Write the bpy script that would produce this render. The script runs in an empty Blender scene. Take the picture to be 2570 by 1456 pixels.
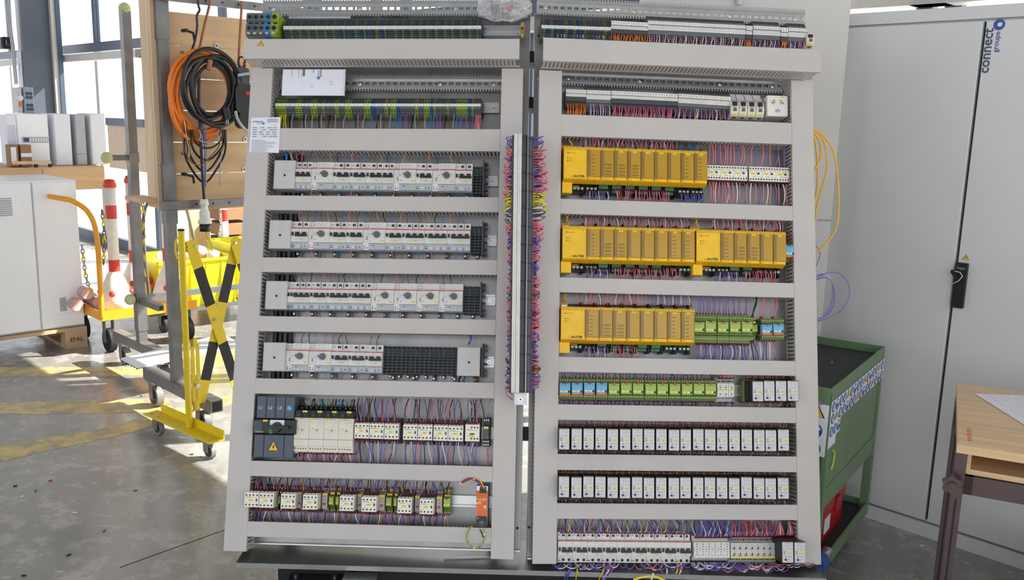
import bpy, math, random
from mathutils import Matrix, Vector
random.seed(7)
SC = bpy.context.scene
COL = SC.collection
PI = math.pi
# ------------------------------------------------------------------ camera
IMG_W, IMG_H, FPX = 2570, 1456, 2270.0
CAM = Vector((0, 0, 1.62))
_a, _r = math.radians(10.8), -math.radians(1.5)
FW = Vector((0, math.cos(_a), -math.sin(_a)))
_u0 = Vector((0, math.sin(_a), math.cos(_a))); _r0 = Vector((1, 0, 0))
RT = _r0*math.cos(_r) - _u0*math.sin(_r)
UP = _u0*math.cos(_r) + _r0*math.sin(_r)
cd = bpy.data.cameras.new('camera'); cam = bpy.data.objects.new('camera', cd); COL.objects.link(cam)
cd.sensor_fit = 'HORIZONTAL'; cd.sensor_width = 36; cd.lens = FPX/IMG_W*36; cd.clip_start = .05; cd.clip_end = 400
cam.matrix_world = Matrix(((RT.x, UP.x, -FW.x, CAM.x), (RT.y, UP.y, -FW.y, CAM.y), (RT.z, UP.z, -FW.z, CAM.z), (0, 0, 0, 1)))
SC.camera = cam
# ------------------------------------------------------------------ world, sun, exposure
SC.view_settings.view_transform = 'Standard'; SC.view_settings.look = 'None'
SC.view_settings.exposure = 0.0; SC.view_settings.gamma = 1; SC.view_settings.use_curve_mapping = False
wd = bpy.data.worlds.new('sky'); SC.world = wd; wd.use_nodes = True
nt = wd.node_tree; nt.nodes.clear()
o = nt.nodes.new('ShaderNodeOutputWorld'); b = nt.nodes.new('ShaderNodeBackground')
tc = nt.nodes.new('ShaderNodeTexCoord'); sx = nt.nodes.new('ShaderNodeSeparateXYZ'); cr = nt.nodes.new('ShaderNodeValToRGB')
nt.links.new(tc.outputs['Generated'], sx.inputs[0]); nt.links.new(sx.outputs['Z'], cr.inputs[0])
cr.color_ramp.elements[0].color = (.80, .82, .86, 1); cr.color_ramp.elements[1].color = (.90, .95, 1.0, 1)
nt.links.new(cr.outputs[0], b.inputs[0]); nt.links.new(b.outputs[0], o.inputs[0]); b.inputs[1].default_value = 2.1
def area(name, loc, rot, sx, sy, power, col=(1, 1, 1)):
    l = bpy.data.lights.new(name, 'AREA'); l.shape = 'RECTANGLE'; l.size = sx; l.size_y = sy; l.energy = power; l.color = col
    o = bpy.data.objects.new(name, l); COL.objects.link(o); o.location = loc; o.rotation_euler = rot; return o
sl = bpy.data.lights.new('sun', 'SUN'); sl.energy = 17.0; sl.angle = .009; sl.color = (1, .93, .82)
so = bpy.data.objects.new('sun', sl); COL.objects.link(so)
so.rotation_euler = Vector((-.95, -.25, -.78)).to_track_quat('-Z', 'Y').to_euler()
# ------------------------------------------------------------------ helpers
def lin(c):
    return tuple(((v/255)/12.92 if v/255 <= .04045 else ((v/255+.055)/1.055)**2.4) for v in c)
MATS = {}
def mat(name, rgb, rough=.5, metal=0.0, var=.06, scale=30, bump=0.0, stretch=None, spec=.5):
    if name in MATS: return MATS[name]
    m = bpy.data.materials.new(name); m.use_nodes = True; t = m.node_tree; p = t.nodes['Principled BSDF']
    c = lin(rgb); p.inputs['Roughness'].default_value = rough; p.inputs['Metallic'].default_value = metal
    p.inputs['Specular IOR Level'].default_value = spec
    tc = t.nodes.new('ShaderNodeTexCoord'); n = t.nodes.new('ShaderNodeTexNoise'); n.inputs['Scale'].default_value = scale; n.inputs['Detail'].default_value = 4
    if stretch:
        mp = t.nodes.new('ShaderNodeMapping'); mp.inputs['Scale'].default_value = stretch
        t.links.new(tc.outputs['Object'], mp.inputs[0]); t.links.new(mp.outputs[0], n.inputs['Vector'])
    else: t.links.new(tc.outputs['Object'], n.inputs['Vector'])
    r = t.nodes.new('ShaderNodeValToRGB'); r.color_ramp.elements[0].position = .3; r.color_ramp.elements[1].position = .7
    r.color_ramp.elements[0].color = tuple(v*(1-var) for v in c)+(1,); r.color_ramp.elements[1].color = tuple(min(1, v*(1+var)) for v in c)+(1,)
    t.links.new(n.outputs['Fac'], r.inputs[0]); t.links.new(r.outputs[0], p.inputs['Base Color'])
    if bump:
        bp = t.nodes.new('ShaderNodeBump'); bp.inputs['Strength'].default_value = bump; bp.inputs['Distance'].default_value = .004
        t.links.new(n.outputs['Fac'], bp.inputs['Height']); t.links.new(bp.outputs[0], p.inputs['Normal'])
    MATS[name] = m; return m
GREY = mat('duct_grey', (190, 186, 182), .5, 0, .03, 8)
GALV = mat('galvanised', (140, 139, 138), .36, .85, .16, 9, 0, (1, .25, 1))
ZINC = mat('zinc_bright', (186, 187, 187), .3, .8, .06, 20)
STEEL = mat('bare_steel', (128, 126, 126), .45, .55, .18, 12, .1)
CHROME = mat('chrome', (205, 207, 208), .2, .95, .05, 30)
DARK = mat('socket_black', (14, 15, 17), .5)
BLACK = mat('black_plastic', (21, 22, 25), .42)
SLATE = mat('slate_plastic', (62, 70, 78), .45)
BLKM = mat('black_metal', (34, 35, 38), .45, .3)
RUBBER = mat('rubber', (38, 39, 42), .7)
RUBG = mat('grey_rubber', (120, 120, 120), .6)
WHITE = mat('white_plastic', (226, 224, 218), .4)
MCBW = mat('breaker_white', (214, 214, 210), .38)
MCBG = mat('breaker_base_grey', (172, 178, 184), .4)
CREAM = mat('cream_plastic', (222, 216, 202), .42)
RED = mat('red_plastic', (196, 28, 34), .4)
DRED = mat('ferrule_red', (120, 18, 26), .4)
YEL = mat('yellow_tag', (240, 224, 70), .45)
INK = mat('ink', (30, 30, 36), .6)
KNOB = mat('knob_grey', (92, 93, 94), .4)
BLUE = mat('blue_plastic', (48, 120, 190), .4)
LBLUE = mat('relay_blue', (104, 172, 214), .35)
LGREEN = mat('relay_green', (158, 184, 84), .4)
DGREEN = mat('socket_green', (108, 136, 60), .42)
GRN = mat('terminal_green', (40, 108, 76), .4)
GY = mat('earth_green_yellow', (138, 168, 44), .4, 0, .5, 160)
TGREY = mat('terminal_grey', (98, 104, 108), .45)
CY = mat('controller_yellow', (240, 192, 24), .34)
CYD = mat('controller_amber', (208, 152, 12), .36)
CLB = mat('cover_grey', (190, 190, 188), .4)
ORG = mat('orange_plastic', (224, 100, 30), .4)
PAPER = mat('paper', (228, 230, 240), .6, 0, .02)
BRASS = mat('brass', (190, 150, 70), .3, .8)
TBLUE = mat('terminal_blue', (34, 88, 150), .4)
COLS = dict(pink=mat('wire_pink', (226, 120, 138), .4), purple=mat('wire_purple', (118, 98, 180), .4), white=mat('wire_white', (230, 230, 232), .4),
    black=mat('wire_black', (24, 24, 28), .4), brown=mat('wire_brown', (118, 66, 38), .4), blue=mat('wire_blue', (44, 112, 190), .4),
    grey=mat('wire_grey', (150, 152, 158), .4), orange=mat('wire_orange', (232, 124, 34), .4), yellow=mat('wire_yellow', (226, 210, 50), .4),
    navy=mat('wire_navy', (36, 52, 120), .4), red=mat('wire_red', (190, 36, 44), .4), amber=mat('wire_amber', (226, 176, 60), .4))

TXT = {}
def textgeo(s, bold=0, res=1):
    k = (s, bold, res)
    if k not in TXT:
        c = bpy.data.curves.new('t', 'FONT'); c.body = s; c.size = 1; c.resolution_u = res; c.align_x = 'CENTER'; c.align_y = 'CENTER'; c.offset = bold; c.fill_mode = 'FRONT'
        o = bpy.data.objects.new('t', c); m = bpy.data.meshes.new_from_object(o)
        TXT[k] = ([tuple(v.co) for v in m.vertices], [tuple(p.vertices) for p in m.polygons])
        bpy.data.objects.remove(o); bpy.data.curves.remove(c); bpy.data.meshes.remove(m)
    return TXT[k]
class MB:
    def __init__(s): s.v = []; s.f = []; s.m = []; s.mats = []; s.sm = []
    def mi(s, m):
        if m not in s.mats: s.mats.append(m)
        return s.mats.index(m)
    def add(s, vs, fs, m, smooth=False):
        k = len(s.v); i = s.mi(m); s.v += [tuple(v) for v in vs]
        for f in fs: s.f.append(tuple(k+a for a in f)); s.m.append(i); s.sm.append(smooth)
        return s
    def box(s, x0, x1, y0, y1, z0, z1, m, c=0):
        if not c:
            return s.add([(x0,y0,z0),(x1,y0,z0),(x1,y1,z0),(x0,y1,z0),(x0,y0,z1),(x1,y0,z1),(x1,y1,z1),(x0,y1,z1)],
                [(3,2,1,0),(4,5,6,7),(0,1,5,4),(1,2,6,5),(2,3,7,6),(3,0,4,7)], m)
        P = lambda i, z: [(x0+i,y0+i,z),(x1-i,y0+i,z),(x1-i,y1-i,z),(x0+i,y1-i,z)]
        vs = P(0, z0)+P(0, z1-c)+P(c, z1); fs = [(3,2,1,0),(8,9,10,11)]
        for r in (0, 4):
            for i in range(4): j = (i+1) % 4; fs.append((r+i, r+j, r+4+j, r+4+i))
        return s.add(vs, fs, m)
    def rbox(s, x0, x1, y0, y1, z0, z1, r, m, n=3):      # rounded corners in the x-y plane
        pts = []
        for cx, cy, a in ((x1-r, y1-r, 0), (x0+r, y1-r, 90), (x0+r, y0+r, 180), (x1-r, y0+r, 270)):
            for i in range(n+1): t = math.radians(a+90*i/n); pts.append((cx+r*math.cos(t), cy+r*math.sin(t)))
        return s.prism(pts, z0, z1, m)
    def prism(s, pts, z0, z1, m):                        # polygon in x-y, counter-clockwise
        n = len(pts); vs = [(x, y, z0) for x, y in pts]+[(x, y, z1) for x, y in pts]
        return s.add(vs, [tuple(range(n-1, -1, -1)), tuple(range(n, 2*n))]+[(i, (i+1) % n, n+(i+1) % n, n+i) for i in range(n)], m)
    def prof(s, pts, x0, x1, m):                         # polygon in y-z extruded along x
        n = len(pts); vs = [(x0, y, z) for y, z in pts]+[(x1, y, z) for y, z in pts]
        return s.add(vs, [tuple(range(n-1, -1, -1)), tuple(range(n, 2*n))]+[(i, (i+1) % n, n+(i+1) % n, n+i) for i in range(n)], m)
    def cyl(s, cx, cy, z0, z1, r, m, n=10, r2=None, smooth=False):
        r2 = r if r2 is None else r2
        vs = [(cx+r*math.cos(2*PI*i/n), cy+r*math.sin(2*PI*i/n), z0) for i in range(n)]+[(cx+r2*math.cos(2*PI*i/n), cy+r2*math.sin(2*PI*i/n), z1) for i in range(n)]
        s.add(vs, [(i, (i+1) % n, n+(i+1) % n, n+i) for i in range(n)], m, smooth)
        return s.add(vs, [tuple(range(n-1, -1, -1)), tuple(range(n, 2*n))], m)
    def hole(s, x, y, z, r, m=None): return s.cyl(x, y, z-.0002, z+.0003, r, m or DARK, 8)
    def tube(s, pts, r, m, n=6, closed=False):
        pts = [Vector(p) for p in pts]; N = len(pts); vs = []; prev = None
        for i, p in enumerate(pts):
            if closed: t = (pts[(i+1) % N]-pts[i-1]).normalized()
            else: t = (pts[min(i+1, N-1)]-pts[max(i-1, 0)])
            t = t.normalized() if t.length > 1e-9 else Vector((0, 0, 1))
            if prev is None: a = t.orthogonal().normalized()
            else: a = (prev-t*prev.dot(t)); a = a.normalized() if a.length > 1e-6 else t.orthogonal().normalized()
            prev = a; b = t.cross(a)
            for k in range(n): q = 2*PI*k/n; vs.append(p+a*(r*math.cos(q))+b*(r*math.sin(q)))
        fs = []
        for i in range(N if closed else N-1):
            for k in range(n):
                j = (i+1) % N; fs.append((i*n+k, i*n+(k+1) % n, j*n+(k+1) % n, j*n+k))
        s.add(vs, fs, m, True)
        if not closed: s.add(vs[:n]+vs[-n:], [tuple(range(n-1, -1, -1)), tuple(range(n, 2*n))], m)
        return s
    def sphere(s, c, r, m, nu=12, nv=8):
        vs = []; fs = []
        for i in range(nv+1):
            t = PI*i/nv
            for j in range(nu): p = 2*PI*j/nu; vs.append((c[0]+r*math.sin(t)*math.cos(p), c[1]+r*math.sin(t)*math.sin(p), c[2]+r*math.cos(t)))
        for i in range(nv):
            for j in range(nu): fs.append((i*nu+j, (i+1)*nu+j, (i+1)*nu+(j+1) % nu, i*nu+(j+1) % nu))
        return s.add(vs, fs, m, True)
    def lathe(s, prof, m, n=16, c=(0, 0)):               # profile of (r, z) around the z axis
        vs = [(c[0]+r*math.cos(2*PI*j/n), c[1]+r*math.sin(2*PI*j/n), z) for r, z in prof for j in range(n)]
        return s.add(vs, [(i*n+j, i*n+(j+1) % n, (i+1)*n+(j+1) % n, (i+1)*n+j) for i in range(len(prof)-1) for j in range(n)], m, True)
    def text(s, t, x, y, z, h, m=None, bold=.0, rot=0, sx=1, res=1, shear=0):
        vs, fs = textgeo(t, bold, res); c, n = math.cos(rot), math.sin(rot)
        return s.add([(x+((a+shear*b)*sx*c-b*n)*h, y+((a+shear*b)*sx*n+b*c)*h, z) for a, b, _ in vs], fs, m or INK)
    def xf(s, M): s.v = [tuple(M @ Vector(v)) for v in s.v]; return s
    def mesh(s, name):
        me = bpy.data.meshes.new(name); me.from_pydata(s.v, [], s.f)
        for m in s.mats: me.materials.append(m)
        me.polygons.foreach_set('material_index', s.m); me.polygons.foreach_set('use_smooth', s.sm); me.update(); return me
def put(name, geo, parent=None, M=None, label=None, cat=None, group=None, kind=None):
    if isinstance(geo, MB): geo = geo.mesh(name)
    o = bpy.data.objects.new(name, geo); COL.objects.link(o)
    if parent is not None: o.parent = parent
    if M is not None: o.matrix_basis = M
    return meta(o, label, cat, group, kind)
def meta(o, label=None, cat=None, group=None, kind=None):
    if label: o['label'] = label
    if cat: o['category'] = cat
    if group: o['group'] = group
    if kind: o['kind'] = kind
    return o
def thing(name, M, label, cat, group=None): return put(name, None, None, M, label, cat, group)
class Kit:                                               # one kind of thing: shared meshes of its parts, copied per instance
    def __init__(s, name, parts): s.name = name; s.parts = [(n, g.mesh(n), [(a, b.mesh(a)) for a, b in (rest[0] if rest else [])]) for n, g, *rest in parts]
    def inst(s, M, label, cat, group=None):
        r = thing(s.name, M, label, cat, group)
        for n, me, subs in s.parts:
            p = put(n, me, r)
            for a, b in subs: put(a, b, p)
        return r
ORD = ['leftmost', 'second', 'third', 'fourth', 'fifth', 'sixth', 'seventh', 'eighth', 'ninth', 'tenth', 'eleventh', 'twelfth', 'thirteenth', 'fourteenth', 'fifteenth', 'sixteenth', 'seventeenth', 'eighteenth', 'rightmost']
def ray(x, y): return FW+RT*((x-IMG_W/2)/FPX)-UP*((y-IMG_H/2)/FPX)
class Plane:
    def __init__(s, u, v, o): s.u = Vector(u).normalized(); s.v = Vector(v).normalized(); s.n = s.u.cross(s.v); s.o = Vector(o)
    def uv(s, x, y, w=0):
        o = s.o+s.n*w; r = ray(x, y); q = CAM+r*(((o-CAM).dot(s.n))/r.dot(s.n))-o; return q.dot(s.u), q.dot(s.v)
    def M(s, u=0, v=0, w=0):
        p = s.P(u, v, w); return Matrix(((s.u.x, s.v.x, s.n.x, p.x), (s.u.y, s.v.y, s.n.y, p.y), (s.u.z, s.v.z, s.n.z, p.z), (0, 0, 0, 1)))
    def P(s, u, v, w=0): return s.o+s.u*u+s.v*v+s.n*w
def ypanel(yaw, lean, tilt, o):
    yaw, lean, tilt = map(math.radians, (yaw, lean, tilt))
    u = Vector((math.cos(yaw)*math.cos(tilt), math.sin(yaw)*math.cos(tilt), math.sin(tilt)))
    v = Vector((0, 0, 1)); v = (v-u*v.dot(u)).normalized(); n = u.cross(v)
    return Plane(u, v*math.cos(lean)-n*math.sin(lean), o)
PL = ypanel(-2.85, 17.85, 1.25, (-.869, 2.585, .284))
PR = ypanel(4.05, 16.62, -.65, (.084, 2.544, .289))
def fl(x, y, z=0):
    r = ray(x, y); return CAM+r*((z-CAM.z)/r.z)
def ydepth(x, y, Y):
    r = ray(x, y); return CAM+r*(Y/r.y)
def frame(o, ux, uy, uz):                                # matrix from axes
    return Matrix(((ux[0], uy[0], uz[0], o[0]), (ux[1], uy[1], uz[1], o[1]), (ux[2], uy[2], uz[2], o[2]), (0, 0, 0, 1)))
Z = Vector((0, 0, 1))
DD = Vector((.7071, -.7071, 0)); QQ = Vector((.7071, .7071, 0))   # the hall's two directions
# ================================================================== the hall
def concrete():
    m = bpy.data.materials.new('concrete_floor'); m.use_nodes = True; t = m.node_tree; p = t.nodes['Principled BSDF']
    tc = t.nodes.new('ShaderNodeTexCoord')
    def noise(sc, de, ro=.55):
        n = t.nodes.new('ShaderNodeTexNoise'); n.inputs['Scale'].default_value = sc; n.inputs['Detail'].default_value = de; n.inputs['Roughness'].default_value = ro
        t.links.new(tc.outputs['Object'], n.inputs['Vector']); return n
    def ramp(n, a, b, ca, cb):
        r = t.nodes.new('ShaderNodeValToRGB'); e = r.color_ramp.elements; e[0].position = a; e[1].position = b; e[0].color = ca; e[1].color = cb
        t.links.new(n.outputs['Fac'], r.inputs[0]); return r
    n1 = noise(.9, 6); n2 = noise(7, 9, .72); n3 = noise(60, 4)
    r1 = ramp(n1, .35, .68, lin((132, 129, 126))+(1,), lin((170, 166, 161))+(1,))
    r2 = ramp(n2, .50, .58, (.80, .80, .80, 1), (1.12, 1.12, 1.12, 1)); r3 = ramp(n3, .3, .7, (.93, .93, .93, 1), (1.05, 1.05, 1.05, 1))
    a = t.nodes.new('ShaderNodeMix'); a.data_type = 'RGBA'; a.blend_type = 'MULTIPLY'; a.inputs[0].default_value = 1
    b = t.nodes.new('ShaderNodeMix'); b.data_type = 'RGBA'; b.blend_type = 'MULTIPLY'; b.inputs[0].default_value = 1
    t.links.new(r1.outputs[0], a.inputs[6]); t.links.new(r2.outputs[0], a.inputs[7]); t.links.new(a.outputs[2], b.inputs[6]); t.links.new(r3.outputs[0], b.inputs[7])
    t.links.new(b.outputs[2], p.inputs['Base Color'])
    r4 = ramp(n2, .4, .65, (.14, .14, .14, 1), (.34, .34, .34, 1)); p.inputs['Specular IOR Level'].default_value = .75; t.links.new(r4.outputs[0], p.inputs['Roughness'])
    bp = t.nodes.new('ShaderNodeBump'); bp.inputs['Strength'].default_value = .12; bp.inputs['Distance'].default_value = .003
    t.links.new(n2.outputs['Fac'], bp.inputs['Height']); t.links.new(bp.outputs[0], p.inputs['Normal'])
    return m
FLOOR = concrete()
def worn_paint():
    m = bpy.data.materials.new('worn_yellow_paint'); m.use_nodes = True; t = m.node_tree; p = t.nodes['Principled BSDF']
    tc = t.nodes.new('ShaderNodeTexCoord'); n = t.nodes.new('ShaderNodeTexNoise'); n.inputs['Scale'].default_value = 9; n.inputs['Detail'].default_value = 9; n.inputs['Roughness'].default_value = .7
    t.links.new(tc.outputs['Object'], n.inputs['Vector']); r = t.nodes.new('ShaderNodeValToRGB'); e = r.color_ramp.elements
    e[0].position = .42; e[1].position = .56; e[0].color = lin((150, 140, 118))+(1,); e[1].color = lin((206, 182, 108))+(1,)
    t.links.new(n.outputs['Fac'], r.inputs[0]); t.links.new(r.outputs[0], p.inputs['Base Color']); p.inputs['Roughness'].default_value = .35; return m
PAINT = worn_paint()
WALLM = mat('wall_paint', (206, 204, 200), .6, 0, .02, 3)
put('floor', MB().prism([(-16, -7), (9, -7), (9, -3.1), (-16, 21.9)], -.1, 0, FLOOR), kind='structure')
put('outdoor_paving', MB().prism([(9.01, -3.05), (40, -3), (40, 60), (-40, 60), (-40, 45.9)], -.12, -.02, mat('pale_paving', (214, 210, 202), .8, 0, .06, 2)), kind='structure')
put('ceiling', MB().prism([(-16, -7), (9, -7), (9, -2.9), (-10.8, 16.9), (-16, 16.9)], 6.0, 6.2, mat('ceiling_panel', (150, 152, 156), .7, 0, .05, 2)), kind='structure')
def glass():
    m = bpy.data.materials.new('window_glass'); m.use_nodes = True; t = m.node_tree; t.nodes.clear()
    o = t.nodes.new('ShaderNodeOutputMaterial'); a = t.nodes.new('ShaderNodeBsdfTransparent'); g = t.nodes.new('ShaderNodeBsdfGlossy'); x = t.nodes.new('ShaderNodeMixShader')
    a.inputs[0].default_value = (.96, .98, .99, 1); g.inputs['Roughness'].default_value = .02; x.inputs[0].default_value = .06
    t.links.new(a.outputs[0], x.inputs[1]); t.links.new(g.outputs[0], x.inputs[2]); t.links.new(x.outputs[0], o.inputs[0]); return m
GLASS = glass()
FRM = mat('window_frame_blue', (74, 88, 108), .4, .2); FRL = mat('window_frame_pale', (196, 192, 190), .5); COLM = mat('column_paint', (84, 92, 104), .45, .2, .05, 3)
PF = Plane(DD, Z, (1.866, 4.004, 0))
FT = 5.2
bays = [(-19.5, -15.9), (-15.7, -11.0), (-10.95, -8.0), (-7.95, -5.0), (-4.95, -2.6), (-2.55, -.1), (-.05, 3.2)]
for i, (a, b) in enumerate(bays):
    w = thing('window_%d' % (i+1), PF.M(a, 0, 0), None, None); w['kind'] = 'structure'
    L = b-a; f = MB(); zt = 2.24
    f.box(0, .07, .0, FT, -.028, .028, FRM); f.box(L-.07, L, .0, FT, -.028, .028, FRM); f.box(.07, L-.07, 0, .12, -.028, .028, FRM)
    f.box(.07, L-.07, zt, zt+.10, -.028, .028, FRM); f.box(.07, L-.07, FT-.1, FT, -.028, .028, FRM); f.box(.07, L-.07, 3.9, 3.98, -.028, .028, FRM)
    k = max(1, round(L/1.45))
    for j in range(1, k): x = L*j/k; f.box(x-.04, x+.04, .12, zt, -.028, .028, FRL); f.box(x-.035, x+.035, zt+.1, FT-.1, -.028, .028, FRM)
    put('window_frame', f, w)
    put('rail', MB().box(-.1, L+.1, zt-.11, zt-.03, .05, .16, FRL), w)
    for j in range(k):
        x0 = .07 if j == 0 else L*j/k+.035; x1 = L-.07 if j == k-1 else L*(j+1)/k-.035
        for y0, y1 in ((.12, zt), (zt+.1, 3.9), (3.98, FT-.1)): put('pane', MB().box(x0, x1, y0, y1, -.006, .006, GLASS), w)
put('wall_back', MB().box(-20, 4, FT, 6.0, -.1, .1, WALLM).box(-9.0, -8.0, .95, 1.42, .06, .12, mat('beige_panel', (214, 190, 168), .6)).box(-9.0, -8.0, 1.42, 1.5, .06, .14, FRM), None, PF.M(), kind='structure')
put('added_sun_block', MB().box(-20, 4, 5.25, 5.45, -3.2, -.12, WALLM), None, PF.M(), kind='structure')  # unseen overhang added to block sun through the upper windows
# steel column in front of the glazing
c = MB().box(-.10, .0, 0, 5.8, .16, .19, FRL).box(.0, .06, 0, 5.8, -.12, .19, COLM).box(.0, .12, 0, 5.8, -.17, -.12, FRL).box(0, .14, 0, 5.8, -.22, -.17, FRM)
cu = PF.uv(97, 130, .4)[0]
put('steel_column', c, None, PF.M(cu, 0, .4), 'tall dark steel column standing before the windows at far left', 'column')
put('wall_sign', MB().box(-.07, .07, -.20, .20, 0, .01, PAPER).text('?', 0, 0, .012, .2, mat('sign_lilac', (190, 170, 200), .6)), None, PF.M(cu-.06, PF.uv(75, 172, .6)[1], .592), 'small pale notice fixed to the column beside the windows', 'notice')
for ki, dx in enumerate((-.1, -.04)):
    put('chain', MB().tube([(dx-.12, .95, 0), (dx+.1, .1, .02), (dx+.22, -.35, .05)], .012, ZINC, 5), None, PF.M(cu-.15, 2.2, .62),
        ['left one of two thin chains slanting across the dark column', 'right one of two thin chains slanting across the dark column'][ki], 'chain', 'door chains at the column')
cl = PF.uv(48, 110, .4); put('door_closer', MB().box(-.08, .12, -.07, .07, -.05, .05, BLKM, .02).box(.16, .22, -.03, .03, -.02, .02, BLKM), None, PF.M(cl[0]-.1, cl[1], .55), 'small dark bracket motor sticking out left of the steel column', 'motor')
# pale wall behind the right-hand panel, with its conduit
WX0, WX1 = ydepth(1613, 5, 3.68).x, ydepth(2100, 400, 3.68).x
w = put('wall_right', MB().box(WX0, WX1, 3.68, 3.78, 0, 3.6, WALLM), kind='structure')
for z in (.62, 1.24): put('trim_1', MB().box(WX0, WX1, 3.676, 3.68, z, z+.004, mat('seam_shadow', (150, 150, 148), .6)), kind='structure')
q = ydepth(1857, 0, 3.66); put('conduit', MB().tube([(0, 0, 0), (0, 0, 1.2)], .012, WALLM, 8), None, Matrix.Translation((q.x, 3.665, ydepth(1857, 12, 3.66).z)), 'short pale conduit running up the wall above the right panel', 'conduit')
# yellow lines painted on the floor
def floor_line(a, b, c, d): # four photo points of the line's corners
    pts = [fl(*p) for p in (a, b, c, d)]
    m = MB().add([(p.x, p.y, .0015) for p in pts]+[(p.x, p.y, .0) for p in pts], [(3, 2, 1, 0), (0, 1, 5, 4), (1, 2, 6, 5), (2, 3, 7, 6), (3, 0, 4, 7), (4, 5, 6, 7)][:1]+[(0, 4, 5, 1), (1, 5, 6, 2), (2, 6, 7, 3), (3, 7, 4, 0)], PAINT)
    put('trim_2', m, kind='structure')
floor_line((0, 922), (470, 922), (470, 944), (-60, 944))
floor_line((-40, 1010), (470, 1004), (590, 1000), (590, 1040)) if False else None
floor_line((-40, 1013), (420, 1000), (440, 1036), (-40, 1040))
floor_line((-60, 1140), (170, 1105), (420, 1038), (430, 1052)) if False else None
floor_line((-60, 1128), (250, 1078), (330, 1086), (-60, 1172))
floor_line((250, 1078), (600, 985), (600, 1008), (330, 1086))
floor_line((480, 880), (640, 850), (640, 905), (480, 935))
q0, q1 = fl(300, 1425), fl(640, 1303); dq = (q1-q0).normalized(); nq = Vector((-dq.y, dq.x, 0))*.003
put('trim_3', MB().add([q0-nq+Z*.0006, q1-nq+Z*.0006, q1+nq+Z*.0006, q0+nq+Z*.0006, q0-nq, q1-nq, q1+nq, q0+nq], [(0, 1, 2, 3), (4, 5, 1, 0), (6, 7, 3, 2)], mat('floor_joint', (70, 68, 66), .8)), kind='structure')
# crumbs and clippings lying on the floor
for i, (x, y, m) in enumerate([(122, 1209, 'red'), (33, 1222, 'black'), (89, 1235, 'navy'), (335, 1233, 'red'), (260, 1336, 'navy'), (168, 1397, 'black'), (477, 1142, 'brown'), (353, 996, 'black'), (182, 1289, 'white'), (53, 1250, 'white'), (53, 1447, 'black'), (2310, 1372, 'white')]):
    p = fl(x, y); a = random.uniform(0, 3)
    nm = {'red': 'dark red', 'navy': 'dark blue'}.get(m, m)
    put('wire_clipping', MB().tube([(0, 0, .003), (.008, .001, .003), (.016, 0, .003)], .0028, COLS[m], 6), None, Matrix.Translation(p) @ Matrix.Rotation(a, 4, 'Z'),
        '%s wire offcut lying on the concrete floor %s' % (nm, ['left of the panels', 'near the left edge', 'beside another blue speck', 'mid-floor towards the panels', 'in front of the floor crack', 'at lower left', 'under the barrier', 'by the grey castor', 'in the middle of bare floor', 'glinting at far left', 'at bottom left corner', 'before the tall cabinets'][i]), 'clipping')
# ================================================================== tall cabinets at right
CABM = mat('cabinet_grey', (210, 211, 211), .38, 0, .02, 4, .02)
PD = Plane(DD, Z, (1.755, 3.337, 0))
def logo(mb, x, y, z, s, rot=0, b=True, res=3):
    c, n = math.cos(rot), math.sin(rot); P = lambda a, d: (x+a*c-d*n, y+a*n+d*c)
    lg = mat('logo_slate', (66, 82, 108), .5); lb = mat('logo_blue', (48, 84, 150), .5)
    mb.text('connect', *P(0, 0), z, s, lg, .02, rot, 1, res); mb.text('groupe', *P(s*.62, -s*.62), z, s*.52, lb, .015, rot, 1, res)
    q = P(s*1.85, -s*.66); mb.cyl(q[0], q[1], z-.0004, z+.0002, s*.40, lb, 24); mb.text('e', q[0], q[1], z+.0006, s*.62, mat('logo_white', (235, 238, 242), .5), .03, rot, 1, res)
def warn(mb, x, y, z, s):
    k = mat('sign_yellow', (238, 190, 40), .45)
    for r, m, dz in ((1, INK, 0), (.80, k, .0004)): mb.prism([(x-s*r*.58, y-s*.3-(1-r)*-.02*s+ (1-r)*s*.12), (x+s*r*.58, y-s*.3+(1-r)*s*.12), (x, y+s*.7-(1-r)*s*.45)], z, z+.0004+dz, m)
    z += .0012; mb.add([(x+.06*s, y+.34*s, z), (x-.12*s, y-.02*s, z), (x+.0*s, y+.0*s, z), (x-.06*s, y-.22*s, z), (x+.14*s, y+.1*s, z), (x+.02*s, y+.08*s, z), (x+.14*s, y+.34*s, z)], [(0, 1, 2, 3, 4, 5, 6)], INK)
cab = thing('tall_cabinet', PD.M(0, 0, 0), 'tall light grey two-door metal cabinet with dark lever handle', 'cabinet')
put('carcass', MB().box(-.70, 2.2, .06, 2.06, -.42, -.022, CABM).box(-.70, 2.2, 2.016, 2.062, -.022, 0, CABM), cab)
put('plinth', MB().box(-.70, 2.2, 0, .058, -.4, -.004, CABM), cab)
put('door_gap_shade', MB().box(-.106, -.090, .07, 2.006, -.0215, -.021, DARK), cab)  # black strip paints the shade inside the gap between the doors
for a, b in ((-.695, -.1035), (-.0925, .62), (.628, 1.4)): put('door', MB().box(a, b, .068, 2.008, -.022, 0, CABM, .003), cab)
g = MB().rbox(-.032, .032, -.135, .135, 0, .02, .006, BLACK).text('hager', 0, .105, .0205, .022, mat('grey_print', (150, 150, 155), .5), .01)
h = put('handle', g, cab, Matrix.Translation((-.0715, 1.038, 0)) @ Matrix.Diagonal((.64, .64, .8, 1)))
put('lever', MB().prism([(-.05, .09), (-.055, .075), (-.012, .03), (.0, .02), (.012, .028), (-.03, .088)], .02, .034, BLACK), h)
put('wire_tie', MB().tube([(-.03, .085, .035), (.005, .082, .04), (.02, .06, .04), (.0, .03, .04), (-.03, .01, .03), (-.06, -.0, .01)], .0025, COLS['white'], 5), h)
g = MB(); warn(g, 0, 0, 0, .022); put('warning_sticker', g, cab, Matrix.Translation((-.066, 1.142, .0005)))
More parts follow.
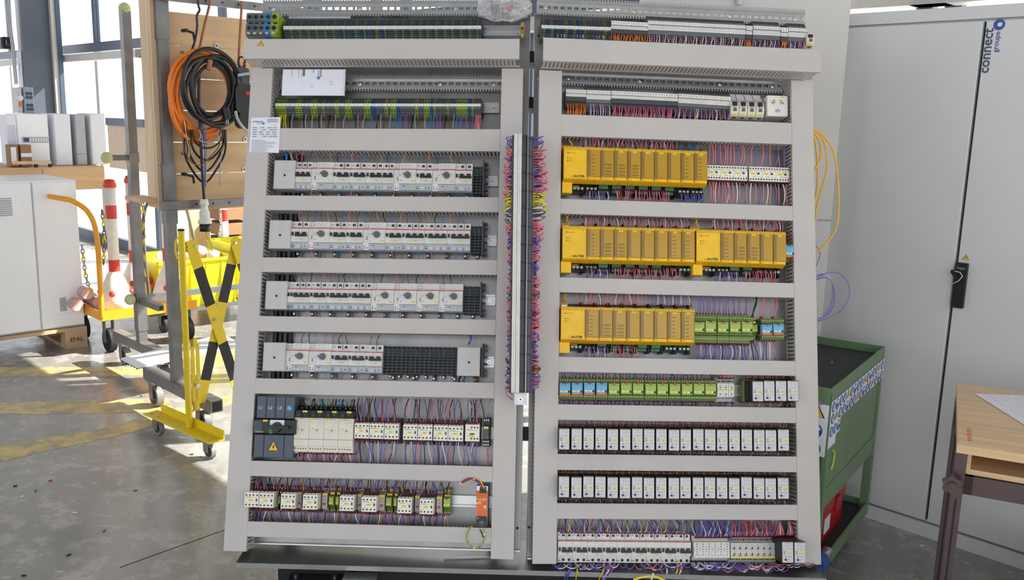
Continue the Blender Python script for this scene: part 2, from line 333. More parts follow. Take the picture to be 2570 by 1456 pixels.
g = MB(); logo(g, 0, 0, 0, .049, PI/2); lu, lv = PD.uv(2476, 128); put('logo_print', g, cab, Matrix.Translation((lu, lv, .0006)))
# ================================================================== green tool trolley
TG = mat('trolley_green', (106, 134, 98), .4, .1, .07, 6); TGD = mat('trolley_mat', (46, 46, 48), .7, 0, .2, 20); MESHB = mat('sign_blue', (34, 76, 150), .5); SGW = mat('sign_white', (226, 230, 238), .5)
tx = Vector((.565, .825, 0)); ty = Vector((-.825, .565, 0))
TM = frame((1.04, 2.815, 0), tx, ty, Z)
tr = thing('tool_trolley', TM, 'green steel tool trolley covered with safety stickers behind right panel', 'trolley')
TL, TW, TH = .72, .46, .785
put('top_tray', MB().box(0, TL, 0, TW, TH-.04, TH-.03, TGD).box(0, TL, -.004, .002, TH-.06, TH, TG).box(0, TL, TW-.002, TW+.004, TH-.06, TH, TG).box(-.004, .002, 0, TW, TH-.06, TH, TG).box(TL-.002, TL+.004, 0, TW, TH-.06, TH, TG), tr)
put('side_panel', MB().box(.01, TL-.01, .0, .004, .36, TH-.06, TG, .0).box(.01, TL-.01, -.003, .0, .36, .43, TG).box(0, .004, .01, TW, .36, TH-.06, TG), tr)
for x, y in ((0, 0), (TL-.03, 0), (0, TW-.03), (TL-.03, TW-.03)):
    p = put('corner_post', MB().box(x, x+.03, y-.005, y+.025, .12, TH-.02, TG), tr)
for k in range(5): put('bolt', MB().cyl(0, 0, 0, .004, .006, ZINC, 8), tr, Matrix.Translation((TL-.015, -.006, .16+.045*k)) @ Matrix.Rotation(PI/2, 4, 'X'))
put('bolt', MB().cyl(0, 0, 0, .005, .009, ZINC, 10), tr, frame((-.006, .03, TH-.05), (0, 1, 0), (0, 0, 1), (-1, 0, 0)))
put('lower_tray', MB().box(0, TL, 0, TW, .12, .125, TGD).box(0, TL, -.004, .002, .10, .15, TG).box(0, TL, TW-.002, TW+.004, .10, .15, TG).box(-.004, .002, 0, TW, .10, .15, TG).box(TL-.002, TL+.004, 0, TW, .10, .15, TG), tr)
put('chalk_mark', MB().tube([(.075, -.006, .555), (.095, -.006, .54), (.09, -.006, .505), (.07, -.006, .49)], .003, mat('chalk_yellow', (214, 224, 70), .8), 5), tr)
for x in (.1, TL-.1):
    for y in (.06, TW-.06): put('castor', MB().box(x-.02, x+.02, y-.022, y+.022, .085, .1, STEEL).box(x-.02, x+.02, y-.024, y-.02, .04, .09, STEEL).add([], [], RUBBER).tube([(x, y-.018, .05), (x, y+.018, .05)], .05, RUBBER, 18), tr)
def sign(mb, x, y, k, s):
    if k == 'w': warn(mb, x, y, 0, s*.92); return
    mb.cyl(x, y, -.0003, .0003, s*.46, MESHB, 18)
    if k == 'h':
        mb.prism([(x+s*.36*math.cos(t*PI/8), y+s*.06+s*.3*math.sin(t*PI/8)) for t in range(9)], .0003, .0006, SGW)
        mb.add([(x-.24*s, y, .0008), (x-.2*s, y-.24*s, .0008), (x+.08*s, y-.36*s, .0008), (x+.24*s, y, .0008), (x+.21*s, y, .0008), (x+.06*s, y-.32*s, .0008), (x-.17*s, y-.21*s, .0008), (x-.21*s, y, .0008)], [(0, 1, 6, 7), (1, 2, 5, 6), (2, 3, 4, 5)], SGW)
    elif k == 'g': mb.prism([(x-.1*s, y-.3*s), (x+.1*s, y-.3*s), (x+.14*s, y+.1*s), (x+.05*s, y+.32*s), (x-.1*s, y+.3*s), (x-.14*s, y)], .0003, .0007, SGW)
    else: mb.prism([(x-.18*s, y-.28*s), (x+.2*s, y-.22*s), (x+.1*s, y+.3*s), (x-.05*s, y+.34*s)], .0003, .0007, SGW)
SM = frame((0, -.0065, 0), (1, 0, 0), (0, 0, 1), (0, -1, 0))
g = MB().box(.0, TL, TH-.125, TH-.045, -.001, 0, SGW).box(.0, .13, TH-.175, TH-.125, -.001, 0, SGW).box(.0, .085, TH-.205, TH-.175, -.001, 0, SGW)
st = put('sticker_sheet', g, tr, SM)
seq = 'bhgfwbhgfwbhgfwb'
for r in range(2):
    for k in range(16):
        x = .024+k*.0445; mm = MB(); sign(mm, 0, 0, seq[(k+(13 if r else 0)) % 16] if r else seq[k], .040); put('safety_symbol', mm, st, Matrix.Translation((x, TH-.066-r*.040, .0004)))
for k in range(3): mm = MB(); sign(mm, 0, 0, 'gfh'[k], .040); put('safety_symbol', mm, st, Matrix.Translation((.022+.044*k, TH-.15, .0004)))
SE = frame((-.0065, 0, 0), (0, -1, 0), (0, 0, 1), (-1, 0, 0))
st = put('sticker_sheet', MB().box(-.20, .0, TH-.232, TH-.055, -.001, 0, SGW), tr, SE)
for k in range(3):
    for x in (-.04, -.115): mm = MB(); sign(mm, 0, 0, 'whh'[k], .056); put('safety_symbol', mm, st, Matrix.Translation((x, TH-.085-.062*k, .0004)))
rb = thing('tool_case', TM @ Matrix.Translation((.08, .05, .126)), 'red plastic tool case lying on the trolley lower shelf', 'tool case')
RC = mat('case_red', (176, 28, 34), .35)
put('case_body', MB().box(0, .44, 0, .3, 0, .11, RC, .01), rb); put('lid', MB().box(-.005, .445, -.005, .305, .112, .19, RC, .02), rb)
put('label', MB().box(.20, .27, -.0015, 0, .03, .09, SGW), rb); put('latch', MB().box(.1, .14, -.012, 0, .08, .14, RC), rb); put('latch', MB().box(.31, .35, -.012, 0, .08, .14, RC), rb)
for x, y, sl_ in ((.3, .2, 'middle'), (.45, .12, 'far'), (.18, .1, 'near')): put('screw', MB().tube([(0, 0, .004), (.02, .004, .004)], .003, ZINC, 6), None, TM @ Matrix.Translation((x, y, TH-.03)) @ Matrix.Rotation(x*7, 4, 'Z'), 'loose screw on the %s part of the green trolley mat' % sl_, 'screw', 'screws on the trolley top')
put('blue_plug', MB().tube([(0, 0, .03), (.06, 0, .03)], .03, MESHB, 12).tube([(.06, 0, .03), (.14, .0, .03)], .012, ZINC, 8).tube([(.08, 0, .03), (.095, 0, .03)], .02, ZINC, 8).tube([(.12, 0, .03), (.135, 0, .03)], .02, ZINC, 8), None, TM @ Matrix.Translation((.02, .0, .126)), 'blue plug with metal coupling beside the red tool case', 'coupling')
# ================================================================== table at right
e1 = Vector((.43, .903, 0)).normalized(); e2 = Vector((e1.y, -e1.x, 0))
TB = frame((1.219, 2.339, 0), e2, e1, Z); OAK = mat('oak_laminate', (214, 182, 140), .4, 0, .14, 3, 0, (1, 14, 14)); BRW = mat('brown_steel', (84, 68, 70), .4, .3)
tb = thing('work_table', TB, 'oak-topped work table on brown steel legs at right edge', 'table')
put('tabletop', MB().box(0, 1.4, 0, .665, .756, .78, OAK, .001), tb); put('shelf', MB().box(.03, 1.35, .03, .62, .690, .705, OAK), tb); put('shelf', MB().box(.03, .04, .03, .62, .705, .756, OAK).box(.03, 1.35, .6, .62, .705, .756, OAK), tb)
put('apron', MB().box(.02, 1.35, .02, .05, .635, .688, BRW).box(.02, .05, .02, .62, .635, .688, BRW), tb)
for x, y in ((.0, .01), (.0, .60), (1.3, .01), (1.3, .60)): put('leg', MB().box(x, x+.028, y, y+.03, .06, .756, BRW).box(x+.011, x+.016, y-.001, y, .06, .62, DARK), tb)
for x, y in ((.02, .03), (.02, .62), (1.32, .03), (1.32, .62)): put('castor', MB().tube([(x, y-.015, .035), (x, y+.015, .035)], .035, RUBBER, 16).box(x-.025, x+.025, y-.02, y+.02, .045, .06, BRW), tb)
pts = []
for i in range(24): a = 2*PI*i/24; r = .027 if (i//2) % 2 else .022; pts.append((r*math.cos(a), r*math.sin(a)))
put('clamp_knob', MB().prism(pts, 0, .02, BRW).cyl(0, 0, .02, .03, .012, BRW), tb, frame((.0, -.008, .67), (1, 0, 0), (0, 0, 1), (0, -1, 0)))
p0 = fl(2447, 989, .7812); pa = (fl(2570, 993, .7812)-p0).normalized(); pb_ = (fl(2545, 1080, .7812)-p0).normalized(); pb_ = (pb_-pa*pb_.dot(pa)).normalized(); pz = pb_.cross(pa)*-1
if pz.z < 0: pz = -pz
pp = thing('paper_sheet', frame(p0, pa, -pb_, pz), 'large white printed sheet lying on the oak table', 'paper')
put('sheet', MB().box(0, .55, -.42, 0, 0, .0008, PAPER), pp); g = MB()
for r in range(16):
    x = .03
    while x < .5: l = random.uniform(.006, .02); g.box(x, x+l, -.02-r*.024, -.0192-r*.024, .0009, .0011, mat('print_grey', (120, 124, 140), .6)); x += l+random.uniform(.006, .03)
put('printing', g, pp, kind='stuff')
put('terminal_pin', MB(), None) if False else None
for k in range(6): put('orange_mark', MB().box(0, .012, 0, .004, 0, .001, ORG), None, TB @ Matrix.Translation((.025, .05+k*.02, .781)), 'tiny orange dash on the table corner, %s from the front edge' % ['first', 'second', 'third', 'fourth', 'fifth', 'sixth'][k], 'mark', 'orange dashes at the table corner')
p = fl(2570, 1432, .25); put('low_box', MB().box(-.0, .6, -.5, .0, 0, .2, PAPER, .01), None, Matrix.Translation((p.x-.03, p.y-.05, 0)) @ Matrix.Rotation(.9, 4, 'Z'), 'pale box corner at the bottom right edge of view', 'box')
# ================================================================== the two wired panels
ZP = -.085                                               # plate face, behind the duct fronts (w = 0)
def inner(P, pts): us = [P.uv(*p)[0] for p in pts]; return sum(us)/len(us)
UL = (0, inner(PL, [(684, 190), (667, 490), (654.5, 684), (640, 950), (627.4, 1193), (620, 1385)]), inner(PL, [(1255, 324), (1250, 496), (1246.8, 690), (1241, 1001), (1235, 1385)]), .8965)
UR = (.0, inner(PR, [(1412, 285), (1405.5, 697), (1399.8, 1055), (1395.7, 1300)]), inner(PR, [(1987, 362), (1995, 710), (1999, 1061), (2001.2, 1300)]), .902)
VL = [(1.345, 1.272), (1.121, 1.073), (.918, .871), (.729, .681), (.532, .484), (.276, .229), (.091, .045)]
VR = [(1.405, 1.334), (1.130, 1.082), (.879, .832), (.630, .583), (.483, .435), (.331, .282), (.182, .135)]
NAMEL = ['upper', 'second', 'third', 'middle', 'fifth', 'sixth', 'lowest']
DUCTIN = mat('duct_inside', (120, 122, 126), .6)
def duct(P, u0, u1, v0, v1, label, w0=ZP+.001, w1=0, vertical=False, slots=None, solid=0, name='wiring_duct', far=False):
    """closed cable duct: a plain cover over two slotted sides"""
    L, H, D = (v1-v0, u1-u0, w1-w0) if vertical else (u1-u0, v1-v0, w1-w0)
    r = thing(name, P.M(u0, v0, w0) @ (Matrix(((0, -1, 0, H), (1, 0, 0, 0), (0, 0, 1, 0), (0, 0, 0, 1))) if vertical else Matrix()), label, 'cable duct')
    put('cover', MB().box(0, L, 0, H, D-.0025, D, GREY, .0006).box(0, L, .0, .0016, D-.012, D-.0025, GREY).box(0, L, H-.0016, H, D-.012, D-.0025, GREY), r)
    pitch = .0125
    for y in (.0018, H-.0034):
        g = MB().box(0, L, y, y+.0016, 0, .014+solid, GREY).box(0, L, y, y+.0016, D-.016, D-.004, GREY); x = .003
        while x < L-.009: g.box(x, x+.0082, y, y+.0016, .014+solid, D-.016, GREY); x += pitch
        put('slotted_side', g, r)
    return r
def plate(P, u0, u1, v0, v1, label):
    r = thing('mounting_plate', P.M(0, 0, ZP), label, 'plate')
    put('plate_sheet', MB().box(u0, u1, v0, v1, -.003, 0, GALV), r)
    put('edge_flange', MB().box(u0, u0+.0025, v0, v1, -.022, -.003, GALV), r); put('edge_flange', MB().box(u1-.0025, u1, v0, v1, -.022, -.003, GALV), r)
    put('bottom_lip', MB().box(u0, u1, v0, v0+.004, 0, .012, ZINC), r)
    return r
plL = plate(PL, .004, (PL.uv(1327, 250, ZP)[0]+PL.uv(1308, 1300, ZP)[0])/2, .012, 1.775, 'galvanised mounting plate carrying the breakers and contactors, left of two')
plR = plate(PR, (PR.uv(1343, 250, ZP)[0]+PR.uv(1320, 1300, ZP)[0])/2, .905, .0, 1.775, 'galvanised mounting plate carrying the yellow controllers, right of two')
for r, pts, P in ((plL, [(1301, 113.5, ZP), (1298.5, 1325.7, ZP)], PL), (plR, [(1352, 90, ZP), (1327.6, 1323.5, ZP)], PR)):
    for x, y, w in pts: u, v = P.uv(x, y, w); put('hole', MB().hole(0, 0, .0006, .0045), r, Matrix.Translation((u, v, 0)))
duct(PL, 0, UL[1], 0, 1.5485, 'tall grey cable duct down the far left side of left panel', vertical=True)
duct(PL, UL[2], UL[3], 0, 1.5485, 'tall grey cable duct on the right side of left panel', vertical=True)
duct(PR, 0, UR[1], 0, 1.5485, 'tall grey cable duct on the left side of right panel', vertical=True)
duct(PR, UR[2], UR[3], 0, 1.5485, 'tall grey cable duct down the far right side of right panel', vertical=True)
for (a, b), nm in zip(VL, NAMEL): duct(PL, UL[1], UL[2]-.0005, b, a, 'horizontal grey cable duct of left panel, %s of seven' % nm)
for (a, b), nm in zip(VR, NAMEL): duct(PR, UR[1], UR[2]-.0005, b, a, 'horizontal grey cable duct of right panel, %s of seven' % nm)
tdl = duct(PL, .0, .8868, 1.5495, 1.6155, 'deep grey top duct overhanging left panel with warning sticker', .001, .08)
tdr = duct(PR, .003, .8955, 1.5500, 1.6250, 'deep grey top duct overhanging right panel, slots underneath', .001, .08)
u, v = PL.uv(654.5, 108, .08); g = MB(); warn(g, 0, 0, 0, .019); put('warning_sticker', g, tdl, Matrix.Translation((u, v-1.5495-.004, .0794)))
# slotted support rails (see-through punched channel)
def channel(P, u0, u1, vc, h, w, label):
    r = thing('slotted_channel', P.M(u0, vc-h/2, w), label, 'rail')
    L = u1-u0; g = MB(); m = ZINC
    a, b = h*.42, h*.62                                  # row of long holes between a and b
    g.box(0, L, h*.22, a, 0, .002, m).box(0, L, b, h*.78, 0, .002, m); x = .0; p = .0235
    while x < L: g.box(x, min(L, x+.0085), a, b, 0, .002, m); x += p
    put('channel_web', g, r)
    for y0, y1, d in ((.0, .22, -1), (.78, 1, 1)):
        g = MB().box(0, L, h*(y0+.06 if d < 0 else y0), h*(y1 if d < 0 else y1-.06), .012, .014, m).box(0, L, h*(y1 if d < 0 else y0)-.001, h*(y1 if d < 0 else y0)+.001, 0, .014, m); x = 0
        yy = (h*(y0-.08), h*(y0+.06)) if d < 0 else (h*(y1-.06), h*(y1+.08))
        while x < L-.004: g.box(x, x+.0052, yy[0], yy[1], .012, .014, m); x += .0094
        put('slotted_edge', g, r)
    for x in (.03, L*.36, L*.72, L-.03): put('bolt', MB().cyl(0, 0, .002, .008, .0055, CHROME, 6).cyl(0, 0, .0015, .0025, .008, CHROME, 12), r, Matrix.Translation((x, h*.52, 0)))
    return r
v = PL.uv(1000, 17, ZP+.03)[1]; channel(PL, .006, .915, v+.0, .052, ZP+.014, 'punched metal channel across the very top of left panel')
v = PL.uv(1000, 207, ZP+.02)[1]; channel(PL, UL[1]+.002, UL[2]-.002, v, .050, ZP+.004, 'punched metal channel behind the document on left panel')
v = (PR.uv(1400, 17, ZP+.03)[1]+PR.uv(2000, 42, ZP+.03)[1])/2; channel(PR, -.005, .905, v, .052, ZP+.014, 'punched metal channel across the very top of right panel')
v = (PR.uv(1500, 195, ZP+.02)[1]+PR.uv(1900, 212, ZP+.02)[1])/2; channel(PR, UR[1]+.002, UR[2]-.002, v, .050, ZP+.004, 'punched metal channel below the top duct of right panel')
g = MB(); u, v = PL.uv(955, 43, ZP)
put('handwriting', MB().text('27029923 -  PUISSANCE', 0, 0, .0004, .018, INK, 0, 0, 1.05, 2, .1), plL, Matrix.Translation((u, v, 0)))
u, v = PR.uv(1590, 47, ZP); put('handwriting', MB().text('27029923', 0, 0, .0004, .02, INK, 0, 0, 1.05, 2, .1), plR, Matrix.Translation((u, v, 0)))
u0, v0 = PL.uv(725, 47, ZP); u1, v1 = PL.uv(880, 36, ZP); put('paper_strip', MB().box(u0, u1, v0, v1, .001, .002, PAPER), None, PL.M(0, 0, ZP), 'long white paper strip tucked above the upper left terminal row', 'paper')
# DIN rails
def rail(P, L_, R_, label, w=ZP, depth=.012):
    (u0, v0), (u1, v1) = P.uv(L_[0], L_[1], w+depth), P.uv(R_[0], R_[1], w+depth); v = (v0+v1)/2; Lx = u1-u0
    r = thing('mounting_rail', P.M(u0, v, w), label, 'rail')
    put('rail_profile', MB().box(0, Lx, -.0175, -.0135, depth-.002, depth, ZINC).box(0, Lx, .0135, .0175, depth-.002, depth, ZINC).box(0, Lx, -.0135, -.0120, 0, depth, ZINC).box(0, Lx, .0120, .0135, 0, depth, ZINC).box(0, Lx, -.012, .012, 0, .002, ZINC), r)
    put('screw', MB().cyl(0, 0, .002, .005, .0055, CHROME, 10).hole(0, 0, .0052, .0022), r, Matrix.Translation((Lx-.018, 0, 0)))
rn = 'metal mounting rail showing right of the '
rail(PL, (715, 77), (1312, 77), rn+'dense terminals above left duct', depth=.03); rail(PL, (693, 268), (1252, 271), rn+'left panel earth terminals'); rail(PL, (700, 452), (1249, 453.5), rn+'breaker row, upper of four')
rail(PL, (690, 600), (1246, 603), rn+'breaker row, second of four'); rail(PL, (675, 745), (1243, 753.5), rn+'breaker row, third of four'); rail(PL, (665, 900), (1240, 907.5), rn+'breaker row, lowest of four')
rail(PL, (640, 1072), (1238, 1089), rn+'small black relay'); rail(PL, (625, 1242), (1234, 1262), rn+'left panel timers and power supply')
rail(PR, (1415, 239), (1980, 266), 'metal mounting rail under the white terminals of right panel'); rail(PR, (1410, 418), (1985, 438), 'metal mounting rail of the uppermost yellow controller'); rail(PR, (1408, 615), (1990, 627), 'metal mounting rail of the paired yellow controllers')
rail(PR, (1405, 820), (1992, 828), 'metal mounting rail of the lowest yellow controller'); rail(PR, (1403, 975), (1998, 981), 'metal mounting rail between grey modules and time relays'); rail(PR, (1400, 1100), (1997, 1104), 'metal mounting rail of the upper nineteen time relays')
rail(PR, (1399, 1222), (1997, 1226), 'metal mounting rail of the lower nineteen time relays'); rail(PR, (1399, 1362), (1999, 1366), 'metal mounting rail under the bottom breaker row of right panel')
# ------------------------------------------------------------------ wires
WCOUNT = [0]; WMESH = {}
def wire_pts(P, a, b, wa, wb, bow, side, n=7):
    (ua, va), (ub, vb) = P.uv(a[0], a[1], wa), P.uv(b[0], b[1], wb); pts = []
    for i in range(n):
        t = i/(n-1); s = 3*t*t-2*t*t*t; e = 4*t*(1-t)
        pts.append((ua+(ub-ua)*s+side*e, va+(vb-va)*t, wa+(wb-wa)*s+bow*e))
    return pts
def wires(P, items, wa, wb, desc, group, r=.0014, single=True, bow=.008, jit=.006, ferrule='b', dense=None):
    """items: (colour, (x, y) at one end, (x, y) at the other); b is the device end"""
    stuff = {}; cnt = {}; OL = ['first', 'second', 'third', 'fourth', 'fifth', 'sixth', 'seventh', 'eighth', 'ninth', 'tenth', 'eleventh', 'twelfth', 'thirteenth', 'fourteenth', 'fifteenth', 'sixteenth', 'seventeenth', 'eighteenth', 'nineteenth', 'twentieth']
    tot = {}
    for c, a, b in items: tot[c] = tot.get(c, 0)+1
    for c, a, b in items:
        pts = wire_pts(P, a, b, wa, wb, bow+random.uniform(-.004, .006), random.uniform(-jit, jit))
        m = COLS[c]; q = [Vector(p) for p in pts]
        if single and WCOUNT[0] < 298:
            WCOUNT[0] += 1; o = q[-1]; g = MB().tube([p-o for p in q], r, m, 5)
            if ferrule: d = (q[-2]-q[-1]).normalized(); g.tube([Vector((0, 0, 0)), d*.006], r*1.55, DRED if ferrule == 'b' else GRN, 6)
            k = cnt[c] = cnt.get(c, 0)+1
            put('wire', g, None, P.M(*o), '%s wire %s%s' % (c, desc, '' if tot[c] == 1 else ', %s %s one from left' % (OL[min(19, k-1)], c)), 'wire', group)
        else:
            g = stuff.setdefault('x', MB()); g.tube(q, r, m, 4)
            if ferrule: d = (q[-2]-q[-1]).normalized(); g.tube([q[-1], q[-1]+d*.006], r*1.55, DRED if ferrule == 'b' else GRN, 5)
    if stuff: put('wires', stuff['x'], None, P.M(), ('%s wires %s' % ('many mixed' if len(set(i[0] for i in items)) > 3 else ' and '.join(sorted(set(i[0] for i in items))), desc)), 'wires', group, 'stuff')

def fan(cols, x0, x1, ya, yb, n, spread=3, slope=0):
    """n wires spread between x0 and x1; ya, yb: heights at both ends, slope: px drop per px"""
    it = []
    for i in range(n):
        x = x0+(x1-x0)*(i+.5)/n; c = cols[i % len(cols)]; d = slope*(x-x0)
        it.append((c, (x+random.uniform(-spread, spread), ya+d), (x, yb+d)))
    return it
# ------------------------------------------------------------------ terminal strips
def tblock(kind, c, p, h):
    """one thin terminal: stepped body with rows of square sockets"""
    g = MB(); b = {'g': TGREY, 'b': TBLUE, 'y': GY, 's': SLATE}[c]; x = p*.46
    pr, rows = {'tri': ([(h/2, .026), (h*.30, .036), (h*.06, .050), (-h*.14, .050), (-h*.34, .036), (-h/2, .030)], (.45, .38, .30, .22, .14, .07, -.20, -.27, -.34, -.42)),
        'two': ([(h/2, .030), (h*.22, .046), (-h*.10, .052), (-h*.26, .044), (-h/2, .032)], (.45, .38, .27, .20, .12, -.20, -.28, -.37, -.45)),
        'flat': ([(h/2, .028), (h*.30, .046), (h*.02, .050), (-h*.20, .043), (-h*.22, .036), (-h/2, .030)], (.46, .38, -.28, -.36, -.44))}[kind]
    g.prof([(-h/2, 0), (h/2, 0)]+pr, -x, x, b)
    for y in rows:
        for (ya, za), (yb, zb) in zip(pr, pr[1:]):
            if yb <= h*y <= ya: z = za+(zb-za)*(ya-h*y)/(ya-yb)
        g.box(-x*.66, x*.66, h*y-h*.024, h*y+h*.024, z-.004, z+.0014, DARK)
    return g
TBM = {}
def strip(P, a, b, segs, kind, label, w=ZP+.006, wf=-.03, marker=(-.04, .10, .0505), double=False):
    """a, b: (x, ytop, ybottom) of both ends in the photo; segs: (end x, blocks, colours, kind)"""
    (u0, t0), (u1, t1) = P.uv(a[0], a[1], wf), P.uv(b[0], b[1], wf); s0, s1 = P.uv(a[0], a[2], wf)[1], P.uv(b[0], b[2], wf)[1]
    h = ((t0-s0)+(t1-s1))/2; vc0, vc1 = (t0+s0)/2, (t1+s1)/2; ang = math.atan2(vc1-vc0, u1-u0); L = u1-u0
    r = thing('terminal_row', P.M(u0, vc0, w) @ Matrix.Rotation(ang, 4, 'Z'), label, 'terminals'); xa = a[0]; tk = []
    for xb, n, pattern in segs:
        o0, o1 = (xa-a[0])/(b[0]-a[0])*L, (xb-a[0])/(b[0]-a[0])*L; p = round((o1-o0)/n, 5)
        for i in range(n):
            c = pattern[i % len(pattern)]; k = (kind, c, p, round(h, 4))
            if k not in TBM: TBM[k] = tblock(kind, c, p, h).mesh('terminal_block')
            put('terminal_block', TBM[k], r, Matrix.Translation((o0+p*(i+.5), 0, 0))); tk.append(o0+p*i)
        xa = xb
    y0, y1, z = marker; g = MB().box(0, L, h*y0, h*y1, z, z+.003, WHITE); x = 0
    for i, x in enumerate(tk):
        if i % 3 == 0: g.box(x, x+.0006, h*y0, h*y1, z+.003, z+.0034, KNOB)
        elif i % 3 == 1: g.box(x, x+.0045, h*(y0*.55+y1*.45), h*(y0*.4+y1*.6), z+.003, z+.0032, KNOB)
    put('marker_strip', g, r)
    if double:
        g = MB().box(0, L, h*(y0-.19), h*(y0-.02), z-.003, z, WHITE)
        for x in tk:
            for yy in (-.07, -.14): g.box(x+.0014, x+.0028, h*(y0+yy), h*(y0+yy+.03), z, z+.0003, KNOB)
        put('bridge_strip', g, r)
    put('end_bracket', MB().prof([(-h*.38, 0), (h*.38, 0), (h*.3, .04), (-h*.3, .04)], 0, .005, SLATE), r, Matrix.Translation((L+.0005, 0, 0)))
    return r
TG1 = dict(w=ZP+.02, wf=-.028); TG2 = dict(w=ZP+.02, wf=-.026, marker=(.12, .24, .050), double=True); TG3 = dict(w=ZP+.02, wf=-.026, marker=(.18, .38, .050), double=True)
strip(PL, (716, 47, 97), (1209, 46, 96), [(852, 32, 'ggggy'), (990, 32, 'gbbybgggbgyg'), (1210, 50, 'gyggbyggbgyggb')], 'tri', 'dense row of thin grey, blue and green-yellow terminals above left top duct', marker=(-.13, .03, .0505), **TG1)
strip(PL, (694, 243, 290), (1208, 244, 291), [(721, 6, 'yyyyyy'), (799, 10, 'gggyygggyy'), (853, 12, 'gggyggggggyy'), (933, 10, 'ggyyggggyy'), (947, 3, 'bbb'), (998, 7, 'gggygyy'), (1030, 7, 'bbggggg'), (1081, 7, 'ggyggyy'), (1208, 27, 'bbyggggggyggggyyyyyybbyggggbb')], 'two', 'row of grey and green-yellow terminals under the white document', wf=-.035)
strip(PR, (1358, 43, 95), (1531, 51, 98), [(1465, 21, 'gybbgybbgbb'), (1531, 13, 'yggggggggg')], 'tri', 'short row of blue and green-yellow terminals at right panel top left', marker=(-.13, .03, .0505), **TG1)
strip(PR, (1532, 50, 99), (1625, 55, 104), [(1625, 22, 's')], 'flat', 'low white-topped terminals with orange wires on top of right panel', **TG3)
strip(PR, (1623, 38, 107), (1868, 50, 119), [(1868, 58, 'g')], 'flat', 'long tall row of grey terminals with white markers, right panel top', **TG2)
strip(PR, (1869, 62, 115), (1885, 63, 116), [(1885, 4, 's')], 'flat', 'four low terminals with orange wires between the tall rows', **TG3)
strip(PR, (1887, 50, 120), (1955, 54, 123), [(1955, 16, 'g')], 'flat', 'tall terminal group right of centre on top of right panel', **TG2)
strip(PR, (1956, 66, 121), (1974, 67, 122), [(1974, 4, 's')], 'flat', 'four low terminals with orange wires nearest the right end', **TG3)
strip(PR, (1975, 55, 125), (2021, 58, 127), [(2021, 11, 'g')], 'flat', 'last tall terminal group beside the end fuse of right panel', **TG2)
T4 = dict(marker=(.22, .44, .050), double=True); T5 = dict(marker=(.10, .24, .050), double=True)
strip(PR, (1420, 222, 264), (1471, 224, 266), [(1471, 12, 's')], 'flat', 'low white-marked terminals with orange wires in right panel second row', **T4)
strip(PR, (1472, 210, 275), (1533, 212, 278), [(1533, 14, 'g')], 'flat', 'tall grey terminals with white wires in right panel second row', **T5)
strip(PR, (1534, 226, 270), (1701, 234, 278), [(1701, 38, 's')], 'flat', 'long low white-marked terminals over pink wires in right panel', **T4)
strip(PR, (1702, 219, 285), (1833, 227, 293), [(1833, 30, 'g')], 'flat', 'tall grey terminals left of the four fuse holders', **T5)
# big supply terminals at the top left
xs = [(619, 633.5), (634, 650), (650.5, 663), (665, 680), (680, 697)]
for i, (x0, x1) in enumerate(xs):
    (u0, t), (u1, s) = PL.uv(x0, 29, .005), PL.uv(x1, 88, .005); W_ = u1-u0; h = t-s; bm = [TGREY, TGREY, TGREY, BLUE, GY][i]
    g = MB().prof([(-h/2, -.08), (h/2, -.08), (h/2, -.01), (h*.42, 0), (h*.12, 0), (h*.08, -.006), (-h*.02, -.006), (-h*.06, .0), (-h*.40, 0), (-h/2, -.012)], 0, W_*.96, bm)
    r = thing('supply_terminal', PL.M(u0, (t+s)/2, .005), ['grey high-current terminal at the outer left end of the top row', 'grey high-current terminal second from the left end', 'grey high-current terminal touching the blue one', 'blue high-current neutral terminal beside the green-yellow one', 'green-yellow high-current earth terminal beside the dense row'][i], 'terminal')
    put('body', g, r)
    for y in (.27, -.20): put('screw_opening', MB().cyl(W_*.48, h*y, 0, .0012, W_*.33, SLATE, 12).hole(W_*.48, h*y, .0013, W_*.24), r)
    put('window', MB().box(W_*.3, W_*.8, 0, h*.07, -.006, -.0055, DARK), r); put('tag', MB().box(W_*.2, W_*.6, -h*.44, -h*.38, -.004, .0, WHITE), r)
u, v = PL.uv(1311, 75, -.02)
r = thing('earth_clamp', PL.M(u, v, -.05), 'brass earth clamp on the rail end above the left top duct', 'clamp')
put('clamp_body', MB().box(-.006, .006, .0, .026, 0, .03, BRASS).box(-.005, .005, -.024, 0, 0, .024, BRASS), r); put('screw', MB().cyl(0, .018, .03, .034, .0045, CHROME, 8), r); put('screw', MB().cyl(0, -.016, .024, .028, .004, CHROME, 8), r); put('hole', MB().hole(0, .006, .0302, .004), r)
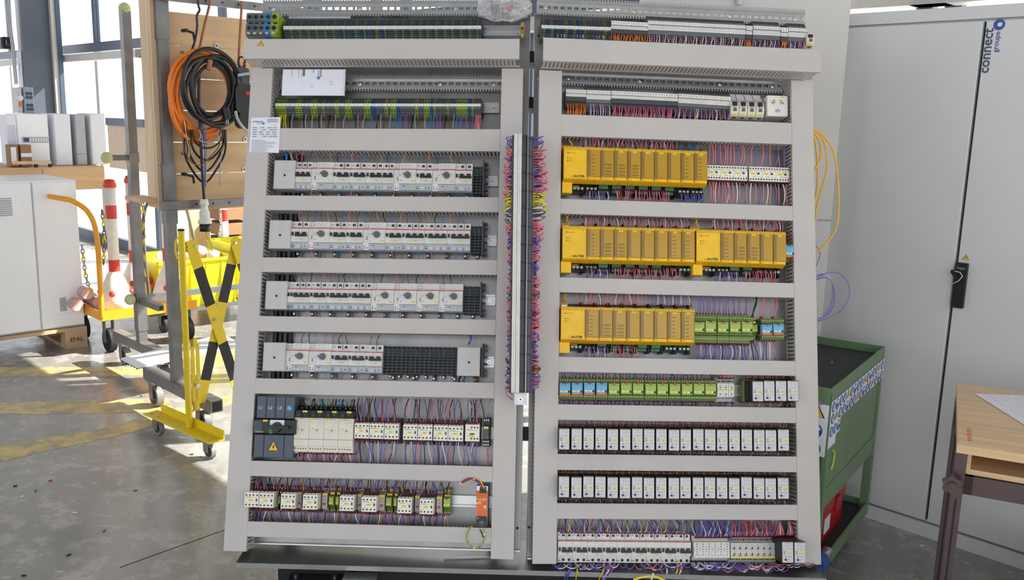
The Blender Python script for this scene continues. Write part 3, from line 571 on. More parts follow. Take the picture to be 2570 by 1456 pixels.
# ------------------------------------------------------------------ breakers, starters and other devices
def tagmesh(s, w=.011, h=.0042, ts=.0036): return MB().box(-w/2, w/2, -h/2, h/2, 0, .0006, YEL).text(s, 0, 0, .0007, ts, INK, .01, 0, .9)
def tag(parent, s, x, y, z, w=.011, h=.0042, ts=.0036): return put('yellow_tag', tagmesh(s, w, h, ts), parent, Matrix.Translation((x, y, z)))
def breaker(M, W_, h, poles, aux, label, tg, group=None, ctl=None, lastblue=True, adapter=True, toggle=BLACK):
    """miniature circuit breaker, optional auxiliary contacts at its left"""
    r = thing('circuit_breaker', M, label, 'breaker', group); pw = W_/(poles+aux*.5); ax = aux*pw*.5; x0 = -W_/2
    yb = -h*.27 if adapter else -h*.5
    g = MB().prof([(yb, .0), (h/2, 0), (h/2, .050), (h*.26, .052), (h*.25, .064), (yb+.004, .066), (yb, .058)], x0+.0003, -x0-.0003, MCBW)
    if not adapter: g = MB().prof([(-h/2, .0), (h/2, 0), (h/2, .050), (h*.26, .052), (h*.25, .064), (-h*.22, .066), (-h*.24, .052), (-h/2, .050)], x0+.0003, -x0-.0003, MCBW)
    put('body', g, r); put('red_stripe', MB().box(x0+.0003, -x0-.0003, h*.224, h*.250, .0645, .0662, RED).text('ABB', x0+W_*.35, h*.237, .0664, .0025, WHITE), r)
    t = MB()
    for i in range(poles):
        xc = x0+ax+pw*(i+.5); t.cyl(xc, h*.39, .0505, .0512, pw*.25, DARK, 10).cyl(xc+.0008, h*.385, .0512, .0518, pw*.11, KNOB, 6)
        if i: t.box(xc-pw/2-.0004, xc-pw/2+.0004, h*.3, h*.48, .0505, .0535, DARK)
        if not adapter: t.cyl(xc, -h*.41, .0502, .0512, pw*.25, DARK, 10)
    for i in range(aux):
        for yy in (.40, .31) + (() if adapter else (-.36, -.43)): t.hole(x0+ax/aux*(i+.5)-.002*(aux < 2), h*yy, .0506 if yy > 0 else .0508, .0017); (aux < 2) and t.hole(x0+ax*.75, h*yy, .0506, .0017)
    put('terminal_screws', t, r)
    if adapter:
        g = MB().prof([(-h/2, 0), (yb-.0006, 0), (yb-.0006, .060), (-h*.46, .058), (-h/2, .05)], x0+.0002, -x0-.0002, MCBG)
        for i in range(aux*1):
            for yy in (-.33, -.40): g.hole(x0+ax*.3/aux+ax*i/aux, h*yy, .0592, .0018).hole(x0+ax*.75/aux+ax*i/aux, h*yy, .0592, .0018)
        for i in range(poles):
            xc = x0+ax+pw*(i+.5); g.box(xc-.0016, xc+.0022, h*-.41, h*-.36, .0585, .0598, BLUE if (lastblue and poles == 2 and i == 1) else WHITE)
            if i: g.box(xc-pw/2-.0004, xc-pw/2+.0004, -h*.46, -h*.34, .0585, .0597, DARK)
        put('adapter', g, r)
    tb = MB(); yt = h*.02 if adapter else -h*.05
    for i in range(poles):
        xc = x0+ax+pw*(i+.5); tb.box(xc-pw*.27, xc+pw*.27, yt-.002, yt+.007, .066, .0745, toggle).box(xc+pw*.3, xc+pw*.42, yt+.001, yt+.008, .0655, .068, WHITE)
    tb.box(x0+ax+pw*.15, -x0-pw*.1, yt-.007, yt, .0665, .0735, toggle)
    for i in range(aux): tb.box(x0+ax*(i+.3)/aux, x0+ax*(i+.78)/aux, yt-.004, yt+.007, .066, .072, toggle)
    put('toggle', tb, r)
    put('label_holder', MB().box(x0+ax+pw*.3, -x0-pw*.2, -h*.175, -h*.13, .0658, .067, mat('clear_film', (200, 204, 208), .2)), r)
    tag(r, tg, ax/2+.001, -h*.155 if adapter else -h*.19, .0672)
    return r
def starter(M, W_, h, label, tg):
    """rotary motor starter with an auxiliary block at its left"""
    r = thing('motor_starter', M, label, 'motor starter'); x0 = -W_/2; ax = W_*.25; yb = -h*.25
    put('body', MB().prof([(yb, 0), (h/2, 0), (h/2, .052), (h*.27, .054), (h*.26, .066), (yb, .066)], x0+ax, -x0-.0003, MCBW), r)
    put('auxiliary_block', MB().prof([(-h*.48, 0), (h*.49, 0), (h*.49, .050), (h*.27, .052), (h*.26, .060), (yb, .060), (-h*.48, .056)], x0+.0003, x0+ax-.0003, MCBW).hole(x0+ax*.3, h*.41, .0505, .0017).hole(x0+ax*.75, h*.41, .0505, .0017).hole(x0+ax*.3, h*.33, .0512, .0017).hole(x0+ax*.75, h*.33, .0512, .0017)
        .hole(x0+ax*.3, -h*.34, .0585, .0018).hole(x0+ax*.75, -h*.34, .058, .0018).hole(x0+ax*.3, -h*.41, .058, .0018).hole(x0+ax*.75, -h*.41, .0575, .0018).box(x0+ax*.55, x0+ax*.75, -h*.12, -h*.08, .06, .0603, DARK).box(x0+ax*.55, x0+ax*.75, -h*.05, -h*.02, .06, .0603, DARK), r)
    put('adapter', MB().prof([(-h/2, 0), (yb-.0006, 0), (yb-.0006, .060), (-h*.46, .058), (-h/2, .05)], x0+ax, -x0-.0003, MCBG).cyl(x0+ax+.01, -h*.40, .058, .0595, .0022, ZINC, 8).cyl(x0+ax+.022, -h*.40, .058, .0595, .0022, ZINC, 8).cyl(x0+ax+.034, -h*.41, .058, .0595, .0022, ZINC, 8).box(x0+ax+.011, x0+ax+.014, -h*.33, -h*.31, .059, .0604, DARK).box(x0+ax+.016, x0+ax+.019, -h*.33, -h*.31, .059, .0604, DARK), r)
    put('red_stripe', MB().box(x0+.0003, -x0-.0003, h*.230, h*.256, .066, .067, RED).text('ABB', x0+ax+.003, h*.243, .0672, .0025, WHITE), r)
    t = MB()
    for k in range(3): t.cyl(x0+ax+.006+.0135*k, h*.41, .052, .0532, .0024, ZINC, 8).box(x0+ax+.0125+.0135*k, x0+ax+.0140+.0135*k, h*.42, h*.46, .052, .0525, DARK)
    put('terminal_screws', t, r)
    cx = ax/2+.0005; cy = .004
    k = put('rotary_knob', MB().cyl(cx, cy, .066, .078, .0106, KNOB, 20, .0096).prism([(cx-.013, cy+.003), (cx-.013, cy-.001), (cx, cy-.005), (cx+.012, cy), (cx, cy+.004)], .078, .081, KNOB), r)
    put('printing', MB().text('0', x0+ax+.0030, cy, .0662, .006, INK, .01, 0, 1, 3).text('MS132', x0+ax+.007, h*.19, .0662, .0024).box(cx-.0004, cx+.0004, cy+.011, cy+.015, .066, .0664, INK).text('I TRIP', cx+.012, -h*.09, .0662, .0022), r)
    put('dial', MB().cyl(x0+ax+.006, -h*.15, .066, .0668, .0017, BLUE, 8), r)
    tag(r, tg, -x0-.0085, -h*.17, .0664, .0125)
    return r
def rowf(P, L_, R_, wf):
    def f(x0, x1):
        def at(x): t = (x-L_[0])/(R_[0]-L_[0]); return L_[1]+(R_[1]-L_[1])*t, L_[2]+(R_[2]-L_[2])*t
        (a, b), (c, d) = at(x0), at(x1); u0, t0 = P.uv(x0, a, wf); u1, t1 = P.uv(x1, c, wf); s0 = P.uv(x0, b, wf)[1]; s1 = P.uv(x1, d, wf)[1]
        return (u0+u1)/2, (t0+t1+s0+s1)/4, u1-u0, (t0-s0+t1-s1)/2
    f.h = (f(L_[0], L_[0]+10)[3]+f(R_[0]-10, R_[0])[3])/2
    return f
def blank_cover(M, W_, h, label, side=CLB):
    r = thing('blank_cover', M, label, 'cover')
    put('cover_shell', MB().box(-W_/2, W_/2, -h/2, h/2, .0, .072, CLB, .002), r); put('screw_hole', MB().cyl(W_*.02, -h*.03, .0715, .0725, .0042, KNOB, 14).hole(W_*.02, -h*.03, .0726, .003), r); return r
def grid(M, W_, h, label):
    r = thing('adapter_frame', M, label, 'adapter'); n = max(3, int(W_/.0145))
    g = MB().box(-W_/2, W_/2, -h/2, h/2, 0, .03, BLACK); put('backing', g, r)
    for i in range(n+1): x = -W_/2+W_*i/n; put('upright_rib', MB().box(x-.0009, x+.0009, -h/2, h/2, .03, .046, SLATE), r)
    for k in range(9): y = -h*.46+h*.105*k; put('cross_rib', MB().box(-W_/2, W_/2, y-.0012, y+.0012, .03, .044, SLATE), r)
    g = MB(); x = -W_/2+.002
    while x < W_/2-.002: g.box(x, x+.0016, h*.12, h*.38, .036, .047, SLATE); x += .0034
    put('contact_comb', g, r)
    for k in range(max(1, n//2)): x = -W_/2+W_*(k+.6)/(n/2+.2) if n > 3 else 0; put('clip', MB().box(x-.005, x+.005, -h*.62, -h*.5, .01, .02, BLACK).box(x-.003, x+.003, -h*.60, -h*.54, .02, .0205, ZINC), r)
    return r
def flange(P, x, yt, yb, label):
    (u, t), (_, s) = P.uv(x, yt, -.03), P.uv(x, yb, -.03); h = t-s
    r = thing('end_flange', P.M(u, (t+s)/2, ZP), label, 'flange'); put('plate', MB().box(-.004, .0, -h/2, h/2, 0, .06, SLATE), r)
    for y in (.44, .3, .1, -.1, -.3, -.44): put('prong', MB().box(0, .012, h*y-.004, h*y+.003, .03, .05, SLATE).box(.002, .009, h*y-.0025, h*y+.0015, .05, .0505, DARK), r)
rown = ['uppermost', 'second', 'third', 'lowest']
rows4 = [((690, 403, 474), (1186, 408, 481), [('c', 690, 743), ('3', 743, 782), ('s', 782, 837), ('a2', 837, 879), ('a2', 879, 920), ('a2', 920, 961), ('2', 961, 989), ('s', 989, 1045), ('a2', 1045, 1086), ('s', 1086, 1143), ('a2', 1143, 1186)], (1187, 1215, 1216, 404, 492)),
    ((678, 553, 624), (1182, 559, 632), [('c', 678, 732), ('a2', 732, 774), ('s', 774, 828), ('a2', 828, 870), ('a2', 870, 912), ('s', 912, 968), ('a2', 968, 1010), ('a3', 1010, 1066), ('a3', 1066, 1123), ('a3', 1123, 1181)], (1182, 1211, 1214, 555, 641)),
    ((669, 704.5, 777), (1162, 712.5, 783), [('c', 669, 723), ('A3', 723, 779), ('a2', 779, 820), ('a3', 820, 876), ('a3', 876, 932), ('s', 932, 989), ('s', 989, 1046), ('s', 1046, 1102), ('s', 1102, 1162)], (1163, 1206, 1209, 708, 793)),
    ((663, 859, 931), (1206, 872, 945), [('c', 663, 718), ('s', 718, 775), ('s', 775, 832), ('a2', 832, 875), ('a2', 875, 917), ('a2', 917, 960), ('g', 961, 1147), ('c', 1148.6, 1206)], (None, None, 1213, 862, 947))]
k = 0
for ri, (Lr, Rr, devs, (g0, g1, fx, fy0, fy1)) in enumerate(rows4):
    f = rowf(PL, Lr, Rr, -.018); cnt = 0
    for d, x0, x1 in devs:
        uc, vc, W_, _ = f(x0, x1); h = f.h; M = PL.M(uc, vc, ZP); where = 'in %s breaker row' % rown[ri]
        if d == 'c':
            blank_cover(M, W_, h, 'blank light grey cover at the %s end of %s breaker row' % ('left' if x0 < 800 else 'right', rown[ri])); continue
        if d == 'g': grid(M, W_, h*.98, 'long empty dark adapter grid in the lowest breaker row'); continue
        cnt += 1; k += 1; t = '%dF%d' % (101+ri*5+cnt, cnt)
        nx = ['first', 'second', 'third', 'fourth', 'fifth', 'sixth', 'seventh', 'eighth', 'ninth', 'tenth'][cnt-1]
        if d == 's': starter(M, W_, h, 'white rotary-knob motor starter, %s device after blank cover %s' % (nx, where), '%dQ%d' % (110+ri*9+cnt, cnt))
        else: breaker(M, W_, h, int(d[-1]), {'a': 1, 'A': 2}.get(d[0], 0), 'white %s-pole black-toggle breaker, %s device after blank cover %s' % ({'2': 'two', '3': 'three'}[d[-1]], nx, where), t)
    if g0:
        uc, vc, W_, _ = f(g0, g1); grid(PL.M(uc, vc-.004, ZP), W_, f.h*.98, 'short empty dark adapter at right end of %s breaker row' % rown[ri])
    flange(PL, fx, fy0, fy1, 'dark plastic end flange closing the %s breaker row' % rown[ri])
    # black spring clips below each row, and the cables passing behind the covers
    u0, v0, _, _ = f(Lr[0]+60, Lr[0]+70); u1, v1, _, _ = f(Rr[0]-20, Rr[0]-10); n = 10
    for j in range(n):
        t = j/(n-1); put('spring_clip', MB().box(-.0045, .0045, -.016, .0, 0, .012, BLACK).box(-.003, .003, -.013, -.007, .012, .0125, ZINC), None, PL.M(u0+(u1-u0)*t, v0+(v1-v0)*t-f.h/2, ZP+.02), 'black spring clip under the %s breaker row, %s from the left' % (rown[ri], ['first', 'second', 'third', 'fourth', 'fifth', 'sixth', 'seventh', 'eighth', 'ninth', 'tenth'][j]), 'clip', 'clips under the %s breaker row' % rown[ri])
    yb = Lr[2]; g = MB()
    for j, cc in enumerate((BLACK, BLACK, SLATE, BLACK)): g.tube([(.02+j*.0165, -.07, .012), (.02+j*.0165, .15, .012)], .0078, cc, 8)
    uc, vc, _, _ = f(Lr[0], Lr[0]+50); put('supply_cables', g, None, PL.M(uc-.035, vc-.045, ZP), 'thick black cables running behind the left blank cover of the %s breaker row' % rown[ri], 'cables', None, 'stuff')
# wires above and below the breaker rows
C5 = ['brown', 'blue', 'pink', 'brown', 'black', 'grey', 'blue']
for ri, (x0, x1, ya, yb, yc, yd, sl) in enumerate([(750, 1180, 378, 404, 476, 494, .012), (745, 1175, 531, 556, 628, 651, .014), (735, 1160, 684, 706, 780, 800, .018), (730, 958, 836, 861, 934, 954, .026)]):
    n = 24 if ri < 3 else 12
    wires(PL, fan(['pink', 'brown', 'blue', 'brown', 'pink', 'black', 'blue'] if ri < 2 else ['purple', 'brown', 'black', 'grey', 'pink'], x0, x1, ya, yb, n, 6, sl), -.035, -.037, 'dropping into the %s breaker row' % rown[ri], 'wires above the %s breaker row' % rown[ri], .0014, ri in (1,), ferrule=None)
    wires(PL, fan(['pink', 'brown', 'blue', 'purple'][:3 + (ri > 1)], x0+20, x1-10, yd, yc, 12 if ri < 3 else 6, 5, sl), -.035, -.037, 'leaving the underside of the %s breaker row' % rown[ri], 'wires below the %s breaker row' % rown[ri], .0014, False, ferrule=None)
wires(PL, [('blue', (715, 382), (718, 404)), ('grey', (730, 382), (734, 404)), ('brown', (746, 378), (747, 404))], -.04, -.04, 'entering beside the uppermost left blank cover', 'thick supply wires at the uppermost blank cover', .004, True, ferrule=None)
wires(PL, [('blue', (1180, 843), (1176, 864)), ('black', (1155, 962), (1156, 946)), ('blue', (1167, 962), (1167, 947)), ('grey', (1188, 962), (1183, 947)), ('brown', (1198, 962), (1198, 947))], -.04, -.04, 'at the lowest right blank cover', 'thick supply wires at the right blank cover', .003, True, ferrule=None)
# earth terminal row wires (row under the document)
its = []
for i, (x, c) in enumerate([(703, 'yellow'), (708, 'yellow'), (713, 'yellow'), (718, 'yellow'), (722, 'brown'), (730, 'black'), (736, 'grey'), (755, 'brown'), (762, 'black'), (770, 'grey'), (777, 'brown'), (785, 'grey'), (802, 'black'), (808, 'grey'), (822, 'brown'), (828, 'black'), (834, 'brown'), (842, 'grey'), (861, 'brown'), (868, 'grey'), (892, 'black'), (899, 'grey'), (908, 'brown'), (917, 'grey'), (936, 'blue'), (945, 'brown'), (950, 'black'), (957, 'grey'), (968, 'brown'), (980, 'grey'), (994, 'blue'), (1001, 'blue'), (1007, 'purple'), (1017, 'purple'), (1022, 'purple'), (1029, 'brown'), (1036, 'black'), (1042, 'grey'), (1053, 'brown'), (1068, 'grey'), (1083, 'blue'), (1090, 'purple'), (1099, 'purple'), (1106, 'purple'), (1112, 'brown'), (1121, 'black'), (1128, 'brown'), (1140, 'grey'), (1148, 'blue'), (1154, 'purple'), (1162, 'purple'), (1172, 'purple'), (1182, 'brown'), (1187, 'blue'), (1195, 'pink'), (1199, 'pink'), (1202, 'pink'), (1205, 'pink')]):
    its.append((c, (x-random.uniform(-2, 6), 325), (x, 288)))
wires(PL, its, -.02, -.045, 'hanging from the terminals under the white document', 'wires under the earth terminal row', .0021, True, bow=.004, jit=.002, ferrule=None)
def fan2(segs, ya, yb, slope, x00): # segs: (x0, x1, n, colours)
    it = []
    for x0, x1, n, cs in segs:
        for i in range(n):
            x = x0+(x1-x0)*(i+.5)/n; d = slope*(x-x00); it.append((cs[i % len(cs)], (x+random.uniform(-3, 3), ya+d), (x, yb+d)))
    return it
PW = ['pink', 'white', 'purple']
wires(PR, fan2([(1370, 1532, 20, ['blue', 'brown', 'blue', 'pink', 'pink', 'white'])], 92, 84, .04, 1370), .04, .0, 'at the blue terminals on top of right panel', 'wires at right panel top left', .0013, False, jit=.002, ferrule=None)
wires(PR, fan2([(1533, 1624, 26, ['orange'])], 101, 83, .04, 1533), .03, -.03, 'under the low terminals on top of right panel', 'orange wires on top of right panel', .0015, False, jit=.003, ferrule=None)
wires(PR, fan2([(1626, 1868, 52, ['white', 'pink', 'purple', 'pink', 'white'])], 107, 84, .04, 1630), .03, -.03, 'under the long tall terminal row', 'wires on top of right panel', .0013, False, jit=.003, ferrule=None)
wires(PR, fan2([(1870, 1885, 6, ['orange']), (1887, 1955, 16, PW), (1957, 1974, 7, ['orange']), (1976, 2020, 12, ['purple', 'white', 'pink'])], 117, 97, .04, 1870), .03, -.03, 'under the right end groups of the top terminals', 'wires at right panel top right', .0013, False, jit=.003, ferrule=None)
wires(PR, fan2([(1421, 1471, 15, ['orange'])], 288, 260, .03, 1421), -.02, -.045, 'under the low terminals beside the left side duct', 'orange wires in right panel second row', .0016, False, jit=.003, ferrule=None)
wires(PR, fan2([(1474, 1532, 10, ['purple', 'white', 'white', 'pink']), (1535, 1700, 46, ['pink', 'pink', 'pink', 'purple', 'pink', 'pink', 'pink']), (1702, 1832, 22, ['white', 'pink', 'purple', 'pink', 'blue', 'pink', 'pink', 'white'])], 291, 262, .04, 1474), -.02, -.045, 'under the white-marked terminals of right panel', 'wires in right panel second row', .0016, False, jit=.003, ferrule=None)
# fuse holders and socket outlet
f = rowf(PR, (1834, 243, 293), (1919, 247, 296), -.02)
def fuse(M, W_, h, label, tg, ZZ=0):
    r = thing('fuse_holder', M, label, 'fuse holder')
    put('body', MB().prof([(-h/2, 0), (h*.3, 0), (h*.5, .02), (h*.45, .045), (h*.30, .06), (-h*.1, .066), (-h*.42, .056), (-h/2, .04)], -W_*.47, W_*.47, CREAM), r)
    put('lever_flap', MB().prof([(h*.34, .045), (h*.46, .042), (h*.84, .024), (h*.84, .020), (h*.44, .034)], -W_*.45, W_*.45, MCBW), r)
    put('window', MB().box(-W_*.28, W_*.28, h*.06, h*.28, .060, .0655, BLACK), r); put('latch', MB().box(-W_*.12, W_*.12, -h*.06, h*.05, .064, .0685, ZINC).box(-W_*.2, W_*.2, -h*.2, -h*.06, .062, .0668, KNOB), r)
    tag(r, tg, 0, -h*.36, .0605, W_*.62, .0048, .004); put('slot', MB().box(-W_*.2, W_*.25, -h*.49, -h*.44, .045, .0505, DARK), r); return r
for i in range(4):
    x0 = 1834+21.2*i; uc, vc, W_, _ = f(x0, x0+21); fuse(PR.M(uc, vc, ZP), W_, f.h, ['leftmost cream fuse holder with raised flap, beside the terminals', 'cream fuse holder with raised flap, second in the group of four', 'cream fuse holder with raised flap, third in the group of four', 'rightmost cream fuse holder with raised flap, beside the white socket'][i], ['100F11', '100F12', '100F13', '100F14'][i])
f = rowf(PR, (2026, 76, 112), (2046, 78, 114), .0); uc, vc, W_, _ = f(2026, 2046); fuse(PR.M(uc, vc, ZP+.015), W_, f.h, 'single cream fuse holder at the top right corner of right panel', '100F15')
(u0, v0), (u1, v1) = PR.uv(1925, 291, -.02), PR.uv(1977, 241, -.02); W_ = u1-u0; h = v1-v0
r = thing('socket_outlet', PR.M((u0+u1)/2, (v0+v1)/2, ZP), 'white triple socket outlet at the right end of the second row', 'socket outlet')
put('housing', MB().rbox(-W_/2, W_/2, -h/2, h/2, 0, .064, .004, WHITE).rbox(-W_/2+.001, W_/2-.001, -h/2+.001, h/2-.001, .064, .0665, .004, WHITE), r)
for cx, cy, a in ((-.013, .012, 50), (.013, .012, -50), (0, -.016, 180)):
    g = MB().prism([(.011, 0), (.006, .008), (-.006, .008), (-.011, 0), (-.006, -.008), (.006, -.008)], 0, .0004, mat('socket_recess', (206, 204, 198), .5)).hole(-.005, .002, .0008, .0019).hole(.005, .002, .0008, .0019).hole(0, -.002, .0008, .0019)
    put('socket_face', g, r, Matrix.Translation((cx, cy, .0666)) @ Matrix.Rotation(math.radians(a), 4, 'Z'))
tag(r, '100X8', .016, h*.42, .0666, .012)
def num(i): return ['first', 'second', 'third', 'fourth', 'fifth', 'sixth', 'seventh', 'eighth', 'ninth', 'tenth', 'eleventh', 'twelfth', 'thirteenth', 'fourteenth', 'fifteenth', 'sixteenth', 'seventeenth', 'eighteenth', 'nineteenth'][i]
# ---- documents
r = thing('document_pocket', PL.M(0, 0, -.006), 'white printed document in a clear pocket below left top duct', 'document')
(u0, v0), (u1, v1) = PL.uv(707, 240, -.006), PL.uv(868, 165, -.006); v1 = min(v1, 1.546)
g = MB().box(u0, u1, v0, v1, 0, .0015, PAPER).box(u1-.003, u1+.001, v0-.002, v1, .0015, .004, MCBW)
put('sheet', g, r); g = MB(); cx, cy = PL.uv(806, 180, -.004); logo(g, cx, cy+.002, .002, .0125, -PI/2, True, 1)
for (x, y, l, hh) in ((733, 180, .03, .001), (758, 182, .03, .001), (763, 178, .035, .006), (787, 175, .022, .0015), (750, 184, .028, .0008)): a, b_ = PL.uv(x, y, -.004); g.box(a-hh/2, a+hh/2, b_-l/2, min(v1, b_+l/2), .0016, .002, KNOB)
for (x, y) in ((831, 205), (831, 212), (783, 217)): a, b_ = PL.uv(x, y, -.004); g.box(a-.006, a+.006, b_-.0006, b_+.0006, .0016, .002, KNOB)
put('printing', g, r)
r = thing('rating_sheet', PL.M(0, 0, .001), 'white rating sheet with connect logo taped to left side duct', 'document')
q = [PL.uv(x, y, .001) for x, y in ((631, 296), (704, 294), (700, 384), (625, 383))]
put('sheet', MB().add([(a, b_, 0) for a, b_ in q]+[(a, b_, .0006) for a, b_ in q], [(0, 1, 2, 3), (7, 6, 5, 4), (0, 4, 5, 1), (1, 5, 6, 2), (2, 6, 7, 3), (3, 7, 4, 0)], PAPER), r)
g = MB(); (ax_, ay), (bx_, by) = q[3], q[1]; w_ = q[2][0]-q[3][0]; h_ = q[1][1]-q[2][1]
X = lambda t: ax_+.003+w_*t; Y = lambda t: q[0][1]-h_*t
logo(g, X(.20), Y(.10), .001, .0105, 0, True, 1)
for k in range(6): g.box(X(.52), X(.88), Y(.03+.018*k)-.0004, Y(.03+.018*k)+.0004, .0008, .001, KNOB)
g.text('CE', X(.78), Y(.2), .001, .005)
for k, row in enumerate(([.05, .3, .55, .72], [.05, .35, .6, .75], [.05, .25, .5, .7], [.05, .3, .5, .72], [.05, .4, .6, .75])):
    y = Y(.27+k*.062)
    for x in row: g.box(X(x), X(x+.14), y-.0009, y+.0009, .0008, .001, KNOB)
    g.box(X(.04), X(.92), y-.0033, y-.0030, .0008, .001, KNOB)
for k in range(13): g.box(X(.04), X(random.uniform(.45, .92)), Y(.62+k*.028)-.0004, Y(.62+k*.028)+.0004, .0008, .001, KNOB)
put('printing', g, r)
# ---- load-break switch with L1 L2 L3 N covers
f = rowf(PL, (645, 993, 1148), (742, 999, 1153), .0)
(ua, va), (ub, vb) = PL.uv(645, 994, .0), PL.uv(738, 1150, .0); W_ = ub-ua; h = va-vb
r = thing('main_switch', PL.M(ua, vb, ZP), 'large black four-pole main switch marked L1 L2 L3 N', 'main switch')
DKS = mat('cover_anthracite', (74, 82, 96), .4)
g = MB()
for k in range(4): g.box(W_*(.02+.235*k)+.0004, W_*(.02+.235*(k+1))-.0004, h*.635, h, .0, .09, DKS, .002)
tc_ = put('terminal_cover', g, r)
for k, s in enumerate(('L1', 'L2', 'L3', 'N')):
    mm = MB(); 
    if s == 'N': mm.cyl(0, 0, 0, .0006, .0098, BLUE, 22)
    put('letters', mm.text(s, 0, 0, .0008, .0125, WHITE, .01, 0, 1, 3), tc_, Matrix.Translation((W_*(.13+.235*k), h*.81, .0902)))
g = MB()
for k, (a, b_) in enumerate(((.0, .24), (.24, .74), (.74, .98))): g.box(W_*a+.0004, W_*b_-.0004, 0, h*.375, 0, .09, DKS, .002)
tc_ = put('terminal_cover', g, r)
mm = MB(); warn(mm, 0, 0, 0, .031); put('warning_sticker', mm, tc_, Matrix.Translation((W_*.49, h*.165, .0902)))
bd = put('switch_body', MB().box(-W_*.03, W_*1.03, h*.385, h*.625, 0, .10, BLACK, .003), r)
put('front_label', MB().box(W_*.0, W_*.2, h*.40, h*.60, .1, .1006, SLATE).box(0, W_*.2, h*.455, h*.462, .1006, .101, GRN).text('Schneider', W_*.15, h*.42, .1012, .0065, WHITE), r)
put('scale_plate', MB().prism([(W_*.4, h*.53), (W_*.75, h*.53), (W_*.75, h*.615), (W_*.4, h*.615)], .1, .1008, PAPER).box(W_*.38, W_*.47, h*.39, h*.47, .1, .1008, GRN), r)
hd = put('rotary_handle', MB().cyl(W_*.58, h*.5, .1, .112, .0165, BLACK, 24, .014).prism([(W_*.38, h*.515), (W_*.5, h*.475), (W_*.72, h*.472), (W_*.9, h*.483), (W_*.9, h*.513), (W_*.72, h*.522), (W_*.5, h*.53)], .108, .12, BLACK), r)
tag(r, '110Q7', W_*.28, h*.60, .1008, .014, .006, .0045)
# ---- star-delta style starters
f = rowf(PL, (740, 1048, 1134), (888, 1052, 1137), .0)
for i, (x0, x1) in enumerate(((740, 777), (777, 814), (814, 850.6), (850.6, 888))):
    uc, vc, W_, _ = f(x0, x1); h = f.h; t = ['6K7', '7K5', '8K2', '9K4'][i]
    r = thing('compact_starter', PL.M(uc, vc, ZP), ['cream compact motor starter right beside the main switch', 'cream compact motor starter, second of the four side by side', 'cream compact motor starter, third of the four side by side', 'cream compact motor starter nearest the small contactors'][i], 'motor starter')
    x = W_/2-.0004
    put('body', MB().prof([(-h/2, .02), (h/2, .02), (h/2, .085), (-h*.32, .087), (-h*.325, .08), (-h/2, .08)], -x, x, CREAM).box(-x, x, -h*.13, -h*.12, .0865, .0874, KNOB), r)
    put('upper_terminals', MB().prof([(h*.5, 0), (h*.86, 0), (h*.86, .045), (h*.74, .06), (h*.72, .082), (h*.5, .085)], -x, x, BLACK), r)
    sc_ = MB()
    for k in range(3): sc_.cyl(-x*.45+k*x*.62, h*.79, .052, .055, .0028, KNOB, 10)
    put('terminal_screws', sc_, r)
    put('adjusting_knob', MB().cyl(-x*.42, h*.59, .084, .09, .0065, BLACK, 16).box(-x*.55, -x*.3, h*.585, h*.6, .09, .091, KNOB).prism([(x*.05, h*.60), (x*.5, h*.62), (x*.5, h*.585)], .085, .0862, GRN), r)
    put('printing', MB().box(-x*.2, x*.9, h*.455, h*.46, .0872, .0876, GRN).text('Schneider', x*.05, h*.48, .0876, .004, GRN).text('LTM-B', -x*.5, h*.18, .0876, .003).box(-x, x, h*.38, h*.384, .0868, .0874, MCBG), r)
    put('dial', MB().cyl(x*.1, h*.14, .0868, .0876, .005, mat('dial_white', (214, 212, 206), .4), 12).box(x*.02, x*.18, h*.12, h*.16, .0876, .0882, KNOB), r)
    put('lower_terminals', MB().box(-x, x, -h*.56, -h*.5, .02, .07, CREAM).hole(-x*.8, -h*.4, .0808, .0018).hole(-x*.4, -h*.41, .0808, .0018).hole(-x*.05, -h*.41, .0808, .0018).hole(x*.3, -h*.41, .0808, .0018).hole(x*.65, -h*.41, .0808, .0018), r)
    tag(r, t, x*.35, h*.69, .0845, .014, .0058, .004); tag(r, t, -x*.6, h*.46, .0876, .012, .0055, .004)
    for j in range(5): pass
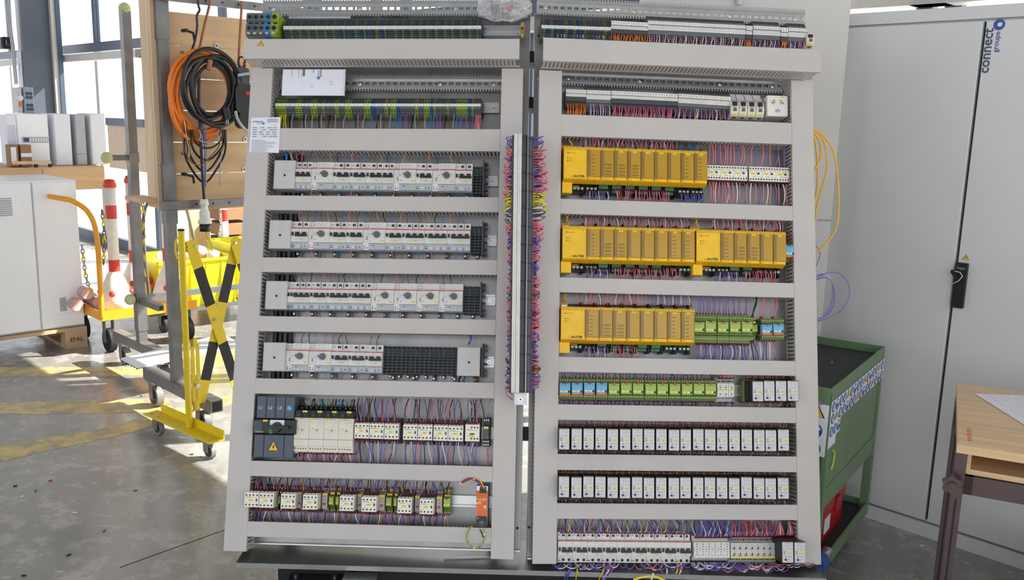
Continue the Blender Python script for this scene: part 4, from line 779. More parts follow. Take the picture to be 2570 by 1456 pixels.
def contactor(P, uc, vc, W_, h, label, tg, depth=.085, four=True):
    r = thing('contactor', P.M(uc, vc, ZP), label, 'contactor'); x = W_/2-.0004
    put('base', MB().box(-x*.98, x*1.04, -h*.82, h*.86, .0, .045, BLACK).box(-x*.98, x*1.04, -h*.62, h*.62, .045, .05, BLACK), r)
    g = MB().box(-x, x, -h/2, h/2, .045, depth-.003, CREAM, .001)
    for k in range(4): a = -x+W_*k/4; g.box(a+.0006, a+W_/4-.002, h*.47, h*.56, .05, depth-.014, CREAM).box(a+.001, a+W_/4-.003, h*.54, h*.563, .055, depth-.02, KNOB)
    put('body', g, r)
    g = MB().box(-x, x, -h*.49, h*.49, depth-.003, depth, mat('cream_front', (232, 228, 216), .4), .0006); put('front_plate', g, r)
    s = MB(); n = 4 if four else 3
    for k in range(n):
        a = -x+W_*(k+.5)/n if four else x*(-.1+.42*k)
        for y in (.32, -.33): s.cyl(a, h*y, depth, depth+.0006, .0027, DARK, 10).cyl(a+.0003, h*y-.0003, depth+.0006, depth+.001, .0012, KNOB, 6)
    put('terminal_screws', s, r)
    b_ = MB()
    for k in range(3): b_.cyl(-x*.7+k*x*.65, h*.74, .045, .048, .003, KNOB, 8).cyl(-x*.7+k*x*.65, -h*.72, .045, .048, .003, KNOB, 8)
    put('base_screws', b_, r)
    put('printing', MB().box(-x*.85, x*.85, h*.155, h*.165, depth, depth+.0004, GRN).text('Schneider', -x*.4, h*.20, depth+.0004, .004, GRN).text('LADN22', -x*.6, -h*.17, depth+.0004, .0024), r)
    if four: put('indicator_slot', MB().box(x*.62, x*.82, -h*.1, h*.08, depth, depth+.0008, mat('indicator_navy', (24, 30, 60), .4)), r)
    else: put('indicator_slot', MB().box(-x*.35, x*.3, -h*.1, -h*.02, depth, depth+.0008, BLACK), r)
    tag(r, tg, -x*.08, -h*.02 if four else -h*.2, depth+.0003, W_*.33, h*.14, h*.095); return r
f = rowf(PL, (890, 1061, 1101), (1204, 1072, 1109), .0)
for i, (x0, x1, t) in enumerate(((890, 927, '21K8'), (928, 964, '24K8'), (965, 1001, '25K8'), (1012, 1048, '33K7'), (1049, 1085.5, '33K8'), (1088, 1124.5, '34K7'), (1125, 1162.5, '34K8'))):
    uc, vc, W_, _ = f(x0, x1); contactor(PL, uc, vc, W_, f.h, 'cream contactor %s, %s of seven between starters and black relay' % ('tagged '+t, num(i)), t)
f2 = rowf(PL, (1167, 1065, 1108), (1204, 1066, 1109), -.01); uc, vc, W_, _ = f2(1167.6, 1204); contactor(PL, uc, vc, W_, f2.h, 'cream three-pole contactor with dark slot beside the small black relay', '110K8', .075, False)
(u0, v0), (u1, v1) = PL.uv(1210, 1122, -.01), PL.uv(1229, 1049, -.01); W_ = u1-u0; h = v1-v0
r = thing('plug_relay', PL.M((u0+u1)/2, (v0+v1)/2, ZP), 'narrow black relay in socket at right end above power supply', 'relay')
g = MB().box(-W_/2, W_/2, -h/2, h/2, 0, .05, BLACK).box(-W_/2, W_/2, h*.25, h/2, .05, .06, BLACK).box(-W_/2, W_/2, -h/2, -h*.27, .05, .06, BLACK)
for k in range(3):
    g.cyl((k-1)*W_*.3, h*.41, .06, .0605, .0022, ZINC, 8)
    for y in (-.32, -.43): g.cyl((k-1)*W_*.3, h*y, .06, .0605, .0022, ZINC, 8)
put('socket', g, r); put('relay_case', MB().box(-W_*.44, W_*.44, -h*.25, h*.23, .05, .075, mat('smoky_case', (58, 62, 66), .15), .002).box(W_*.15, W_*.42, -h*.2, -h*.12, .075, .0755, GRN), r); tag(r, '31K8', 0, h*.16, .0752, W_*.68, .0065, .0042)
# wires of the contactor row
G4 = ['pink', 'black', 'purple', 'grey', 'purple', 'black', 'brown', 'pink', 'navy', 'purple']
wires(PL, fan(['black', 'grey', 'grey', 'brown', 'black', 'grey', 'blue'], 762, 893, 1001, 1019, 19, 3, .02), -.03, -.03, 'feeding the compact starters from above', 'wires above the compact starters', .0024, False, jit=.002, ferrule='g')
wires(PL, fan(['pink', 'purple', 'pink', 'black', 'pink', 'purple', 'white', 'pink'], 748, 893, 1156, 1136, 34, 6, .02), -.02, -.012, 'below the compact starters', 'wires below the compact starters', .0014, False, jit=.006)
for i, (x0, x1) in enumerate(((890, 927), (928, 964), (965, 1001), (1012, 1048), (1049, 1085), (1088, 1124), (1125, 1162), (1170, 1202))):
    cs = (G4*2)[i % 3:]; n = 7; sl = .022*(x0-890)
    wires(PL, fan(cs, x0+2, x1-1, 999+sl*.8, 1060+sl*.7, n, 9), -.035, -.012, 'above contactor %s' % ['21K8', '24K8', '25K8', '33K7', '33K8', '34K7', '34K8', '110K8'][i], 'wires above the seven contactors', .0015, i < 8, jit=.01)
    wires(PL, fan(['pink', 'purple', 'black', 'grey', 'white', 'purple'][(i % 2):]*2, x0+2, x1-1, 1164+sl*.8, 1103+sl*.5, 6, 10), -.035, -.014, 'below contactor %s' % ['21K8', '24K8', '25K8', '33K7', '33K8', '34K7', '34K8', '110K8'][i], 'wires below the seven contactors', .0015, i < 8, jit=.01)
wires(PL, [('black', (1206, 1002), (1214, 1048)), ('grey', (1213, 1002), (1220, 1048)), ('grey', (1231, 1003), (1227, 1048)), ('pink', (1224, 1168), (1222, 1124)), ('pink', (1226, 1168), (1226, 1124))], -.03, -.03, 'at the small black relay', 'wires of the small black relay', .0016, True, ferrule=None)
# ---- bottom row of the left panel
f = rowf(PL, (616, 1234, 1273), (1089, 1255, 1290), .012)
BT = [(616, 651.5, '26K7'), (652.5, 689, '36K8'), (707, 743.5, '101K7'), (762, 798.5, '101K3'), (854, 890, '121K7'), (909, 946, '121K3'), (998.7, 1034, '301K7'), (1054, 1089, '301K3')]
for i, (x0, x1, t) in enumerate(BT):
    uc, vc, W_, _ = f(x0, x1); contactor(PL, uc, vc, W_, f.h*1.02, 'cream contactor tagged %s, %s of eight in the bottom left row' % (t, num(i)), t, .103)
f = rowf(PL, (755, 1236, 1276), (1110, 1248, 1286), -.02)
for i, (x0, x1) in enumerate(((744.5, 757), (808, 822), (897, 909), (951, 966), (1041, 1053.5), (1095, 1110))):
    uc, vc, W_, _ = f(x0, x1); h = f.h*1.04
    r = thing('time_relay', PL.M(uc, vc, ZP), 'slim grey timer with red knob, %s of six between bottom left contactors' % num(i), 'timer'); x = W_/2-.0004
    put('body', MB().box(-x, x, -h/2, h/2, 0, .062, mat('timer_grey', (180, 178, 172), .4), .001), r); put('red_knob', MB().cyl(0, -h*.18, .062, .067, x*.46, RED, 14), r)
    put('indicator', MB().prism([(-x*.4, h*.27), (x*.5, h*.27), (x*.1, h*.31), (-x*.4, h*.29)], .062, .0625, RED).prism([(-x*.4, h*.05), (x*.5, h*.05), (x*.1, h*.09), (-x*.4, h*.07)], .062, .0625, RED), r)
    tag(r, BT[min(7, i+2)][2], 0, h*.42, .0625, x*1.8, .006, .0035)
    for s in (1, -1): put('terminal_foot', MB().box(-x, x, *sorted((s*h*.5, s*h*.76)), 0, .042, MCBG).hole(-x*.55, s*h*.66, .0422, .002).hole(0, s*h*.66, .0422, .002).hole(x*.55, s*h*.66, .0422, .002), r)
def slimrelay(P, x0, x1, yt, yb, label, tg, w=-.03):
    (u0, v0), (u1, v1) = P.uv(x0, yb, w), P.uv(x1, yt, w); W_ = u1-u0; h = v1-v0; x = W_/2-.0004
    r = thing('interface_relay', P.M((u0+u1)/2, (v0+v1)/2, ZP), label, 'relay')
    put('socket', MB().prof([(-h/2, 0), (h/2, 0), (h/2, .035), (h*.30, .042), (h*.2, .05), (-h*.2, .05), (-h*.3, .042), (-h/2, .035)], -x, x, DGREEN), r)
    s = MB(); n = max(2, int(W_/.005))
    for k in range(n):
        for y, z in ((.42, .038), (-.42, .038)): s.cyl(-x+2*x*(k+.5)/n, h*y, z, z+.0016, .0016, ZINC, 6)
    put('terminal_screws', s, r); put('relay_case', MB().box(-x*.9, x*.9, -h*.16, h*.17, .05, .066, LGREEN, .001).box(-x*.25, x*.25, h*.12, h*.21, .05, .069, DRED), r)
    tag(r, tg, 0, -h*.1, .0662, x*1.6, .0055, .0036); put('marker', MB().box(-x*.8, x*.8, h*.22, h*.31, .046, .051, YEL), r)
for i, (x0, x1, t) in enumerate(((699, 707, '36K8'), (825, 841, '101K8'), (842, 854, '121K8'), (968, 986, '121K5'), (987, 999, '301K8'), (1112, 1132, '301K5'))):
    slimrelay(PL, x0, x1, 1222+.016*(x0-700), 1285+.02*(x0-700), 'small green plug-in relay, %s of six in the bottom left row' % num(i), t)
wires(PL, fan(['black', 'pink', 'purple', 'purple', 'brown', 'purple', 'orange', 'purple', 'black'], 632, 1130, 1197, 1229, 92, 8, .028), -.03, -.008, 'above the bottom left contactors and timers', 'wires above the bottom left row', .0015, False, jit=.006)
wires(PL, fan(['pink', 'purple', 'black', 'purple', 'brown', 'purple', 'white', 'orange', 'purple', 'navy'], 632, 1130, 1311, 1278, 88, 8, .026), -.03, -.006, 'below the bottom left contactors and timers', 'wires below the bottom left row', .0015, False, jit=.006)
# power supply
(u0, v0), (u1, v1) = PL.uv(1193, 1328, .0), PL.uv(1225, 1220, .0); W_ = u1-u0; h = v1-v0
r = thing('power_supply', PL.M(u0, v0, ZP), 'orange-fronted power supply at the lower right of left panel', 'power supply')
put('housing', MB().box(0, W_, 0, h, 0, .08, ZINC, .001), r); put('orange_front', MB().prism([(W_*.06, h*.30), (W_*.95, h*.30), (W_*.98, h*.88), (W_*.03, h*.88)], .08, .084, ORG), r)
put('black_front', MB().prism([(W_*.0, .0), (W_, .0), (W_*.95, h*.3), (W_*.06, h*.3)], .08, .084, BLACK), r); put('plug', MB().box(W_*.3, W_*.85, h*.84, h*.92, .08, .095, BLACK).box(W_*.3, W_*.85, h*.92, h*.97, .07, .09, BLACK), r)
put('printing', MB().text('Weidmüller', W_*.45, h*.69, .0844, .0075, WHITE, .01).text('OUTPUT', W_*.78, h*.47, .0844, .004, WHITE).text('PRO ECO', W_*.45, h*.64, .0844, .004, WHITE).text('INPUT', W_*.55, h*.17, .0844, .0035, WHITE).text('100-240V AC', W_*.5, h*.14, .0844, .0035, WHITE).text('o o o', W_*.5, h*.09, .0844, .005, WHITE).prism([(W_*.12, h*.235), (W_*.28, h*.235), (W_*.2, h*.27)], .084, .0845, LGREEN), r)
put('trim_dial', MB().cyl(W_*.76, h*.52, .084, .0852, .0035, WHITE, 12).cyl(W_*.76, h*.605, .084, .085, .0022, KNOB, 8), r); tag(r, '100G6', W_*.22, h*.60, .0846, .015, .006, .0045)
def cable(name, P, pts, w, r, m, label, cat='cable', group=None, ties=()):
    q = [Vector((*P.uv(x, y, w if not isinstance(w, (list, tuple)) else w[i]), w if not isinstance(w, (list, tuple)) else w[i])) for i, (x, y) in enumerate(pts)]
    q = smooth(q); o = q[0].copy(); g = MB().tube([p-o for p in q], r, m, 8); ob = put(name, g, None, P.M(*o), label, cat, group)
    for t in ties: p = q[int(t*(len(q)-1))]-o; d = (q[min(len(q)-1, int(t*(len(q)-1))+1)]-q[int(t*(len(q)-1))]).normalized(); put('cable_tie', MB().tube([p-d*.002, p+d*.002], r*1.5, WHITE, 8), ob)
    return ob
def smooth(q, k=5):
    out = []; n = len(q)
    for i in range(n-1):
        a, b_, c, d = q[max(0, i-1)], q[i], q[i+1], q[min(n-1, i+2)]
        for j in range(k): t = j/k; out.append(.5*((2*b_)+(c-a)*t+(2*a-5*b_+4*c-d)*t*t+(3*b_-a-3*c+d)*t**3))
    return out+[q[-1]]
cable('cable', PL, [(1156, 1213), (1165, 1206), (1178, 1201), (1190, 1202), (1204, 1210), (1209, 1228)], .006, .0022, COLS['red'], 'red wire arching over the duct into the orange power supply', 'cable', None, (0, .6))
cable('cable', PL, [(1157, 1215), (1166, 1209), (1179, 1204), (1190, 1205), (1202, 1213), (1211, 1228)], .004, .0018, COLS['blue'], 'blue wire arching over the duct beside the red one')
cable('cable', PL, [(1156, 1212), (1166, 1219), (1176, 1210), (1192, 1201), (1206, 1209), (1217, 1228)], .004, .0018, COLS['yellow'], 'green-yellow wire arching into the power supply plug')
cable('cable', PL, [(1185, 1320), (1174, 1335), (1171, 1350), (1176, 1364), (1190, 1375), (1204, 1372), (1213, 1360), (1216, 1345), (1213, 1329)], .016, .0026, GY, 'green-yellow earth cable looping down below the power supply', 'cable', None, (.5, .9))
cable('cable', PL, [(1204, 1329), (1210, 1340), (1213, 1350)], .010, .0018, COLS['black'], 'short black wire dropping from under the power supply')
# ---------------------------------------------------------------- yellow controllers
AMB = mat('amber_cover', (184, 144, 42), .12, 0, .03, 10); AMB2 = mat('amber_side', (146, 118, 58), .2); FADE = mat('print_black', (40, 34, 26), .5)
def controller(P, a, b, cpu, mods, label, tg, tabx, tagsfrom=2, tabs=True):
    """a, b: (x, ytop, ybottom) of the front corners; cpu: x end of the processor block"""
    w = .010; (u0, t0), (u1, t1) = P.uv(a[0], a[1], w), P.uv(b[0], b[1], w); s0, s1 = P.uv(a[0], a[2], w)[1], P.uv(b[0], b[2], w)[1]
    h = (t0-s0+t1-s1)/2; v = (s0+s1)/2; ang = math.atan2(t1+s1-t0-s0, 2*(u1-u0)); L = u1-u0; D = w-ZP
    r = thing('controller', P.M(u0, v+(s0-s1)/2*0, ZP) @ Matrix.Translation((0, (s0-s1)/2, 0)) @ Matrix.Rotation(ang, 4, 'Z'), label, 'controller')
    uc = P.uv(cpu, a[1], w)[0]-u0
    put('housing', MB().prof([(h*.02, 0), (h*.98, 0), (h, D-.010), (h, D), (0, D), (-.003, D-.006), (-.006, D-.024), (h*.03, D-.03)], 0, L, CYD), r)
    put('processor_front', MB().box(0, uc, h*.02, h*.93, D, D+.003, CY, .001).text('SAUTER', uc*.66, h*.09, D+.0033, .0098, FADE, .035, 0, 1.05, 2).hole(uc*.17, h*.82, D+.0032, .0017).hole(uc*.17, h*.65, D+.0032, .0017).hole(uc*.17, h*.57, D+.0032, .0017)
        .text('RUN / FAULT', uc*.36, h*.815, D+.0033, .0042, FADE).text('LINK', uc*.28, h*.65, D+.0033, .0038, FADE).text('ACT', uc*.28, h*.565, D+.0033, .0038, FADE).add([(uc*.30, h*.11, D+.0033), (uc*.335, h*.075, D+.0033), (uc*.37, h*.11, D+.0033), (uc*.35, h*.07, D+.0033), (uc*.33, h*.06, D+.0033)], [(0, 4, 1), (1, 4, 3, 2)], FADE), r)
    tag(r, tg+'A0', uc*.85, h*.88, D+.0031, .014, .005, .004)
    g = MB(); x = .001                                   # ventilation ribs along both edges
    while x < L-.001: g.box(x, x+.0024, h*.95, h*1.02, D-.006, D+.004, CY); x += .0042
    put('upper_ribs', g.box(0, L, h*.935, h*.965, D-.004, D+.0035, CY), r)
    g = MB(); x = .001
    while x < L-.001: g.prof([(-.001, D+.002), (.002, D+.004), (.002, D-.002), (-.006, D-.024), (-.010, D-.022)], x, x+.0026, CY); x += .0042
    put('lower_ribs', g, r)
    mw = (L-uc)/mods
    for k in range(mods):
        x0 = uc+mw*k; q = thing('module', None, None, None) if False else None
        md = put('module_cover', MB().box(x0+.001, x0+mw-.001, h*.09, h*.93, D, D+.007, AMB, .0015).box(x0+.0012, x0+mw*.26, h*.09, h*.92, D+.007, D+.0076, AMB2), r)
        g = MB()
        for j in range(16): g.box(x0+mw*.06, x0+mw*.085, h*(.14+.048*j), h*(.155+.048*j), D+.0077, D+.008, FADE).box(x0+mw*.15, x0+mw*.175, h*(.14+.048*j), h*(.155+.048*j), D+.0077, D+.008, FADE)
        if k == 0 or k >= mods-(2 if mods > 6 else 0):
            for j in range(6): g.box(x0+mw*.33, x0+mw*.56, h*(.17+.115*j), h*(.182+.115*j), D+.0072, D+.0077, FADE)
        elif k in (1, 2) or (mods > 8 and k == 3):
            for j in range(4): g.box(x0+mw*.33, x0+mw*.82, h*(.16+.105*j), h*(.172+.105*j), D+.0072, D+.0077, FADE).box(x0+mw*.36, x0+mw*.78, h*(.125+.105*j), h*(.13+.105*j), D+.0072, D+.0077, FADE)
        put('legend', g, md)
        g = MB().box(x0+.003, x0+mw-.003, 0, h*.085, D, D+.004, CY)
        for j in range(3 if k > 1 else 8): g.box(x0+.005+j*.0035, x0+.0055+j*.0035, h*.01, h*.05, D+.004, D+.0044, FADE)
        put('module_foot', g, r)
        if k >= tagsfrom: tag(md, '%sA%d' % (tg, k-1), x0+mw*.52, h*.89, D+.0076, .0125, .0052, .0038)
        put('screw', MB().hole(x0+mw*.1, h*.955, D+.0045, .0013), r)
    tu0 = P.uv(tabx[0], a[1], w)[0]-u0; tw = P.uv(tabx[1], a[1], w)[0]-u0-tu0
    put('network_cover', MB().box(tu0, tu0+tw, -h*.40, -.004, D-.055, D-.016, CY, .002), r); put('network_cover', MB().box(tu0, tu0+tw, h*1.0, h*1.22, 0, D-.058, CYD, .002), r)
    put('network_plug', MB().box(tu0+tw*.3, tu0+tw*.8, h*1.03, h*1.12, D-.058, D-.05, ZINC), r)
    put('terminal_base', MB().box(tu0+tw+.003, L-.004, -h*.30, -.004, 0, .028, BLACK).box(tu0+tw+.003, L-.004, h*1.0, h*1.17, 0, .024, mat('board_green', (32, 70, 54), .5)), r)
    put('terminal_plug', MB().box(tu0+tw+.006, uc-.018, -h*.20, -h*.10, .028, .05, ORG), r)
    for k in range(-1, mods):
        x0 = uc+mw*k
        if k in (-1, 0) or k > mods-3: 
            for j in range(3): put('terminal_plug', MB().box(x0+mw*(.12+.29*j), x0+mw*(.34+.29*j), -h*.24, -h*.14, .028, .052, GRN).box(x0+mw*(.15+.29*j), x0+mw*(.31+.29*j), -h*.21, -h*.17, .052, .0525, MCBW), r)
        else: put('terminal_plug', MB().box(x0+mw*.06, x0+mw*.74, -h*.19, -h*.06, .028, .056, GRN).box(x0+mw*.06, x0+mw*.74, -h*.29, -h*.21, .028, .046, GRN), r)
        put('divider', MB().box(x0+mw*.80, x0+mw*.98, -h*.36, -.0, .0, .050, BLACK, .003), r); put('divider', MB().box(x0+mw*.80, x0+mw*.98, h*1.0, h*1.2, .0, .050, BLACK, .003), r)
        if k > 0: put('terminal_plug', MB().box(x0+mw*.06, x0+mw*.74, h*1.01, h*1.12, .02, .046, GRN), r)
controller(PR, (1415, 371, 449), (1774, 382, 463), 1473.5, 9, 'yellow controller with nine amber modules in the uppermost wide row', '181', (1413.5, 1439))
controller(PR, (1412, 569, 650), (1743, 577, 659), 1472, 8, 'yellow controller with eight modules left of the smaller yellow one', '184', (1410, 1436.5))
controller(PR, (1747, 578, 657), (1971, 585, 665), 1807, 5, 'smaller yellow controller with five modules at the right end', '187', (1742, 1767))
controller(PR, (1408, 772.5, 853), (1742, 778.5, 861), 1468.5, 8, 'yellow controller in the third row beside green relays', '187', (1406, 1433))
K3 = ['pink', 'pink', 'white', 'pink', 'pink', 'pink']
for (x0, x1, ya, yb, yc, yd, sl, cs, dn, nm) in ((1455, 1700, 348, 375, 508, 476, .033, K3, 'uppermost', 'uppermost controller'), (1455, 1725, 545, 573, 702, 672, .024, K3, 'eight-module', 'eight-module controller'), (1780, 1965, 551, 582, 708, 680, .02, K3, 'small five-module', 'five-module controller'), (1450, 1620, 737, 768, 898, 868, .018, K3, 'third row', 'third row controller')):
    wires(PR, fan(cs, x0, x1, ya, yb, int((x1-x0)/6.5), 5, sl), -.03, -.035, 'above the %s yellow controller' % dn, 'wires above the '+nm, .0015, False, jit=.005)
    wires(PR, fan(['purple', 'purple', 'white', 'purple'], x0+15, x0+75, yc, yd, 12, 3, sl), -.03, -.03, 'at the left plugs below the %s yellow controller' % dn, 'violet wires below the '+nm, .0014, False, jit=.003)
    wires(PR, fan(['pink', 'pink', 'pink', 'red'], x0+85, x1-20, yc, yd-2, int((x1-x0-105)/6), 4, sl), -.03, -.025, 'under the green plugs of the %s yellow controller' % dn, 'pink wires below the '+nm, .0015, False, jit=.004)
wires(PR, fan(['brown', 'brown', 'blue', 'blue', 'blue'], 1695, 1760, 356, 384, 16, 3, .03), -.03, -.035, 'at the right end above the uppermost yellow controller', 'blue wires above the uppermost controller', .0015, False, jit=.003)
wires(PR, fan(['purple', 'blue', 'purple', 'blue'], 1705, 1765, 508, 484, 14, 3, .02), -.03, -.03, 'at the right end below the uppermost yellow controller', 'blue wires below the uppermost controller', .0015, False, jit=.003)
wires(PR, fan(['purple', 'purple', 'white'], 1632, 1738, 741, 768, 16, 3, .018), -.03, -.035, 'above the right modules of the third row controller', 'violet wires above the third row controller', .0014, False, jit=.003)
for x, y0, y1 in ((1433, 341, 372), (1426, 538, 574), (1751, 548, 582), (1420, 737, 774)):
    cable('network_cable', PR, [(x, y0), (x-4, (y0*2+y1)/3), (x+2, (y0+2*y1)/3), (x+1, y1)], -.05, .0034, COLS['amber'], 'thick yellow network cable entering the %s' % {1433: 'uppermost yellow controller', 1426: 'eight-module yellow controller', 1751: 'small five-module yellow controller', 1420: 'third row yellow controller'}[x])
# ---- six reversing contactors
f = rowf(PR, (1776, 413.5, 450), (1982, 421, 456.6), -.02)
MAROON = mat('rim_maroon', (96, 30, 34), .5)
for i, (x0, x1, t) in enumerate(((1775.5, 1809, '100K11'), (1809, 1843, '100K12'), (1843, 1877, '211K3'), (1880.5, 1914, '211K7'), (1914, 1948, '227K3'), (1948, 1982, '227K7'))):
    uc, vc, W_, _ = f(x0, x1); h = f.h; x = W_/2-.0003
    r = thing('mini_contactor', PR.M(uc, vc, ZP), 'cream mini contactor tagged %s, %s of six in a line' % (t, num(i)), 'contactor')
    put('body', MB().box(-x, x, -h*.54, h*.5, 0, .055, BLACK).box(-x, x, h*.5, h*.52, 0, .05, MAROON), r); put('front_plate', MB().box(-x, x, -h*.5, h*.5, .055, .063, mat('cream_front', (232, 228, 216), .4), .0008), r)
    s = MB()
    for k in range(5):
        for y in (.36, -.37): s.hole(-x+2*x*(k+.5)/5, h*y, .0632, .0027)
    for a, b_ in ((-.75, .17), (.1, .13), (.4, .13), (-.35, -.2), (-.1, -.18), (.4, -.2), (.85, .2), (.85, -.25)): s.box(x*a-.001, x*a+.001, h*b_-.0012, h*b_+.0012, .063, .0634, DARK)
    put('terminal_screws', s, r); put('printing', MB().box(-x*.85, x*.8, h*.235, h*.245, .063, .0634, GRN), r); put('indicator_slot', MB().box(x*.2, x*.55, -h*.05, h*.07, .063, .0636, mat('indicator_navy', (24, 30, 60), .4)), r)
    tag(r, t, -x*.45, h*.0, .0632, x*.72, h*.14, h*.10)
wires(PR, fan2([(1776, 1868, 12, ['pink', 'pink', 'pink', 'purple', 'pink', 'pink']), (1880, 1975, 8, ['pink', 'purple', 'pink', 'purple'])], 358, 412, .035, 1776), -.04, -.035, 'hanging above the six mini contactors', 'wires above the mini contactors', .0018, True, jit=.006, ferrule=None)
wires(PR, fan2([(1776, 1840, 10, ['pink', 'pink', 'pink', 'white']), (1842, 1978, 14, ['white', 'pink', 'purple', 'pink'])], 508, 453, .035, 1776), -.035, -.035, 'hanging below the six mini contactors', 'wires below the mini contactors', .0018, True, jit=.007)
# ---- plug-in relays
def plugrelay(P, x0, x1, yt, yb, yfb, yft, label, tg, blue=False, w=.005):
    """socket from yt to yb, coloured relay from yft to yfb"""
    uc0, vt = P.uv(x0, yt, -.03); uc1, vb = P.uv(x1, yb, -.03); a, ft = P.uv(x0, yft, w); b_, fb = P.uv(x1, yfb, w); W_ = b_-a; uc = (a+b_)/2
    h = vt-vb; vc = (vt+vb)/2; x = W_*.57
    r = thing('plug_relay', P.M(uc, vc, ZP), label, 'relay'); so_ = (uc0+uc1)/2-uc
    put('socket', MB().prof([(-h/2, 0), (h/2, 0), (h/2, .050), (h*.26, .056), (h*.22, .05), (-h*.22, .05), (-h*.26, .056), (-h/2, .05)], -x+so_, x+so_, DGREEN), r)
    s = MB()
    for k in range(5): 
        for y in (.40, -.36): s.cyl(so_-x*.8+x*1.6*k/4, h*y, .0525, .0545, .0016, ZINC, 6).hole(so_-x*.8+x*1.6*k/4, h*(y+(.06 if y > 0 else -.07)), .0535, .0009)
    put('terminal_screws', s, r)
    x = W_/2; t = ft-vc; bt = fb-vc; m = LBLUE if blue else LGREEN; d = .006-ZP
    put('relay_case', MB().box(-x*.94, x*.94, bt, t, .05, d-.02, SLATE).box(-x, x, bt, t, d-.02, d, m, .001).box(-x*.8, -x*.45, t-.006, t-.0048, d, d+.0005, INK).box(-x*.3, x*.3, t-.006, t-.0052, d, d+.0005, INK).box(x*.45, x*.8, t-.006, t-.0048, d, d+.0005, INK), r)
    put('test_button', MB().box(-x*.28, x*.26, t-.003, t+.004, d-.01, d+.002, DRED if blue or x0 > 1740 and yt < 900 else RED), r)
    put('label_holder', MB().box(-x*.85, x*.45, bt+.006, bt+.011, d, d+.0006, WHITE).box(x*.6, x*.92, bt+.004, bt+.011, d, d+.001, BLACK), r); tag(r, tg, -x*.2, bt+.0085, d+.0007, x*.8, .0042, .0034)
    if blue: put('retaining_clip', MB().box(-x, x, bt-.004, bt, .05, d-.002, ORG).box(-x*.95, -x*.7, bt-.004, bt+.004, d-.004, d+.001, ORG).box(x*.7, x*.95, bt-.004, bt+.004, d-.004, d+.001, ORG), r)
    return r
FR = [(1404.7, '29K7'), (1435.2, '41K8'), (1466.1, '100K8'), (1497.1, '400K8'), (1528, '101K6'), (1558.8, '121K6'), (1588.6, '301K6'), (1619.8, '321K6'), (1650, '311K6'), (1680.8, '361K6'), (1711.5, '391K6'), (1741.2, '401K6'), (1770.4, '402K6')]
for i, (x, t) in enumerate(FR):
    dy = (x-1404)*.012; j = random.uniform(-.8, .8)
    plugrelay(PR, x, x+26.6, 948.5+dy, 1002+dy*1.1, 988.5+dy*.8+j, 961+dy*.7+j, ('light blue relay tagged %s, %s of four at row start' % (t, num(i))) if i < 4 else 'green relay with red button tagged %s, %s green one from blue relays' % (t, num(i-4)), t, i < 4)
for i, (x0, t) in enumerate(((1743, '121K1'), (1772, '184K1'), (1803, '198K1'), (1833.5, '148K1'), (1863.2, '271K1'))):
    plugrelay(PR, x0-1, x0+25.5, 789+i*.8, 860+i*.5, 834+(i > 0)*1, 808-(i == 1)*1.5, 'wide green relay tagged %s, %s beside the third row controller' % (t, num(i)), t)
slimrelay(PR, 1887, 1902, 796, 852, 'slim green relay squeezed between green and light blue relays', '100K8', -.02)
for x0, t, dy in ((1912.5, '186K7', 1), (1941, '186K8', 0)): plugrelay(PR, x0, x0+26, 799.5, 852.5, 838+dy, 813+dy, 'light blue relay tagged %s at right end of third row' % t, t, True)
plugrelay(PR, 1971, 1993, 609, 659, 643, 615, 'light blue relay squeezed right of the small yellow controller', '190K7', True)
VI = ['purple', 'purple', 'purple', 'white']
wires(PR, fan2([(1745, 1878, 18, ['purple'])], 746, 789, .02, 1745), -.03, -.04, 'above the wide green relays', 'violet wires above the wide green relays', .0015, True, jit=.006)
wires(PR, fan2([(1745, 1880, 34, ['purple', 'purple', 'purple', 'white', 'purple', 'navy'])], 901, 862, .02, 1745), -.03, -.03, 'below the wide green relays', 'wires below the wide green relays', .0015, False, jit=.007)
wires(PR, [('black', (1897, 747), (1886, 796)), ('black', (1900, 747), (1890, 796)), ('pink', (1918, 748), (1908, 799)), ('pink', (1919, 748), (1912, 799)), ('pink', (1940, 749), (1936, 799)), ('pink', (1948, 749), (1940, 799))], -.03, -.035, 'above the light blue relays', 'wires above the light blue relays', .0018)
wires(PR, [('black', (1892, 903), (1886, 855)), ('navy', (1903, 903), (1890, 855))]+[(c, (1900+i*6.5+random.uniform(-5, 6), 903), (1900+i*6.2, 855)) for i, c in enumerate(['purple', 'white', 'purple', 'purple', 'navy', 'white', 'pink', 'purple'])], -.03, -.03, 'below the light blue relays', 'wires below the light blue relays', .0016, True)
wires(PR, fan(['navy', 'navy', 'red', 'purple'], 1408, 1795, 937, 948.5, 46, 3, .012), -.03, -.036, 'above the blue and green relay row', 'wires above the thirteen relays', .0015, False, jit=.004)
wires(PR, fan(['purple', 'pink', 'navy', 'blue', 'black', 'pink', 'navy'], 1405, 1795, 1015, 1004, 78, 4, .012), -.03, -.034, 'below the blue and green relay row', 'wires below the thirteen relays', .0014, False, jit=.004)
